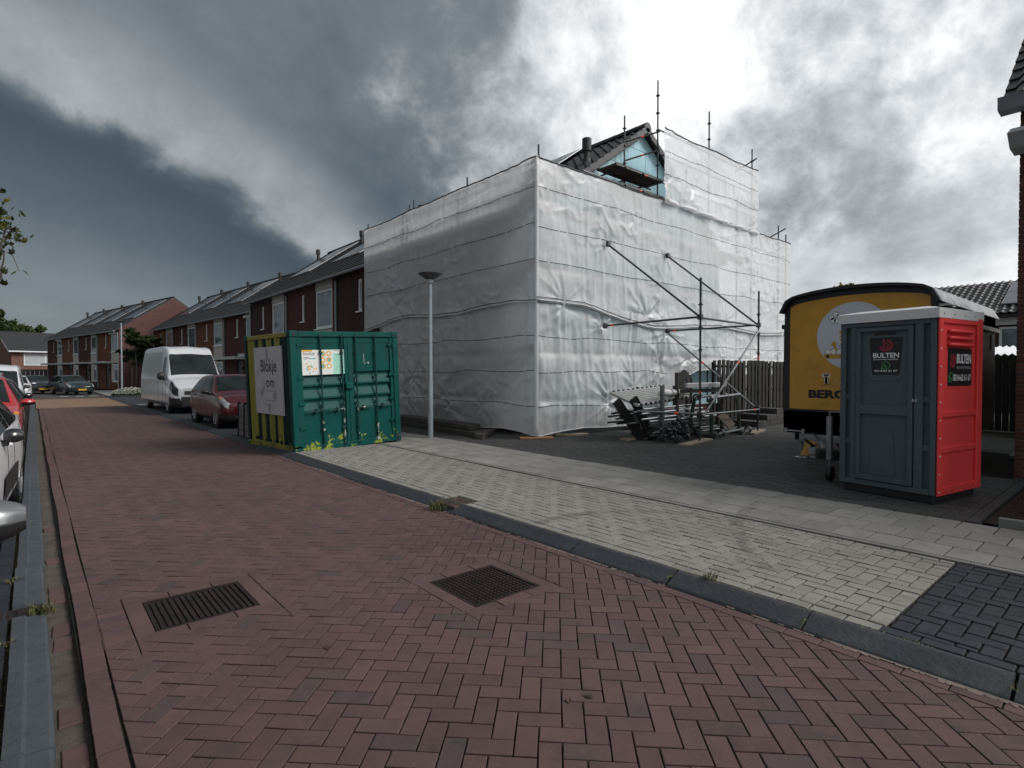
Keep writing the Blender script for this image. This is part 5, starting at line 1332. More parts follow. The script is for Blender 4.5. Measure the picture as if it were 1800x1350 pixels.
# corrugated striped side
stripes = [(.13, .56, 0), (.56, .84, 1), (.84, 1.0, 0), (1.0, 1.28, 1), (1.28, 1.44, 0), (1.44, 1.76, 1), (1.76, 1.92, 0), (1.92, 2.31, 1)]
def mat_at(y):
    for a, b_, m in stripes:
        if a <= y < b_: return m
    return 0
mb = MB(); y = .13; k_ = 0; ys = []
while y < 2.31:
    for dy, d in ((0, .0), (.07, .0), (.105, .036), (.175, .036), (.21, 0)): ys.append((min(2.31, y + dy), d))
    y += .21
pts = [];
for i, (yy, d) in enumerate(ys):
    if not pts or yy > pts[-1][0] + 1e-4: pts.append((yy, d))
for sx_, xx in ((1, .03), (-1, W_ - .03)):
    for (a, da), (b_, db) in zip(pts, pts[1:]):
        mb.add([(xx + sx_ * da, a, .16), (xx + sx_ * da, a, H_ - .1), (xx + sx_ * db, b_, H_ - .1), (xx + sx_ * db, b_, .16)], [(0, 1, 2, 3) if sx_ > 0 else (3, 2, 1, 0)], mat_at((a + b_) / 2))
mb.add([(.1, D_ - .04, .15), (W_ - .1, D_ - .04, .15), (W_ - .1, D_ - .04, H_ - .1), (.1, D_ - .04, H_ - .1)], [(3, 2, 1, 0)], 0)
mb.add([(.1, .1, .16), (W_ - .1, .1, .16), (W_ - .1, D_ - .1, .16), (.1, D_ - .1, .16)], [(0, 1, 2, 3)], 0)
mb.build('side_wall', [m_cdark, m_cy], CT)
# doors with pressed ribs
def door(x0, x1):
    prof = [(0, .16)]
    z = .95
    for zt in (1.07, 1.33, 1.59): prof += [(0, zt - .24 + .02), (.045, zt - .07), (.045, zt), (0, zt + .004)]
    prof += [(0, H_ - .13)]
    prof = sorted(prof, key=lambda p: p[1]); m0, m1 = x0 + .1, x1 - .07
    d = MB()
    for (d0, z0), (d1, z1) in zip(prof, prof[1:]): d.add([(m0, .045 + d0, z0), (m1, .045 + d0, z0), (m1, .045 + d1, z1), (m0, .045 + d1, z1)], [(0, 1, 2, 3)])
    for xx in (m0, m1):
        for (d0, z0), (d1, z1) in zip(prof, prof[1:]):
            if d0 or d1: d.add([(xx, .045, z0), (xx, .045 + d0, z0), (xx, .045 + d1, z1), (xx, .045, z1)], [(0, 1, 2, 3), (3, 2, 1, 0)])
    d.box(x0, .02, .155, x0 + .1, .08, H_ - .125); d.box(x1 - .07, .02, .155, x1, .08, H_ - .125)
    d.box(x0 + .1, .035, .155, x1 - .07, .044, .30); d.box(x0 + .1, .035, H_ - .24, x1 - .07, .044, H_ - .125)
    return d.build('door', m_cg, CT)
dl_ = door(.135, 1.215); dr_ = door(1.225, W_ - .135)
for x, dd in ((.62, dl_), (1.08, dl_), (1.40, dr_), (1.86, dr_)):
    b_ = MB().tube((x, .005, .1), (x, .005, H_ - .06), .017, 10).build('locking_bar', m_bar, CT)
    for z in (.12, H_ - .10): MB().cbox(x - .035, -.02, z - .03, x + .035, .03, z + .03, .008).tube((x + .02, -.02, z - .02), (x + .02, -.02, z + .02), .012, 6).build('cam', m_bar, b_)
    for z in (.45, .95, 1.5, 2.0): MB().cbox(x - .03, -.012, z - .025, x + .03, .035, z + .025, .006).build('bracket', m_bar, b_)
    s_ = -1 if dd is dl_ else 1; zh = .84
    MB().tube((x, -.01, zh), (x + s_ * .36 if x not in (1.08, 1.40) else x + s_ * .34, -.02, zh - .015), .011, 6).cbox(x + s_ * .14 - .03, -.03, zh - .05, x + s_ * .14 + .03, .03, zh + .04, .01).build('handle', m_bar, b_)
MB().cbox(1.13, -.04, 1.24, 1.31, .03, 1.37, .012).build('lock_box', m_cg, CT)
for x, sx_ in ((.14, 1), (W_ - .14, -1)):
    for z in (.5, .98, 1.5, 2.15): MB().cbox(min(x, x + sx_ * .12), .0, z - .03, max(x, x + sx_ * .12), .024, z + .03, .01).tube((x, -.002, z - .045), (x, -.002, z + .045), .016, 8).build('hinge', m_cg, CT)
mb = MB(); mb.box(1.60, .04, 1.78, 1.606, .044, 1.97); mb.box(1.60, .04, 1.76, 1.66, .044, 1.766); mb.add([(1.69, .037, 1.76), (1.73, .037, 1.76), (1.69, .037, 1.80)], [(0, 1, 2)]); mb.build('bare_patch', m_poster, CT)
# printed sheet on the left door
X_, Z_ = (1, 0, 0), (0, 0, 1); PO = (.235, .030, 1.56)
PS = MB().box(.235, .0305, 1.56, 1.205, .0335, 2.06).build('door_poster', m_poster, CT)
o_ = (.235, .0300, 1.56)
def fr(a, b_, c, d, mat_, nm='print'): plaque([(a, b_), (c, b_), (c, d), (a, d)], o_, X_, Z_, off=.0006).build(nm, mat_, PS)
lettering('blokje', m_print, PS, (.275, .0294, 1.935), X_, Z_, .235, .085); lettering('om', m_print, PS, (.275, .0294, 1.875), X_, Z_, .12, .045)
fr(.17, .315, .29, .34, m_pteal); fr(0, .465, .22, .5, m_pyel); fr(.655, .0, .96, .43, m_pmint); fr(.68, .47, .94, .482, m_pgrey); fr(.70, .39, .93, .405, m_pteal)
for i in range(11): fr(.675, .36 - i * .03, .675 + (.26 if i % 3 else .18), .365 - i * .03, m_pteal)
for i in range(3):
    for j in range(2):
        c = (.44 + j * .13, .42 - i * .125); plaque(disc(.056, 22, c), o_, X_, Z_, off=.0006).build('print', m_pyel, PS)
        mb = MB(); plaque(disc(.034, 5 + i, (c[0], c[1])), o_, X_, Z_, mb, .0009); mb.build('print', m_poster if (i + j) % 2 else m_pteal, PS)
r_ = random.Random(2)
for i in range(16):
    a = r_.uniform(0, 6.28); q = r_.uniform(.02, .115); x, z = .18 + q * math.cos(a) * 1.1, .155 + q * math.sin(a); s_ = .02
    plaque([(x - s_, z - s_ * .4), (x + s_ * .6, z - s_ * .8), (x + s_, z + s_ * .5), (x - s_ * .4, z + s_ * .7)], o_, X_, Z_, off=.0006).build('print', (m_pyel, m_pteal, m_pyel)[i % 3], PS)
# panel on the striped side; seen from outside, right is -y
Yr = (0, -1, 0); SG = MB().box(-.006, .42, .76, .020, 1.86, 2.16).build('side_sign', m_sign, CT); so = (-.0068, 1.86, .76)
lettering('Blokje', m_print, SG, (-.0075, 1.86 - .36, .76 + .80), Yr, Z_, .82, .34, bold=.012); lettering('om', m_print, SG, (-.0075, 1.86 - .62, .76 + .56), Yr, Z_, .42, .15, bold=.012)
for poly in ([(.66, 1.05), (.78, 1.15), (.78, 1.32), (.66, 1.38)], [(.16, .72), (.26, .9), (.26, 1.02), (.16, .84)], [(.3, .3), (.52, .5), (.52, .62), (.3, .46)], [(.66, .06), (.8, -.0), (.8, .24), (.66, .2)], [(.95, .32), (1.12, .26), (1.12, .48), (.95, .44)]):
    plaque([(a, b_) for a, b_ in poly], so, Yr, Z_, off=.0003).build('print', m_pgrey, SG)
for (a, b_, c) in ((.62, .47, .5), (.55, .27, .45), (.55, .18, .45)):
    mb = MB(); r_ = random.Random(int(a * 100 + b_ * 10)); x = a
    while x < a + c: w2 = r_.uniform(.015, .045); plaque([(x, b_), (x + w2, b_), (x + w2, b_ + .03), (x, b_ + .03)], so, Yr, Z_, mb, .0004); x += w2 + .014
    mb.build('print', m_pgrey, SG)

# slatted planter crate behind it
m_crate = M('grey_crate', [(.12, .12, .115), (.17, .17, .16)], rough=.85, var=.25, scale=5, bump=.3, bscale=50, fine=.2)
CR = thing('timber_crate', 'grey slatted timber crate with dark corner posts between the container and the red car', 'crate', (3.82, 13.75, .055))
for f_ in range(4):
    for i in range(5):
        z = .04 + i * .155
        q = [(.03, 0, 1.0, .03), (.03, 1.0, 1.0, 1.03), (0, .03, .03, 1.0), (1.0, .03, 1.03, 1.0)][f_]; MB().cbox(q[0], q[1], z, q[2], q[3], z + .145, .006).build('slat', m_crate, CR)
for x, y in ((-.02, -.02), (.97, -.02), (-.02, .97), (.97, .97), (-.02, .48)): MB().cbox(x, y, 0, x + .07, y + .07, .86, .006).build('corner_post', m_fence, CR)

# ================================================================== street lamps
m_lamp = M('lamp_post_grey', [(.30, .36, .40), (.36, .42, .46)], rough=.45, metal=.2, var=.12, scale=3, dirt=(.18, .2, .2), dirt_amt=.35, dscale=5)
m_lampd = M('lamp_dark', [(.035, .04, .042), (.06, .065, .066)], rough=.4, var=.2, scale=4)
def lamp(x, y, z, h_, label):
    L_ = thing('street_lamp', label, 'street lamp', (x, y, z), group='street lamps')
    o = MB().lathe([(.062, 0), (.062, 1.35), (.052, 1.42), (.046, h_ - .25), (.046, h_ - .2)], 18).build('pole', m_lamp, L_); smooth_by_angle(o, 40)
    MB().lathe([(.03, .5), (.066, .5), (.066, .502), (.03, .502)], 12).box(-.0645, -.02, .35, -.055, .02, .62).build('access_hatch', m_lamp, L_)
    o = MB().lathe([(.05, h_ - .26), (.075, h_ - .24), (.08, h_ - .17), (.06, h_ - .15)], 18).build('collar', m_lamp, L_)
    o = MB().lathe([(.05, h_ - .17), (.14, h_ - .13), (.255, h_ - .05), (.272, h_ - .035), (.272, h_ - .03)], 28).build('bowl', M('lamp_bowl', [(.10, .105, .1)], rough=.25, spec=.8), L_); smooth_by_angle(o, 50)
    o = MB().lathe([(.282, h_ - .034), (.285, h_ - .02), (.2, h_ + .005), (.05, h_ + .02), (.005, h_ + .022)], 28).build('cap', m_lampd, L_); smooth_by_angle(o, 50)
    for i in range(4):
        a = i * math.pi / 2 + .4; MB().tube((.06 * math.cos(a), .06 * math.sin(a), h_ - .17), (.262 * math.cos(a), .262 * math.sin(a), h_ - .038), .008, 6).build('rib', m_lampd, L_)
lamp(7.2, 11.39, P_, 3.92, 'grey street lamp with a shallow bowl head in front of the white sheeting')
lamp(5.25, 52.6, .05, 5.6, 'distant grey street lamp at the corner of the farthest house row')

# ================================================================== portable toilet
m_tg = M('toilet_grey', [(.066, .092, .108), (.08, .108, .125)], rough=.6, var=.12, scale=5, bump=.12, bscale=300, fine=.18)
m_tr = M('toilet_red', [(.74, .052, .055), (.8, .06, .062)], rough=.5, var=.1, scale=4, bump=.12, bscale=300, fine=.14, spec=.4)
m_tw = M('toilet_white', [(.66, .66, .66)], rough=.4, var=.08, scale=3)
m_riv = M('rivet', [(.7, .7, .7)], rough=.4, metal=.3)
m_stick = M('sticker_black', [(.010, .011, .014)], rough=.35, var=.15); m_swhite = M('sticker_white', [(.75, .75, .75)], rough=.5); m_sred = M('sticker_red', [(.28, .02, .03)], rough=.45); m_sgreen = M('sticker_green', [(.06, .3, .08)], rough=.45)
TL = thing('portable_toilet', 'portable toilet with a dark grey door front, red side and white roof', 'toilet', (8.17, 2.80, P_), (0, 0, R(-100)))
w_, d_, h_ = 1.10, 1.13, 2.22; zb = .10
MB().cbox(.03, .03, 0, w_ - .03, d_ - .03, zb, .01).build('skid', m_black, TL)
# front, built of raised frame and recessed panels
def front(mb, rects, y0, y1):
    for a, b_, c, e in rects: mb.cbox(a, y0, b_, c, y1, e, .006)
mb = MB(); mb.box(.02, .06, zb, w_ - .02, .09, h_); mb.build('front_back_panel', m_tg, TL)
mb = MB(); front(mb, [(0, zb, .055, h_), (.12, zb + .07, .19, h_ - .09), (w_ - .075, zb, w_ - .012, h_), (w_ - .24, zb + .07, w_ - .15, h_ - .09), (.055, h_ - .09, w_ - .075, h_), (.055, zb, w_ - .075, zb + .07)], .0, .06)
for z in (.62, 1.2): mb.box(.055, .03, z, .12, .06, z + .07); mb.box(w_ - .15, .03, z, w_ - .075, .06, z + .07)
mb.build('front_frame', m_tg, TL)
dx0, dx1, dz0, dz1 = .20, w_ - .25, zb + .08, h_ - .10
DO = MB(); front(DO, [(dx0, dz0, dx0 + .05, dz1), (dx1 - .05, dz0, dx1, dz1), (dx0 + .05, dz1 - .05, dx1 - .05, dz1), (dx0 + .05, dz0, dx1 - .05, dz0 + .06), (dx0 + .05, 1.02, dx1 - .05, 1.14)], -.024, .05)
DO.box(dx0 + .04, .022, dz0 + .05, dx1 - .04, .05, dz1 - .04)
# lower arched relief
DO.prism([(.36, dz0 + .08), (.66, dz0 + .08), (.63, .80), (.60, .84), (.42, .84), (.385, .80)], 0, .012, M_=Matrix(((1, 0, 0, 0), (0, 0, -1, .0225), (0, 1, 0, 0), (0, 0, 0, 1))))
DO = DO.build('door', m_tg, TL)
MB().prism([(.34, 1.50), (.36, 1.465), (.40, 1.45), (.66, 1.45), (.70, 1.465), (.72, 1.50), (.70, 1.50), (.68, 1.485), (.38, 1.485), (.36, 1.50)], 0, .012, M_=Matrix(((1, 0, 0, 0), (0, 0, -1, .0225), (0, 1, 0, 0), (0, 0, 0, 1)))).build('relief', m_tg, DO)
for i in range(14): MB().box(.40 + i * .018, .016, dz1 - .10, .41 + i * .018, .022, dz1 - .065).build('vent_slot', m_black, DO)
MB().cbox(dx1 - .16, -.016, 1.035, dx1 - .06, .01, 1.125, .008).build('latch_recess', m_black, DO); MB().cbox(dx1 - .10, -.024, 1.05, dx1 - .085, -.0, 1.11, .004).build('latch', m_alu, DO)
for i in range(3): MB().box(dx1 - .03 + i * .03, -.02, 1.2, dx1 - .012 + i * .03, -.0, 1.235).build('hasp', m_alu, DO)
for i, z in enumerate((.3, .55, .8, 1.25, 1.5, 1.75)):
    MB().cbox(dx0 - .025, -.008, z, dx0 + .01, .03, z + .14, .004).build('hinge', m_tg, DO); MB().box(dx0 - .02, -.0095, z + .03, dx0 - .012, -.0075, z + .05).build('hinge_slot', m_black, DO)
# sticker on the door
sto = (.34, .0185, 1.36); Xr = (1, 0, 0)
ST_ = plaque([(.045, .0), (.345, .0), (.355, .01), (.39, .46), (.38, .47), (.01, .47), (.0, .46), (.035, .01)], (.34, .0205, 1.52), Xr, Z_).build('door_sticker', m_stick, TL)
so_ = (.34, .0198, 1.52)
lettering('BULTEN', m_swhite, ST_, (.34 + .045, .0196, 1.52 + .215), Xr, Z_, .30, .062, bold=.03); lettering('BOUWMATERIEEL', m_swhite, ST_, (.34 + .05, .0196, 1.52 + .188), Xr, Z_, .29, .014, bold=.02); lettering('0314-62 61 67', m_swhite, ST_, (.34 + .062, .0196, 1.52 + .04), Xr, Z_, .265, .026, bold=.02)
def logo(par, o3, right, sc, mat_):
    mb = MB(); c = (0, 0); ring(mb, .075 * sc, .05 * sc, R(-170), R(80), o3, right, Z_, c, 26); ring(mb, .036 * sc, .018 * sc, 0, 6.283, o3, right, Z_, c, 20)
    plaque([(-.036 * sc, -.01 * sc), (-.018 * sc, -.01 * sc), (-.018 * sc, .09 * sc), (-.036 * sc, .09 * sc)], o3, right, Z_, mb, .0002)
    for i in range(11):
        a = R(-160 + i * 21.5); x, z = .08 * sc * math.cos(a), .08 * sc * math.sin(a); s_ = .008 * sc; plaque([(x - s_, z - s_), (x + s_, z - s_), (x + s_, z + s_), (x - s_, z + s_)], o3, right, Z_, mb, .0002)
    mb.build('emblem', mat_, par)
def chat(par, o3, right, sc, mat_):
    mb = MB(); ring(mb, .05 * sc, .042 * sc, 0, 6.283, o3, right, Z_, (0, 0), 24); plaque([(-.052 * sc, -.055 * sc), (-.02 * sc, -.045 * sc), (-.04 * sc, -.02 * sc)], o3, right, Z_, mb, .0002)
    ring(mb, .031 * sc, .019 * sc, R(185), R(275), o3, right, Z_, (.008 * sc, .008 * sc), 10); plaque(disc(.009 * sc, 8, (-.016 * sc, .012 * sc)), o3, right, Z_, mb, .0003); plaque(disc(.009 * sc, 8, (.012 * sc, -.016 * sc)), o3, right, Z_, mb, .0003); mb.build('emblem', mat_, par)
logo(ST_, (.34 + .195, .0196, 1.52 + .37), Xr, .95, m_sred); chat(ST_, (.34 + .195, .0196, 1.52 + .12), Xr, 1.0, m_sgreen)
# red sides
def side_panel(x, s_):
    pm_ = m_tr if s_ > 0 else m_tg; mb = MB(); xa, xb = (x - .03, x) if s_ > 0 else (x, x + .03)
    mb.box(xa, .03, zb, xa + .03 if s_ < 0 else xb, d_ - .0, h_)
    def bar(y0, z0, y1, z1, t_=.022):
        if s_ < 0: t_ = .004
        mb.cbox(min(x, x + s_ * t_), y0, z0, max(x, x + s_ * t_), y1, z1, .008)
    bar(.0, zb, .10, h_); bar(d_ - .14, zb, d_, h_, .03); bar(.10, zb, d_ - .14, zb + .10); bar(.10, h_ - .09, d_ - .14, h_); bar(.10, .60, d_ - .14, .67); bar(.10, 1.02, d_ - .14, 1.09)
    p = mb.build('side_panel', pm_, TL)
    for z in (1.88, 1.96, 2.04):
        MB().path([(x + s_ * .012, .24, z), (x + s_ * .03, .27, z), (x + s_ * .03, .82, z), (x + s_ * .012, .85, z)], .022, 8).build('louvre', pm_, p, smooth=True)
    for i in range(10): MB().lathe([(.011, 0), (.011, .004), (.005, .008)], 10, Matrix.Translation((x + s_ * .022, .03, zb + .05 + i * .21)) @ Matrix.Rotation(R(90 * s_), 4, 'Y')).build('rivet', m_riv, p)
    for i in range(6): MB().lathe([(.009, 0), (.009, .004), (.004, .007)], 8, Matrix.Translation((x + s_ * .022, .2 + i * .16, zb + .03)) @ Matrix.Rotation(R(90 * s_), 4, 'Y')).build('rivet', m_black, p)
    return p
SP = side_panel(w_, 1); side_panel(0, -1)
MB().box(.02, d_ - .03, zb, w_ - .02, d_, h_).build('back_panel', m_tg, TL)
Ys = (0, 1, 0); xs = w_ + .0045
SS = plaque([(.012, 0), (.62, .0), (.632, .012), (.632, .44), (.62, .452), (.012, .452), (0, .44), (0, .012)], (xs, .25, 1.39), Ys, Z_).build('side_sticker', m_stick, TL)
lettering('BULTEN', m_swhite, SS, (xs + .001, .25 + .225, 1.39 + .27), Ys, Z_, .385, .115, bold=.03); lettering('BOUWMATERIEEL', m_pgrey, SS, (xs + .001, .25 + .225, 1.39 + .205), Ys, Z_, .385, .032, bold=.02); lettering('0314-62 61 67', m_swhite, SS, (xs + .001, .25 + .14, 1.39 + .06), Ys, Z_, .47, .082, bold=.02)
logo(SS, (xs + .001, .25 + .115, 1.39 + .305), Ys, 1.0, m_sred); chat(SS, (xs + .001, .25 + .072, 1.39 + .105), Ys, 1.15, m_sgreen)
# roof cap
mb = MB(); N = 12; P = []
for i in range(N + 1):
    row = []
    for j in range(N + 1):
        x = -.025 + (w_ + .05) * i / N; y = -.035 + (d_ + .06) * j / N; q = max(abs(i / N * 2 - 1), abs(j / N * 2 - 1)); row.append((x, y, h_ + .085 + .06 * max(0, 1 - q ** 3)))
    P.append(row)
mb.grid(P)
mb.box(-.026, -.036, h_ - .03, w_ + .026, -.01, h_ + .085); mb.box(-.026, d_, h_ - .03, w_ + .026, d_ + .026, h_ + .085); mb.box(-.026, -.01, h_ - .03, 0, d_, h_ + .085); mb.box(w_, -.01, h_ - .03, w_ + .026, d_, h_ + .085)
rf = mb.build('roof', m_tw, TL); smooth_by_angle(rf, 30)
for i in range(5):
    MB().lathe([(.012, 0), (.012, .004), (.005, .008)], 10, Matrix.Translation((.06 + i * .245, -.037, h_ + .02)) @ Matrix.Rotation(R(90), 4, 'X')).build('rivet', m_riv, rf); MB().lathe([(.008, 0), (.008, .004)], 8, Matrix.Translation((w_ + .027, .08 + i * .27, h_ + .02)) @ Matrix.Rotation(R(90), 4, 'Y')).build('rivet', m_black, rf)

# ================================================================== construction trailer
m_ty = M('trailer_orange', [(.54, .26, .014), (.60, .29, .018)], rough=.32, var=.1, scale=3, coat=.25, rvar=.08, dirt=(.22, .1, .01), dirt_amt=.3, dscale=4)
m_tk = M('trailer_black', [(.010, .010, .011), (.016, .016, .017)], rough=.4, var=.2, scale=4)
m_tshade = M('trailer_orange_shaded', [(.05, .028, .008), (.06, .034, .01)], rough=.55, var=.15, scale=3, spec=.2)  # trailer orange darkened in the colour itself, for the side in shade
m_lilac = M('print_lilac', [(.58, .58, .64)], rough=.4, var=.05)
TR = thing('site_trailer', 'orange and black site office trailer with rounded white roof and tow bar', 'trailer', (10.49, 4.55, P_), (0, 0, R(-90)))
w_, d_, zt = 2.30, 4.37, 2.78; z0 = .46
def arch(n=22, grow=0.0):
    """front outline from lower left up over the rounded roof to lower right"""
    pts = [(-grow, z0)]; r = .22
    top = lambda x: 2.84 + .12 * (1 - ((x - w_ / 2) / (w_ / 2)) ** 2)
    for i in range(n + 1):
        u = i / n; x = w_ * u; e = min(x, w_ - x)
        dz = r - math.sqrt(max(0, r * r - max(0, r - e) ** 2)) if e < r else 0
        cxn = (x - w_ / 2) / (w_ / 2)
        pts.append((x + grow * cxn, top(x) - dz * .95 + grow * (1 - abs(cxn) ** 4)))
    pts.append((w_ + grow, z0)); return pts
pts = arch(); N = len(pts)
MB().add([(p[0], 0, p[1]) for p in pts], [tuple(range(N))[::-1]]).build('front_wall', m_tk, TR); MB().add([(p[0], d_, p[1]) for p in pts], [tuple(range(N))]).build('rear_wall', m_tk, TR)
mb = MB()
for x, f in ((0, 0), (w_, 1)):
    q = [(x, 0, .86), (x, d_, .86), (x, d_, 2.44), (x, 0, 2.44)]; mb.add(q, [(0, 1, 2, 3) if f else (3, 2, 1, 0)])
mb.build('side_wall', m_tshade, TR)
MB().box(0, 0, z0, w_, d_, .862).build('lower_body', m_tk, TR)
# orange face
ip = [(max(.10, min(w_ - .10, p[0])), min(p[1] - .10, 9)) for p in pts[1:-1]]; ip = [p for p in ip if p[1] > 1]
face = [(.10, .90)] + ip + [(w_ - .10, .90)]
mb = MB(); mb.add([(p[0], -.004, p[1]) for p in face], [tuple(range(len(face)))[::-1]]); FC = mb.build('front_panel', m_ty, TR)
# circle with line drawing
fo = (0, -.006, 0)
plaque(disc(.57, 48, (1.13, 2.17)), fo, Xr, Z_, off=.0).build('roundel', m_lilac, FC)
mb = MB()
def blob(poly, mat_, off=.002): plaque(poly, fo, Xr, Z_, off=off).build('print', mat_, FC)
for (x, z) in ((.80, 2.50), (.86, 2.545), (.92, 2.52), (.94, 2.47), (.88, 2.44), (.82, 2.45)): blob(disc(.052, 12, (x, z)), m_print, .001); blob(disc(.045, 12, (x, z)), m_swhite, .0015)
blob([(.95, 2.40), (1.06, 2.42), (1.07, 2.36), (.95, 2.34)], m_ty); blob(disc(.07, 14, (1.05, 2.30)), m_swhite, .0025); blob([(.92, 2.26), (1.0, 2.26), (.98, 2.06), (.93, 2.06)], m_ty)
for i in range(3): blob([(.92, 2.21 - i * .06), (1.0, 2.21 - i * .06), (1.0, 2.19 - i * .06), (.92, 2.19 - i * .06)], m_swhite, .0025)
blob([(.78, 2.02), (.84, 2.1), (.89, 2.03), (.86, 2.03), (.90, 1.92), (.87, 1.90), (.83, 2.01)], m_ty); blob([(1.02, 1.72), (1.10, 1.75), (1.07, 1.70), (1.13, 1.66), (1.11, 1.63), (1.05, 1.67), (1.02, 1.64)], m_ty); blob([(1.10, 2.46), (1.18, 2.53), (1.2, 2.48), (1.13, 2.43)], m_ty)
blob([(.67, 1.88), (.94, 1.86), (1.2, 1.93), (1.2, 1.83), (1.0, 1.79), (.7, 1.79)], m_ty); blob(disc(.03, 10, (.74, 1.83)), m_print, .0025)
for x in (.74, .83, .92, 1.02): blob(disc(.055, 8, (x, 1.91)), m_print, .001); blob(disc(.048, 8, (x, 1.91)), m_swhite, .0015)
for a in ((.9, 1.99, .96, 2.06), (.99, 2.06, .94, 1.98)): blob([(a[0], a[1]), (a[0] + .01, a[1]), (a[2] + .01, a[3]), (a[2], a[3])], m_print)
for a in (0, .012, -.012): blob([(.70 + a, 1.36), (.74 + a, 1.36), (.74 + a, 1.47), (.70 + a, 1.47)], m_swhite)
for i in range(4): blob(disc(.028, 10, (.68 + i * .026, 1.50 + .012 * math.sin(i))), m_swhite, .003)
blob([(.60, 1.315), (.72, 1.335), (.84, 1.335), (.72, 1.345)], m_print)
lettering('BERG', m_print, FC, (.43, -.0085, 1.10), Xr, Z_, .60, .15, bold=.05)
# trim and roof
MB().box(0 - .006, -.012, .86, .10, .004, 2.42).build('corner_trim', m_tk, TR); MB().box(w_ - .10, -.012, .86, w_ + .006, .004, 2.42).build('corner_trim', m_tk, TR)
ro = arch(grow=.05)[1:-1]; ri = pts[1:-1]; K = len(ro); mb = MB()
for y0_, y1_ in ((-.14, .0),): mb.add([(p[0], y0_, p[1]) for p in ro] + [(p[0], y1_, p[1]) for p in ro] + [(p[0], y0_, p[1]) for p in ri] + [(p[0], y1_, p[1]) for p in ri], [(i, i + 1, K + i + 1, K + i) for i in range(K - 1)] + [(2 * K + i, i, i + 1, 2 * K + i + 1)[::-1] for i in range(K - 1)] + [(2 * K + i + 1, 2 * K + i, 3 * K + i, 3 * K + i + 1) for i in range(K - 1)])
o = mb.build('roof_edge', m_tk, TR)
m_troof = M('trailer_roof', [(.7, .71, .71), (.8, .81, .81)], rough=.3, var=.1, scale=2)
mb = MB(); mb.add([(p[0], .0, p[1]) for p in ro] + [(p[0], d_ + .1, p[1]) for p in ro], [(i, i + 1, K + i + 1, K + i)[::-1] for i in range(K - 1)]); o = mb.build('roof_skin', m_troof, TR, smooth=True)
for x in (-.055, w_ + .03): MB().cbox(x, 0, 2.35, x + .025, d_ + .1, 2.43, .004).build('roof_gutter', m_tk, TR)
MB().box(w_ - .07, .35, 2.46, w_ + .05, .48, 2.60).build('marker_lamp', m_black, TR)
dn = MB().box(w_ + .001, 1.2, .7, w_ + .012, 2.05, 2.38).build('door', m_tshade, TR); MB().tube((w_ + .03, 1.95, 1.5), (w_ + .03, 2.03, 1.5), .012, 6).build('handle', m_alu, dn)
for q in ((1.18, .7, 1.2, 2.4), (2.05, .7, 2.07, 2.4)): MB().box(w_ + .001, q[0], q[1], w_ + .016, q[2], q[3]).build('door_seal', m_black, dn)
MB().box(w_ + .001, 3.95, 2.0, w_ + .02, 4.02, 2.3).build('vent', m_swhite, TR)
# chassis, draw bar, jockey wheel
m_galv = M('galvanised', [(.22, .23, .23), (.32, .33, .33)], rough=.45, metal=.6, var=.3, scale=12)
mb = MB(); mb.prism([(.14, .46), (.22, .33), (2.1, .33), (2.2, .46)], 0, .05, M_=Matrix(((1, 0, 0, 0), (0, 0, -1, .05), (0, 1, 0, 0), (0, 0, 0, 1)))); mb.cbox(.2, .0, .33, .28, d_, .46, .006); mb.cbox(2.0, 0, .33, 2.08, d_, .46, .006); mb.build('chassis', m_galv, TR)
MB().tube((.06, -.05, .50), (.36, -.05, .50), .014, 8).cbox(.04, -.07, .46, .08, -.01, .54, .006).cbox(.34, -.07, .46, .38, -.01, .54, .006).build('grab_handle', m_alu, TR)
hx, hy = 1.30, -1.95
for s_ in (-.7, .6): MB().tube((hx + s_, .1, .36), (hx, hy + .35, .40), .04, 6).build('draw_bar', m_galv, TR)
MB().tube((hx, hy + .6, .40), (hx, hy, .42), .045, 8).cbox(hx - .05, hy - .16, .37, hx + .05, hy + .06, .49, .02).tube((hx, hy - .1, .34), (hx, hy - .1, .42), .045, 10).build('coupling', m_galv, TR)
MB().tube((hx, hy - .02, .48), (hx - .02, hy - .34, .62), .018, 8).build('coupling_lever', m_black, TR)
MB().prism([(hx - .16, .36), (hx - .02, .36), (hx - .02, .52), (hx - .09, .56)], 0, .22, M_=Matrix(((1, 0, 0, 0), (0, 0, -1, hy + .1), (0, 1, 0, 0), (0, 0, 0, 1)))).build('lock_cover', M('lock_yellow', [(.4, .22, .05)], rough=.5), TR)
jx, jy = hx + .14, hy + .12
JW = MB().cbox(jx - .035, jy - .035, .30, jx + .035, jy + .035, .92, .006).tube((jx, jy, .92), (jx, jy, 1.0), .012, 6).tube((jx, jy, .99), (jx + .17, jy, .99), .011, 6).tube((jx + .17, jy, .99), (jx + .17, jy, 1.09), .011, 6).build('jockey_post', m_galv, TR)
MB().tube((jx + .17, jy, 1.07), (jx + .17, jy, 1.14), .024, 8).build('crank_knob', m_black, JW)
MB().lathe([(.05, -.035), (.105, -.032), (.115, 0), (.105, .032), (.05, .035)], 18, Matrix.Translation((jx + .02, jy - .02, .116)) @ Matrix.Rotation(R(90), 4, 'Y')).build('jockey_wheel', m_black, JW)
MB().tube((jx, jy, .32), (jx + .02, jy - .02, .116), .016, 6).build('wheel_fork', m_galv, JW)
for s_, x in ((0, .06), (1, w_ - .26)):
    wh = MB().lathe([(.12, -.09), (.29, -.09), (.32, -.05), (.32, .05), (.29, .09), (.12, .09)], 24, Matrix.Translation((x + .1, 2.4, .32)) @ Matrix.Rotation(R(90), 4, 'Y')).build('wheel', m_black, TR)
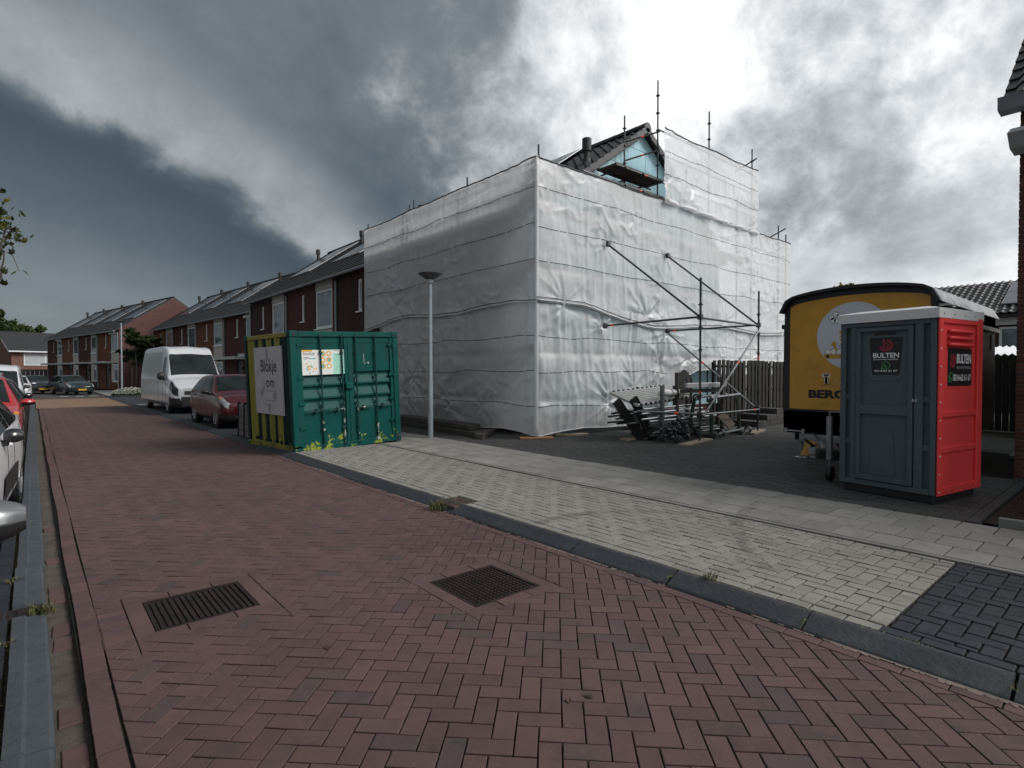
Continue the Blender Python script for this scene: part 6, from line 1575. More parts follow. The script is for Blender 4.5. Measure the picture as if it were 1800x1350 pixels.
MB().path([(.5, -.0, .5), (.9, -.35, .22), (1.2, -.9, .26), (hx, hy + .3, .44)], .012, 6).build('cable', m_black, TR)
for s_ in (.25, 2.05): MB().tube((s_, .15, 0), (s_, .15, .35), .03, 8).box(s_ - .09, .06, 0, s_ + .09, .24, .012).build('support_leg', m_galv, TR)

# fence and light roof behind the trailer
FB = thing('back_fence', 'dark board fence behind the trailer below a pale corrugated roof', 'fence', (19.5, -.5, P_))
for i in range(48): MB().cbox(0, i * .15, 0, .02, i * .15 + .14, 1.85 + rng.uniform(-.02, .02), .003).build('board', m_fence, FB)
for z in (.5, 1.4): MB().box(.021, 0, z, .06, 7.2, z + .08).build('rail', m_fence, FB)
CRF = thing('corrugated_roof', 'pale corrugated lean-to roof just above the back fence', 'roof', (20.0, -1, 0)); mb = MB()
for i in range(80): y = i * .075; z = .03 * (1 if i % 2 else -1); y2 = (i + 1) * .075; mb.add([(0, y, 2.12 + z), (0, y2, 2.12 - z), (2.4, y2, 2.42 - z), (2.4, y, 2.42 + z)], [(0, 3, 2, 1)])
mb.build('sheet', M('pale_corrugated', [(.5, .51, .52)], rough=.5), CRF)
for y in (.1, 3, 5.8): MB().box(.1, y, P_, .2, y + .1, 2.1).build('post', m_fence, CRF)
o = MB().cbox(0, 0, 0, 1.1, .25, .06, .006).build('concrete_slab', m_slab, loc=(13.3, 1.55, P_), rot=(0, 0, R(3))); tag(o, 'pale concrete slab lying beside the trailer near the brick house', 'slab')

# ================================================================== vehicles
def paint(name, c, rough=.25, metal=.0, coat=.6):
    return M(name, [tuple(x * .94 for x in c), c], rough=rough, metal=metal, var=.06, scale=2.0, coat=coat, rvar=.05, spec=.5)
m_rubber = M('tyre_rubber', [(.012, .012, .012), (.02, .02, .02)], rough=.8, var=.2, scale=8)
m_rim = M('alloy_rim', [(.3, .31, .32)], rough=.35, metal=.7, var=.15)
m_carglass = glass_mat('car_glass', (.014, .019, .02), .03); m_carglass.node_tree.nodes['Principled BSDF'].inputs['Specular IOR Level'].default_value = .35; m_carglass.node_tree.nodes['Principled BSDF'].inputs['IOR'].default_value = 1.4
m_trim = M('car_trim', [(.014, .014, .015), (.02, .02, .021)], rough=.55, var=.15)
m_hlamp = M('headlamp', [(.2, .21, .22), (.5, .52, .53)], rough=.12, var=.15, scale=14, metal=.3, coat=.8)
m_amber = M('indicator', [(.6, .2, .04)], rough=.2)
m_plate = M('number_plate', [(.55, .32, .02)], rough=.5); m_chrome = M('chrome', [(.55, .56, .57)], rough=.15, metal=.9)
m_white_p = paint('van_white', (.56, .57, .59)); m_red_p = paint('car_dark_red', (.085, .008, .011), metal=.2, coat=.3); m_black_p = paint('car_black', (.012, .013, .017)); m_green_p = paint('car_dark_green', (.018, .032, .036), metal=.3)
m_whitecar_p = paint('car_white', (.8, .81, .83)); m_redb_p = paint('car_red', (.42, .018, .026)); m_grey_p = paint('car_grey', (.16, .165, .17), metal=.4)

def spline(P, n, ten=.42):
    """rows of P interpolated, n steps per span; returns array and index coordinates"""
    P = np.asarray(P, float); K = len(P); out = []
    for i in range(K - 1):
        p0, p1, p2, p3 = P[max(i - 1, 0)], P[i], P[i + 1], P[min(i + 2, K - 1)]
        m1, m2 = ten * (p2 - p0), ten * (p3 - p1)
        for k_ in range(n):
            t_ = k_ / n; out.append((2 * t_**3 - 3 * t_**2 + 1) * p1 + (t_**3 - 2 * t_**2 + t_) * m1 + (-2 * t_**3 + 3 * t_**2) * p2 + (t_**3 - t_**2) * m2)
    out.append(P[-1]); return np.array(out)
class Body:
    NS, NR = 8, 5
    def __init__(s, st):
        rings = []
        for (y, ws, zs, wm, zm, wb, zb, wr, zr, c1, c2) in st:
            rings.append([(ws * .88, y, zs), (ws, y, zs + .09), (wm, y, zm), (wb, y, zb), (wr, y, zr), (wr * .66, y, zr + c1), (0, y, zr + c2)])
        A = np.array(rings)                                   # stations x 7 x 3
        A = spline(A, s.NS); A = np.swapaxes(spline(np.swapaxes(A, 0, 1), s.NR, .36), 0, 1); s.A = A
    def S(s, i, j, side=1):
        a = min(max(i * s.NS, 0), s.A.shape[0] - 1.001); b = min(max(j * s.NR, 0), s.A.shape[1] - 1.001); ia, ib = int(a), int(b); fa, fb = a - ia, b - ib; A = s.A
        p = (A[ia, ib] * (1 - fa) + A[ia + 1, ib] * fa) * (1 - fb) + (A[ia, ib + 1] * (1 - fa) + A[ia + 1, ib + 1] * fa) * fb
        return Vector((p[0] * side, p[1], p[2]))
    def N(s, i, j):
        e = .06; a = s.S(i + e, j) - s.S(i - e, j); b = s.S(i, min(j + e, 5.99)) - s.S(i, j - e); n = a.cross(b)
        if n.length < 1e-9: return Vector((0, 0, 1))
        n.normalize(); return n
    def hull(s):
        A = s.A; a, b = A.shape[:2]; mb = MB()
        mir = A[:, ::-1][:, 1:] * np.array([-1, 1, 1]); F = np.concatenate([A, mir], 1); w_ = F.shape[1]
        mb.add([tuple(p) for p in F.reshape(-1, 3)], [(i * w_ + j, i * w_ + j + 1, (i + 1) * w_ + j + 1, (i + 1) * w_ + j) for i in range(a - 1) for j in range(w_ - 1)] + [(i * w_, (i + 1) * w_, (i + 1) * w_ + w_ - 1, i * w_ + w_ - 1) for i in range(a - 1)] + [tuple(range(w_))[::-1], tuple(range((a - 1) * w_, a * w_))])
        return mb
    def patch(s, q, side=1, off=.006, n=(9, 6), full=False):
        """quad of (station, ring) corners; full mirrors it across the middle (ring 6)"""
        mb = MB(); P = []
        for a in range(n[0] + 1):
            u = a / n[0]; row = []
            for b in range(n[1] + 1):
                v = b / n[1]; i = (q[0][0] * (1 - u) + q[1][0] * u) * (1 - v) + (q[3][0] * (1 - u) + q[2][0] * u) * v; j = (q[0][1] * (1 - u) + q[1][1] * u) * (1 - v) + (q[3][1] * (1 - u) + q[2][1] * u) * v
                p = s.S(i, j) + s.N(i, j) * off; row.append((p.x * side, p.y, p.z))
            if full: row = row + [(-p[0], p[1], p[2]) for p in row[::-1][1:]]
            P.append(row)
        mb.grid(P, flip=(side > 0)); return mb
def wheel(par, x, y, r, wd=.2, spokes=7):
    s_ = 1 if x > 0 else -1; Mx = Matrix.Translation((x, y, r)) @ Matrix.Rotation(R(90), 4, 'Y')
    o = MB().lathe([(r * .66, -wd / 2), (r * .95, -wd / 2), (r, -wd * .36), (r, wd * .36), (r * .95, wd / 2), (r * .66, wd / 2), (r * .62, wd * .3), (r * .62, -wd * .3)], 26, Mx).build('wheel', m_rubber, par); smooth_by_angle(o, 40)
    mb = MB(); mb.lathe([(r * .67, 0), (r * .64, .02), (r * .58, .0), (r * .58, -.03)], 22, Matrix.Translation((x + s_ * wd * .48, y, r)) @ Matrix.Rotation(R(90 * s_), 4, 'Y'), close=False)
    for i in range(spokes):
        a = i * 2 * math.pi / spokes; c, d = math.cos(a), math.sin(a); xx = x + s_ * wd * .46
        mb.tube((xx, y + c * r * .1, r + d * r * .1), (xx, y + c * r * .62, r + d * r * .62), .028, 5)
    mb.lathe([(r * .16, 0), (r * .13, .02)], 12, Matrix.Translation((x + s_ * wd * .44, y, r)) @ Matrix.Rotation(R(90 * s_), 4, 'Y')); mb.build('rim', m_rim, o)
    MB().lathe([(r * .6, -.005), (r * .6, .005)], 20, Matrix.Translation((x + s_ * wd * .25, y, r)) @ Matrix.Rotation(R(90), 4, 'Y')).build('brake_disc', m_trim, o)
def mirror(par, side, x, y, z, mat_, w_=.20, h_=.13):
    mb = MB(); P = []; nx = 12
    for i in range(9):
        u = i / 8; rr = math.sin(math.pi * min(1, .12 + u * .80)) ** .45
        P.append([(x + side * (.03 + w_ * u), y - .075 * rr * math.cos(a) * (1.15 if math.cos(a) > 0 else .5) + u * .03, z + h_ / 2 * rr * math.sin(a)) for a in np.linspace(0, 2 * math.pi, 17)])
    mb.grid(P, flip=side > 0); mb.add(P[-1][:-1], [tuple(range(16))]); mb.add(P[0][:-1], [tuple(range(16))])
    o = mb.build('door_mirror', mat_, par, smooth=True)
    MB().cbox(min(x - side * .03, x + side * .07), y - .02, z - h_ / 2 - .03, max(x - side * .03, x + side * .07), y + .03, z - h_ * .3, .01).build('mirror_foot', m_trim, o)
    mb = MB(); P2 = [[(p[0], p[1] - .002 * 0, p[2] - .004) for p in row[9:16]] for row in P]; 
    P2 = []
    for i in range(9):
        u = i / 8; rr = math.sin(math.pi * min(1, .12 + u * .80)) ** .45 * 1.02
        P2.append([(x + side * (.03 + w_ * u), y - .075 * rr * math.cos(a) * (1.15 if math.cos(a) > 0 else .5) + u * .03, z + h_ / 2 * rr * math.sin(a)) for a in np.linspace(math.pi * 1.12, 2 * math.pi * .985, 10)])
    mb.grid(P2, flip=side > 0); mb.build('lower_shell', m_trim, o, smooth=True)
    return o

def S_hatch(L=4.0, hw=.86, hh=1.5, hood=.0, rake=0.0):
    k = hh / 1.5; f = L / 4.0; q = hw / .86
    st = [(0, .50, .30, .56, .46, .54, .60, .44, .64, .015, .02), (.10, .74, .22, .78, .48, .74, .70, .60, .74, .02, .03), (.42, .82, .19, .85, .55, .81, .83, .69, .87, .035, .05), (1.02 + hood, .83, .19, .86, .58, .83, .935, .72, .985, .04, .06),
          (1.78 + hood, .83, .19, .86, .6, .835, .955, .60, 1.40, .05, .07), (2.35, .83, .19, .86, .6, .835, .965, .60, 1.435, .05, .07), (3.25 - rake, .83, .2, .86, .6, .83, .985, .585, 1.415, .05, .07), (3.72, .82, .22, .85, .62, .81, 1.0, .56, 1.32, .04, .055), (3.93, .79, .26, .82, .64, .78, .95, .62, 1.0, .02, .03), (4.0, .62, .32, .7, .6, .66, .84, .55, .9, .01, .02)]
    return [(a[0] * f, a[1] * q, a[2] * k, a[3] * q, a[4] * k, a[5] * q, a[6] * k, a[7] * q, a[8] * k, a[9], a[10]) for a in st]
def S_van(L=6.6, hw=1.0, hh=2.7):
    k = hh / 2.7; q = hw
    st = [(0, .66, .32, .74, .6, .72, .9, .62, .97, .02, .03), (.14, .90, .26, .94, .62, .90, 1.02, .76, 1.08, .03, .04), (.5, .97, .25, .99, .68, .95, 1.2, .82, 1.27, .04, .06), (.98, .98, .25, 1.0, .72, .97, 1.34, .86, 1.42, .04, .06), (1.72, .98, .25, 1.0, .8, .975, 1.42, .80, 2.30, .05, .08), (2.15, .98, .25, 1.0, .8, .98, 1.44, .82, 2.52, .07, .11), (3.2, .98, .25, 1.0, .8, .98, 1.44, .82, 2.58, .07, .11), (L - .35, .98, .25, 1.0, .8, .98, 1.44, .82, 2.57, .07, .11), (L - .06, .97, .28, .99, .8, .97, 1.44, .80, 2.48, .05, .08), (L, .9, .34, .92, .8, .9, 1.4, .74, 2.36, .03, .05)]
    return [(a[0], a[1] * q, a[2] * k, a[3] * q, a[4] * k, a[5] * q, a[6] * k, a[7] * q, a[8] * k, a[9], a[10]) for a in st]

def vehicle(label, cat, loc, rz, pm, st, wheels, wr, name='parked_car', group='cars parked along the street', roof=None, mirror_mat=None, van=False, sidewin=None, rails=False, mir=None, bumper=True, plate=True, clad=False, mirw=.2, mirh=.13, detail=None, mdz=0.0):
    V = thing(name, label, cat, loc, (0, 0, rz), group); B = Body(st); L = st[-1][0]; hw = max(s_[3] for s_ in st)
    o = B.hull().build('body', pm, V)
    cuts = []
    for y in wheels:
        c = MB().lathe([(wr + .055, -hw - .3), (wr + .055, -hw + .30)], 28, Matrix.Translation((0, y, wr + .01)) @ Matrix.Rotation(R(90), 4, 'Y')).lathe([(wr + .055, hw - .30), (wr + .055, hw + .3)], 28, Matrix.Translation((0, y, wr + .01)) @ Matrix.Rotation(R(90), 4, 'Y')).build('cutter', m_trim); cuts.append(c)
        md = o.modifiers.new('arch', 'BOOLEAN'); md.operation = 'DIFFERENCE'; md.object = c; md.solver = 'EXACT'
    dg = bpy.context.evaluated_depsgraph_get(); me = bpy.data.meshes.new_from_object(o.evaluated_get(dg)); o.modifiers.clear(); o.data = me; me.materials.clear(); me.materials.append(pm)
    for c in cuts: bpy.data.objects.remove(c)
    smooth_by_angle(o, 38)
    for y in wheels:
        for s_ in (-1, 1):
            wheel(V, s_ * (hw - .125), y, wr)
            mb = MB(); mb.lathe([(wr + .056, -.015), (wr + .085, -.012), (wr + .085, .012), (wr + .056, .015)], 28, Matrix.Translation((s_ * (hw - .022), y, wr + .01)) @ Matrix.Rotation(R(90), 4, 'Y'), close=False)
            if clad: mb.build('wheel_arch_trim', m_trim, V)
    B.patch([(3.06, 4.12), (3.93, 4.12), (3.93, 6), (3.06, 6)], n=(8, 8), full=True).build('windscreen', m_carglass, V, smooth=True)
    sw = sidewin or [[(3.55, 3.13), (5.05, 3.13), (5.05, 3.84), (4.10, 3.84)], [(5.14, 3.13), (6.05, 3.13), (6.05, 3.84), (5.14, 3.84)], [(6.13, 3.13), (6.72, 3.2), (6.55, 3.8), (6.13, 3.84)]]
    for s_ in (-1, 1):
        for q in sw: B.patch(q, s_).build('side_window', m_carglass, V, smooth=True)
        B.patch([(.6, 2.5), (2.0, 2.75), (1.9, 3.55), (.7, 3.5)], s_, .008, (6, 4)).build('headlight', m_hlamp, V, smooth=True)
        B.patch([(1.9, 2.9), (2.25, 3.0), (2.15, 3.5), (1.85, 3.45)], s_, .010, (4, 4)).build('indicator', m_amber if not van else m_hlamp, V, smooth=True)
        for i in (5.1, 6.3) if not van else (3.9,):
            p = B.S(i - .45, 2.72, s_); MB().cbox(p.x - .02, p.y - .1, p.z - .018, p.x + .02, p.y + .1, p.z + .018, .008).build('door_handle', m_trim if clad is False and not van else pm, V)
        for i in ((3.95, 5.1, 6.25) if not van else (3.3, 4.2, 5.6)):
            pts = [B.S(i, j, s_) + Vector((s_ * .001, 0, 0)) for j in np.linspace(1.0, 3.0, 9)]; MB().path(pts, .004, 4).build('door_gap', m_trim, V)
        B.patch([(2.6, .15), (6.9, .15), (6.9, 1.0), (2.6, 1.0)], s_, .006, (30, 3)).build('sill', m_trim, V, smooth=True) if clad else None
        if clad == 2:
            B.patch([(3.4, 1.35), (5.4, 1.35), (5.4, 2.05), (3.4, 2.05)], s_, .014, (14, 4)).build('door_bump', m_trim, V, smooth=True)
    zf = st[0]
    ms_ = mir or (-1, 1); pm_ = B.S(3.55, 3.0, 1)
    for s_ in ms_: mirror(V, s_, s_ * (pm_.x - .01), pm_.y, pm_.z + .05 + mdz, mirror_mat or pm, mirw, mirh)
    if van:
        for s_ in (-1, 1): B.patch([(.0, .0), (2.3, .0), (2.2, 1.9), (0, 2.0)], s_, .012, (10, 6)).build('bumper', m_trim, V, smooth=True)
        for s_ in (-1, 1): B.patch([(.3, 2.25), (2.1, 2.5), (2.0, 3.45), (.4, 3.1)], s_, .010, (8, 5)).build('headlight_housing', m_carglass, V, smooth=True)
    elif bumper:
        B.patch([(0, .0), (1.9, .0), (1.7, 1.55), (0, 1.5)], 1, .010, (8, 5)).build('bumper', m_trim, V, smooth=True); B.patch([(0, .0), (1.9, .0), (1.7, 1.55), (0, 1.5)], -1, .010, (8, 5)).build('bumper', m_trim, V, smooth=True)
    w0 = zf[3]; zg = zf[6]
    MB().cbox(-w0 * .8, -.03, zg - .16, w0 * .8, .08, zg - .02, .015).build('grille', m_trim, V)
    for i in range(3): MB().box(-w0 * .78, -.036, zg - .14 + i * .045, w0 * .78, -.028, zg - .128 + i * .045).build('grille_bar', m_chrome if van else m_trim, V)
    MB().lathe([(.055, 0), (.05, .012)], 18, Matrix.Translation((0, -.036, zg - .085)) @ Matrix.Scale(.6, 4, (0, 0, 1)) @ Matrix.Rotation(R(90), 4, 'X')).build('badge', m_chrome, V)
    MB().cbox(-w0 * .95, -.035, zf[2] - .02, w0 * .95, .05, zg - .24, .02).build('front_apron', m_trim if bumper else pm, V)
    if plate: MB().box(-.26, -.046, zf[2] + .04, .26, -.037, zf[2] + .15).build('number_plate', m_plate, V)
    if roof: B.patch([(4.05, 4.35), (7.0, 4.35), (7.0, 6), (4.05, 6)], 1, .005, (20, 6), full=True).build('roof_panel', roof, V, smooth=True)
    if rails:
        for s_ in (-1, 1): MB().path([B.S(i, 4.25, s_) + Vector((0, 0, .055 if 4.1 < i < 6.8 else .01)) for i in np.linspace(4.0, 6.9, 16)], .016, 6).build('roof_rail', m_alu, V)
    for s_ in (-1, 1):
        MB().path([Vector((s_ * .1, B.S(3.04, 5.5, 1).y, B.S(3.04, 5.5).z + .01)), B.S(3.3, 5.2, s_) + Vector((0, -.012, .012)), B.S(3.55, 4.6, s_) + Vector((0, -.012, .012))], .006, 4).build('wiper', m_trim, V)
    return V, B

# right side, facing the camera
vehicle('dark red compact car parked behind the grey crate and the container', 'car', (4.78, 16.75, .055), R(1), m_red_p, S_hatch(4.02, .86, 1.52), (.80, 3.29), .31, clad=True, mirror_mat=m_trim, detail=1)
Vn, Bn = vehicle('white high roof panel van parked behind the dark red car', 'van', (4.95, 24.15, .055), R(1.5), m_white_p, S_van(), (1.0, 5.2), .35, name='panel_van', group='vans parked along the street', van=True, mirror_mat=m_trim, mirw=.24, mirh=.3, sidewin=[[(3.5, 3.13), (4.55, 3.13), (4.55, 3.72), (4.02, 3.72)]])
for s_ in (-1, 1): Bn.patch([(2.6, .15), (7.6, .15), (7.6, 1.25), (2.6, 1.25)], s_, .006, (30, 3)).build('ground_reflection', m_grey_p, Vn, smooth=True)  # grey band painted on for the ground reflected low in the white side
MB().cbox(-.38, .52, 1.315, .38, .60, 1.33, .006).build('bonnet_vent', m_trim, Vn)
MB().lathe([(.05, 0), (.04, .02)], 14, Matrix.Translation((0, 1.95, 2.52)) @ Matrix.Rotation(R(70), 4, 'X')).build('roof_sensor', m_trim, Vn)
# at the bend
vehicle('black saloon car parked at the bend next to the dark green car', 'car', (.62, 55.5, 0), R(12), m_black_p, S_hatch(4.6, .88, 1.42, hood=.15), (.85, 3.6), .31, bumper=False)
vehicle('dark green estate car parked at the bend before the farthest house row', 'car', (2.75, 51.6, 0), R(15), m_green_p, S_hatch(4.3, .86, 1.44), (.82, 3.4), .31, bumper=False)
# left side, facing the camera
LX = -.14
Vg, Bg = vehicle('grey car whose door mirror reaches over the gutter at the left', 'car', (-1.115, 1.42, .012), R(0), m_grey_p, S_hatch(3.9, .86, 1.5), (.8, 3.2), .31, mir=(1,), mirw=.235, mirh=.165, mdz=.06)
Vw, Bw = vehicle('white hatchback with black door mirror and dark side cladding by the gutter', 'car', (-1.16, 5.95, .012), R(-3.0), m_whitecar_p, S_hatch(4.0, .87, 1.5), (.80, 3.34), .325, clad=2, mirror_mat=m_black_p, roof=m_redb_p, mirw=.15, mirh=.14)
vehicle('red car with roof rails and red door mirrors behind the white hatchback', 'car', (-1.03, 12.8, .012), R(0), m_redb_p, S_hatch(4.15, .87, 1.58), (.82, 3.4), .32, clad=True, rails=True)
vehicle('black hatchback parked between the red car and the white van', 'car', (-1.06, 19.6, .012), R(0), m_black_p, S_hatch(4.1, .86, 1.46), (.8, 3.3), .31)
vehicle('white delivery van parked behind the black hatchback on the gutter side', 'van', (-1.22, 28.6, .012), R(0), m_white_p, S_van(5.0, .95, 1.95), (.9, 3.9), .32, name='panel_van', group='vans parked along the street', van=True, mirror_mat=m_trim, sidewin=[[(3.5, 3.13), (4.55, 3.13), (4.55, 3.72), (4.02, 3.72)]])
vehicle('white car parked beyond the white delivery van near the bend', 'car', (-.9, 42.5, .0), R(0), m_white_p, S_hatch(4.1, .86, 1.46), (.8, 3.3), .31)

# ================================================================== vegetation
def leaf_mat(name, cols):
    m = bpy.data.materials.new(name); m.use_nodes = True; t = NT(m.node_tree); MATS[name] = m; b = t.n['Principled BSDF']
    at = t.new('ShaderNodeAttribute', attribute_name='rnd').outputs['Fac']
    n = len(cols); c = t.ramp(at, [(i / (n - 1), q) for i, q in enumerate(cols)]); t.link(c, b.inputs['Base Color']); b.inputs['Roughness'].default_value = .6; b.inputs['Specular IOR Level'].default_value = .3
    tl = t.new('ShaderNodeBsdfTranslucent'); t.link(c, tl.inputs[0]); mx = t.new('ShaderNodeMixShader'); mx.inputs[0].default_value = .35
    t.link(b.outputs[0], mx.inputs[1]); t.link(tl.outputs[0], mx.inputs[2]); t.link(mx.outputs[0], t.n['Material Output'].inputs[0]); return m
m_lg = leaf_mat('leaf_green', [(.02, .04, .012), (.045, .075, .018), (.075, .11, .03), (.03, .055, .015)])
m_ly = leaf_mat('leaf_yellow_green', [(.10, .09, .015), (.17, .14, .025), (.07, .08, .015), (.22, .16, .03)])
m_ld = leaf_mat('leaf_dark', [(.014, .026, .010), (.03, .048, .014), (.05, .07, .02)])
m_bark = M('bark', [(.05, .04, .032), (.09, .075, .06)], rough=.9, var=.3, scale=8, bump=.8, bscale=30)
def branch(mb, p, d, L_, r, depth, r_, tips, bend=.25):
    pts = [Vector(p)]; rr = [r]; n = 5; d = Vector(d).normalized()
    for i in range(n):
        d = (d + Vector((r_.gauss(0, bend), r_.gauss(0, bend), r_.gauss(0, bend) + .04)) * .5).normalized(); pts.append(pts[-1] + d * L_ / n); rr.append(r * (1 - .55 * (i + 1) / n))
    mb.path(pts, rr, 6 if r > .02 else 4)
    for i in range(2, n + 1): tips.append((pts[i].copy(), rr[i]))
    if depth > 0:
        for k_ in range(3 if depth > 1 else 4):
            i = r_.randint(2, n); a = Vector((r_.gauss(0, 1), r_.gauss(0, 1), r_.gauss(.2, .6))).normalized(); branch(mb, pts[i], (d + a * 1.0).normalized(), L_ * r_.uniform(.5, .75), rr[i] * .65, depth - 1, r_, tips, bend)
def leafcloud(mb, c, n, rad, size, r_, flat=.7):
    for i in range(n):
        q = Vector((r_.gauss(0, 1), r_.gauss(0, 1), r_.gauss(0, 1))); q.normalize(); q *= rad * r_.random() ** .45; q.z *= flat; p = c + q; s_ = size * r_.uniform(.5, 1.2)
        a = Vector((r_.gauss(0, 1), r_.gauss(0, 1), r_.gauss(0, .6))).normalized(); b_ = a.cross(Vector((r_.gauss(0, 1), r_.gauss(0, 1), r_.gauss(0, 1)))).normalized()
        mb.cur = min(.999, max(.001, r_.random())); mb.add([p - a * s_, p - b_ * s_ * .55, p + a * s_, p + b_ * s_ * .55], [(0, 1, 2, 3)])
def tree(name, label, loc, h_, rad, n, size, mat_, seed, trunk_h=.3, trunk_r=None, depth=2, group=None, cat='tree', nleaf=26, flat=.75):
    r_ = random.Random(seed); T_ = thing(name, label, cat, loc, group=group); mb = MB(); tips = []
    th = h_ * trunk_h; tr_ = trunk_r or h_ * .022
    mb.path([(0, 0, -.1), (r_.gauss(0, .02) * h_ * .2, r_.gauss(0, .02), th * .5), (r_.gauss(0, .05), r_.gauss(0, .05), th)], [tr_ * 1.25, tr_, tr_ * .85], 8)
    for i in range(n):
        a = i * 2.4 + r_.uniform(-.3, .3); u = r_.uniform(.0, 1); z = th + (h_ - th) * u * .55
        branch(mb, (0, 0, min(z, h_ * .8)), (math.cos(a), math.sin(a), .35 + u * 1.1), rad * r_.uniform(.65, .95) * (1 - .35 * u), tr_ * .5, depth, r_, tips)
    mb.path([(0, 0, th), (r_.gauss(0, .1), r_.gauss(0, .1), h_ * .8)], [tr_ * .85, tr_ * .2], 6)
    mb.build('trunk', m_bark, T_)
    cr = MB()
    for p, r0 in tips: leafcloud(cr, p, nleaf, rad * .17, size, r_, flat)
    leafcloud(cr, Vector((0, 0, h_ * .78)), nleaf * 12, rad * .45, size, r_)
    cr.build('crown', mat_, T_); return T_
# behind the far houses
for i, (x, y, h_, rad, mt, lab) in enumerate(((-5.2, 112, 13.0, 3.6, m_ld, 'tall dark tree left of the far brick house roof'), (-1.2, 116, 10.6, 3.2, m_lg, 'green tree rising behind the gable of the far brick house'), (2.2, 110, 8.6, 2.6, m_ly, 'yellowish tree behind the ridge of the far brick house'), (5.0, 114, 8.8, 2.8, m_ly, 'yellow green tree between the far brick house and the house row'),
        (8.2, 118, 12.0, 3.0, m_lg, 'green tree above the end of the farthest house row'), (-12, 106, 13, 4.0, m_ld, 'large dark tree at the far bend'))):
    tree('broadleaf_tree', lab, (x, y, 0), h_, rad, 7, .30, mt, 40 + i, trunk_h=.25, group='trees beyond the far houses', nleaf=30)
tree('broadleaf_tree', 'bushy green tree beside the gutter side street before the far brick house', (-4.0, 66, 0), 5.8, 2.3, 7, .2, m_lg, 60, trunk_h=.2, nleaf=34)
tree('young_tree', 'young tree tied to stakes in front of the red gable end', (6.55, 55.5, .05), 5.4, 1.9, 6, .13, m_ld, 61, trunk_h=.4, trunk_r=.06, nleaf=20, flat=.4)
YS = thing('tree_stakes', 'pair of wooden stakes holding the young tree', 'stakes', (6.55, 55.2, .05))
for x in (-.35, .35): MB().tube((x, 0, 0), (x, 0, 1.9), .05, 8).build('stake', m_oldwood, YS)
# low frame by the gable
LF = thing('low_rail', 'low grey metal rail beside the red gable end wall', 'rail', (7.3, 50.5, .05))
for x in (0, 1.6): MB().box(x, 0, 0, x + .06, .06, 1.0).build('post', m_pipe, LF)
MB().box(0, 0, .94, 1.66, .06, 1.0).build('bar', m_pipe, LF)
# white flower bed
FBD = thing('flower_bed', 'low round bed of white flowering ground cover at the end of the parking strip', 'flower bed', (4.95, 44.9, .05)); r_ = random.Random(9); cr = MB(); fl = MB()
for i in range(4200):
    a = r_.uniform(0, 6.28); q = math.sqrt(r_.random()); x, y = 1.05 * q * math.cos(a), .75 * q * math.sin(a); z = .62 * math.sqrt(max(0, 1 - q * q * .8)) * r_.uniform(.25, 1); s_ = .035; b_ = r_.uniform(0, 3); dst = fl if r_.random() < .5 and z > .2 else cr
    dst.cur = max(.001, r_.random()); dst.add([(x - s_ * math.cos(b_), y - s_ * math.sin(b_), z), (x, y, z - s_ * .6), (x + s_ * math.cos(b_), y + s_ * math.sin(b_), z), (x, y + .01, z + s_ * .7)], [(0, 1, 2, 3)])
cr.build('foliage', m_lg, FBD)['kind'] = 'stuff'; fl.build('blossom', M('blossom', [(.62, .62, .56), (.5, .5, .44)], rough=.7, rnd=True), FBD)['kind'] = 'stuff'
MB().lathe([(1.2, -.05), (1.2, .06), (1.1, .08), (1.1, -.05)], 28, Matrix.Scale(.75, 4, (0, 1, 0))).build('edging', m_kerb, FBD)
# poplar top behind the sheeting
tree('conifer_tree', 'pointed tree top behind the trailer at the end of the sheeting', (39, 13.6, 0), 8.6, 1.3, 9, .16, m_ly, 77, trunk_h=.3, nleaf=22, flat=1.2)
# hedge before the back house
HD = thing('hedge', 'dark clipped hedge below the window of the back house', 'hedge', (33, .5, 0)); r_ = random.Random(3); cr = MB(); MB().cbox(.15, 0.1, 0, .75, 6.9, 2.5, .05).build('inner_foliage', m_ld, HD)
for i in range(5200):
    f = r_.randint(0, 2); x, y, z = r_.uniform(0, .9), r_.uniform(0, 7), r_.uniform(1.2, 2.75)
    if f == 0: x = r_.uniform(-.03, .08)
    else: z = r_.uniform(2.6, 2.78)
    s_ = .06; b_ = r_.uniform(0, 3); cr.cur = max(.001, r_.random()); cr.add([(x - s_ * math.cos(b_) * .4, y - s_ * math.sin(b_), z), (x, y, z - s_ * .7), (x + s_ * math.cos(b_) * .4, y + s_ * math.sin(b_), z), (x, y + .01, z + s_ * .7)], [(0, 1, 2, 3)])
cr.build('leaves', m_ld, HD)['kind'] = 'stuff'

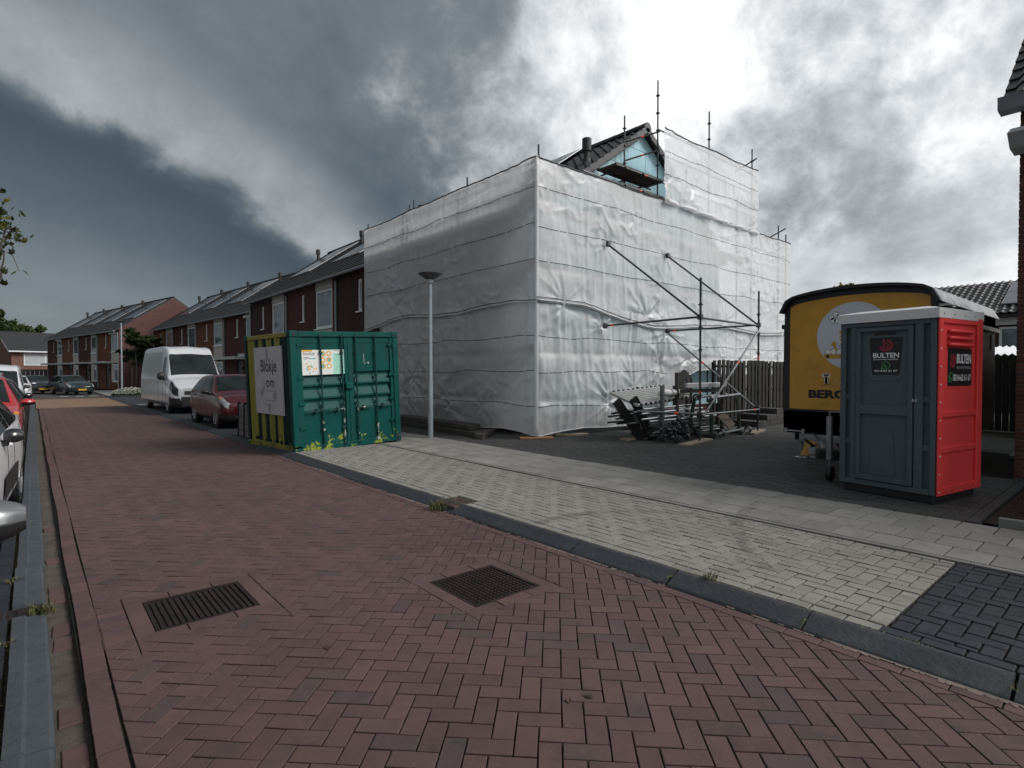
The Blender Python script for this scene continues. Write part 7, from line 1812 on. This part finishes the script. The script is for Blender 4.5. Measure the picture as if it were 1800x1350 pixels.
# street tree whose outer twigs hang into the picture: lobed leaves
def lobed(seed):
    pts = []; n = 5
    for k_ in range(n):
        a = R(-110 + k_ * 55); L_ = (.62, .9, 1.0, .9, .62)[k_]
        pts.append((L_ * math.sin(a) * .6, L_ * math.cos(a) * .62 + .28))
        if k_ < n - 1: b_ = a + R(27); pts.append((.40 * math.sin(b_) * .8, .40 * math.cos(b_) * .62 + .28))
    pts.append((0, -.1)); return pts
LP = lobed(0)
ST2 = thing('street_tree', 'maple tree with lobed leaves hanging over the parked cars', 'tree', (-2.35, 10.4, 0)); r_ = random.Random(19); mb = MB(); cr = MB()
mb.path([(0, 0, -.1), (.03, 0, 1.2), (.0, .05, 2.6), (.05, 0, 4.2), (0, 0, 5.6)], [.12, .1, .09, .07, .03], 10)
def twig(p0, p1, nl, droop=.15):
    p0, p1 = Vector(p0), Vector(p1); pts = []
    for i in range(8):
        u = i / 7; q = p0.lerp(p1, u); q.z += .25 * math.sin(math.pi * u) - droop * u * u; q += Vector((r_.gauss(0, .02), r_.gauss(0, .02), r_.gauss(0, .02))); pts.append(q)
    mb.path(pts, [.013 * (1 - .8 * i / 7) for i in range(8)], 5)
    for i in range(nl):
        u = 1 - .75 * r_.random() ** 1.7; k_ = min(6, int(u * 7)); q = pts[k_].lerp(pts[k_ + 1], u * 7 - k_) + Vector((r_.gauss(0, .13), r_.gauss(0, .13), r_.gauss(-.03, .12))); s_ = r_.uniform(.045, .085)
        e = Euler((r_.uniform(-.9, .9) + math.pi / 2 * r_.choice([1, 1, 0]), r_.uniform(-.9, .9), r_.uniform(0, 6.28))).to_matrix(); cr.cur = max(.001, r_.random()); n = len(LP); vs_ = [q + e @ Vector((a * s_ * 1.5, b_ * s_ * 1.5, 0)) for a, b_ in LP] + [q + e @ Vector((0, .28 * s_ * 1.5, .012))]
        cr.add(vs_, [(i2, (i2 + 1) % n, n) for i2 in range(n)])
def at_px(px, py, y):      # point of a sight line at street distance y, relative to the tree foot
    d = FW + RT * ((px - 900) / 983) - UP * ((py - 675) / 983); k_ = y / d.y; p = CAMV + d * k_; return p - Vector((-2.35, 10.4, 0))
for (px, py, y, nl) in ((8, 378, 9.6, 90), (-2, 338, 9.9, 90), (-10, 420, 9.4, 80), (-30, 330, 10.0, 60), (-60, 420, 10.5, 60), (2, 345, 10.3, 90), (-20, 380, 9.7, 60), (2, 385, 9.8, 90), (-8, 405, 9.7, 90)):
    tip = at_px(px, py, y); twig((0, 0, r_.uniform(2.9, 3.6)), tip, nl)
twig(at_px(-20, 400, 9.6), at_px(0, 470, 9.5), 26, .1); twig(at_px(2, 440, 9.5), at_px(30, 425, 9.5), 5, .02); twig(at_px(0, 485, 9.5), at_px(32, 478, 9.5), 3, .02)
for i in range(14):
    a = r_.uniform(1.9, 4.9); twig((0, 0, r_.uniform(3.2, 5.0)), (math.cos(a) * r_.uniform(1.2, 2.0), math.sin(a) * r_.uniform(1.2, 2.0), r_.uniform(3.6, 6.2)), 55)
mb.build('trunk', m_bark, ST2); cr.build('crown', leaf_mat('maple_leaf', [(.018, .03, .008), (.035, .055, .012), (.06, .085, .015), (.13, .13, .02)]), ST2)
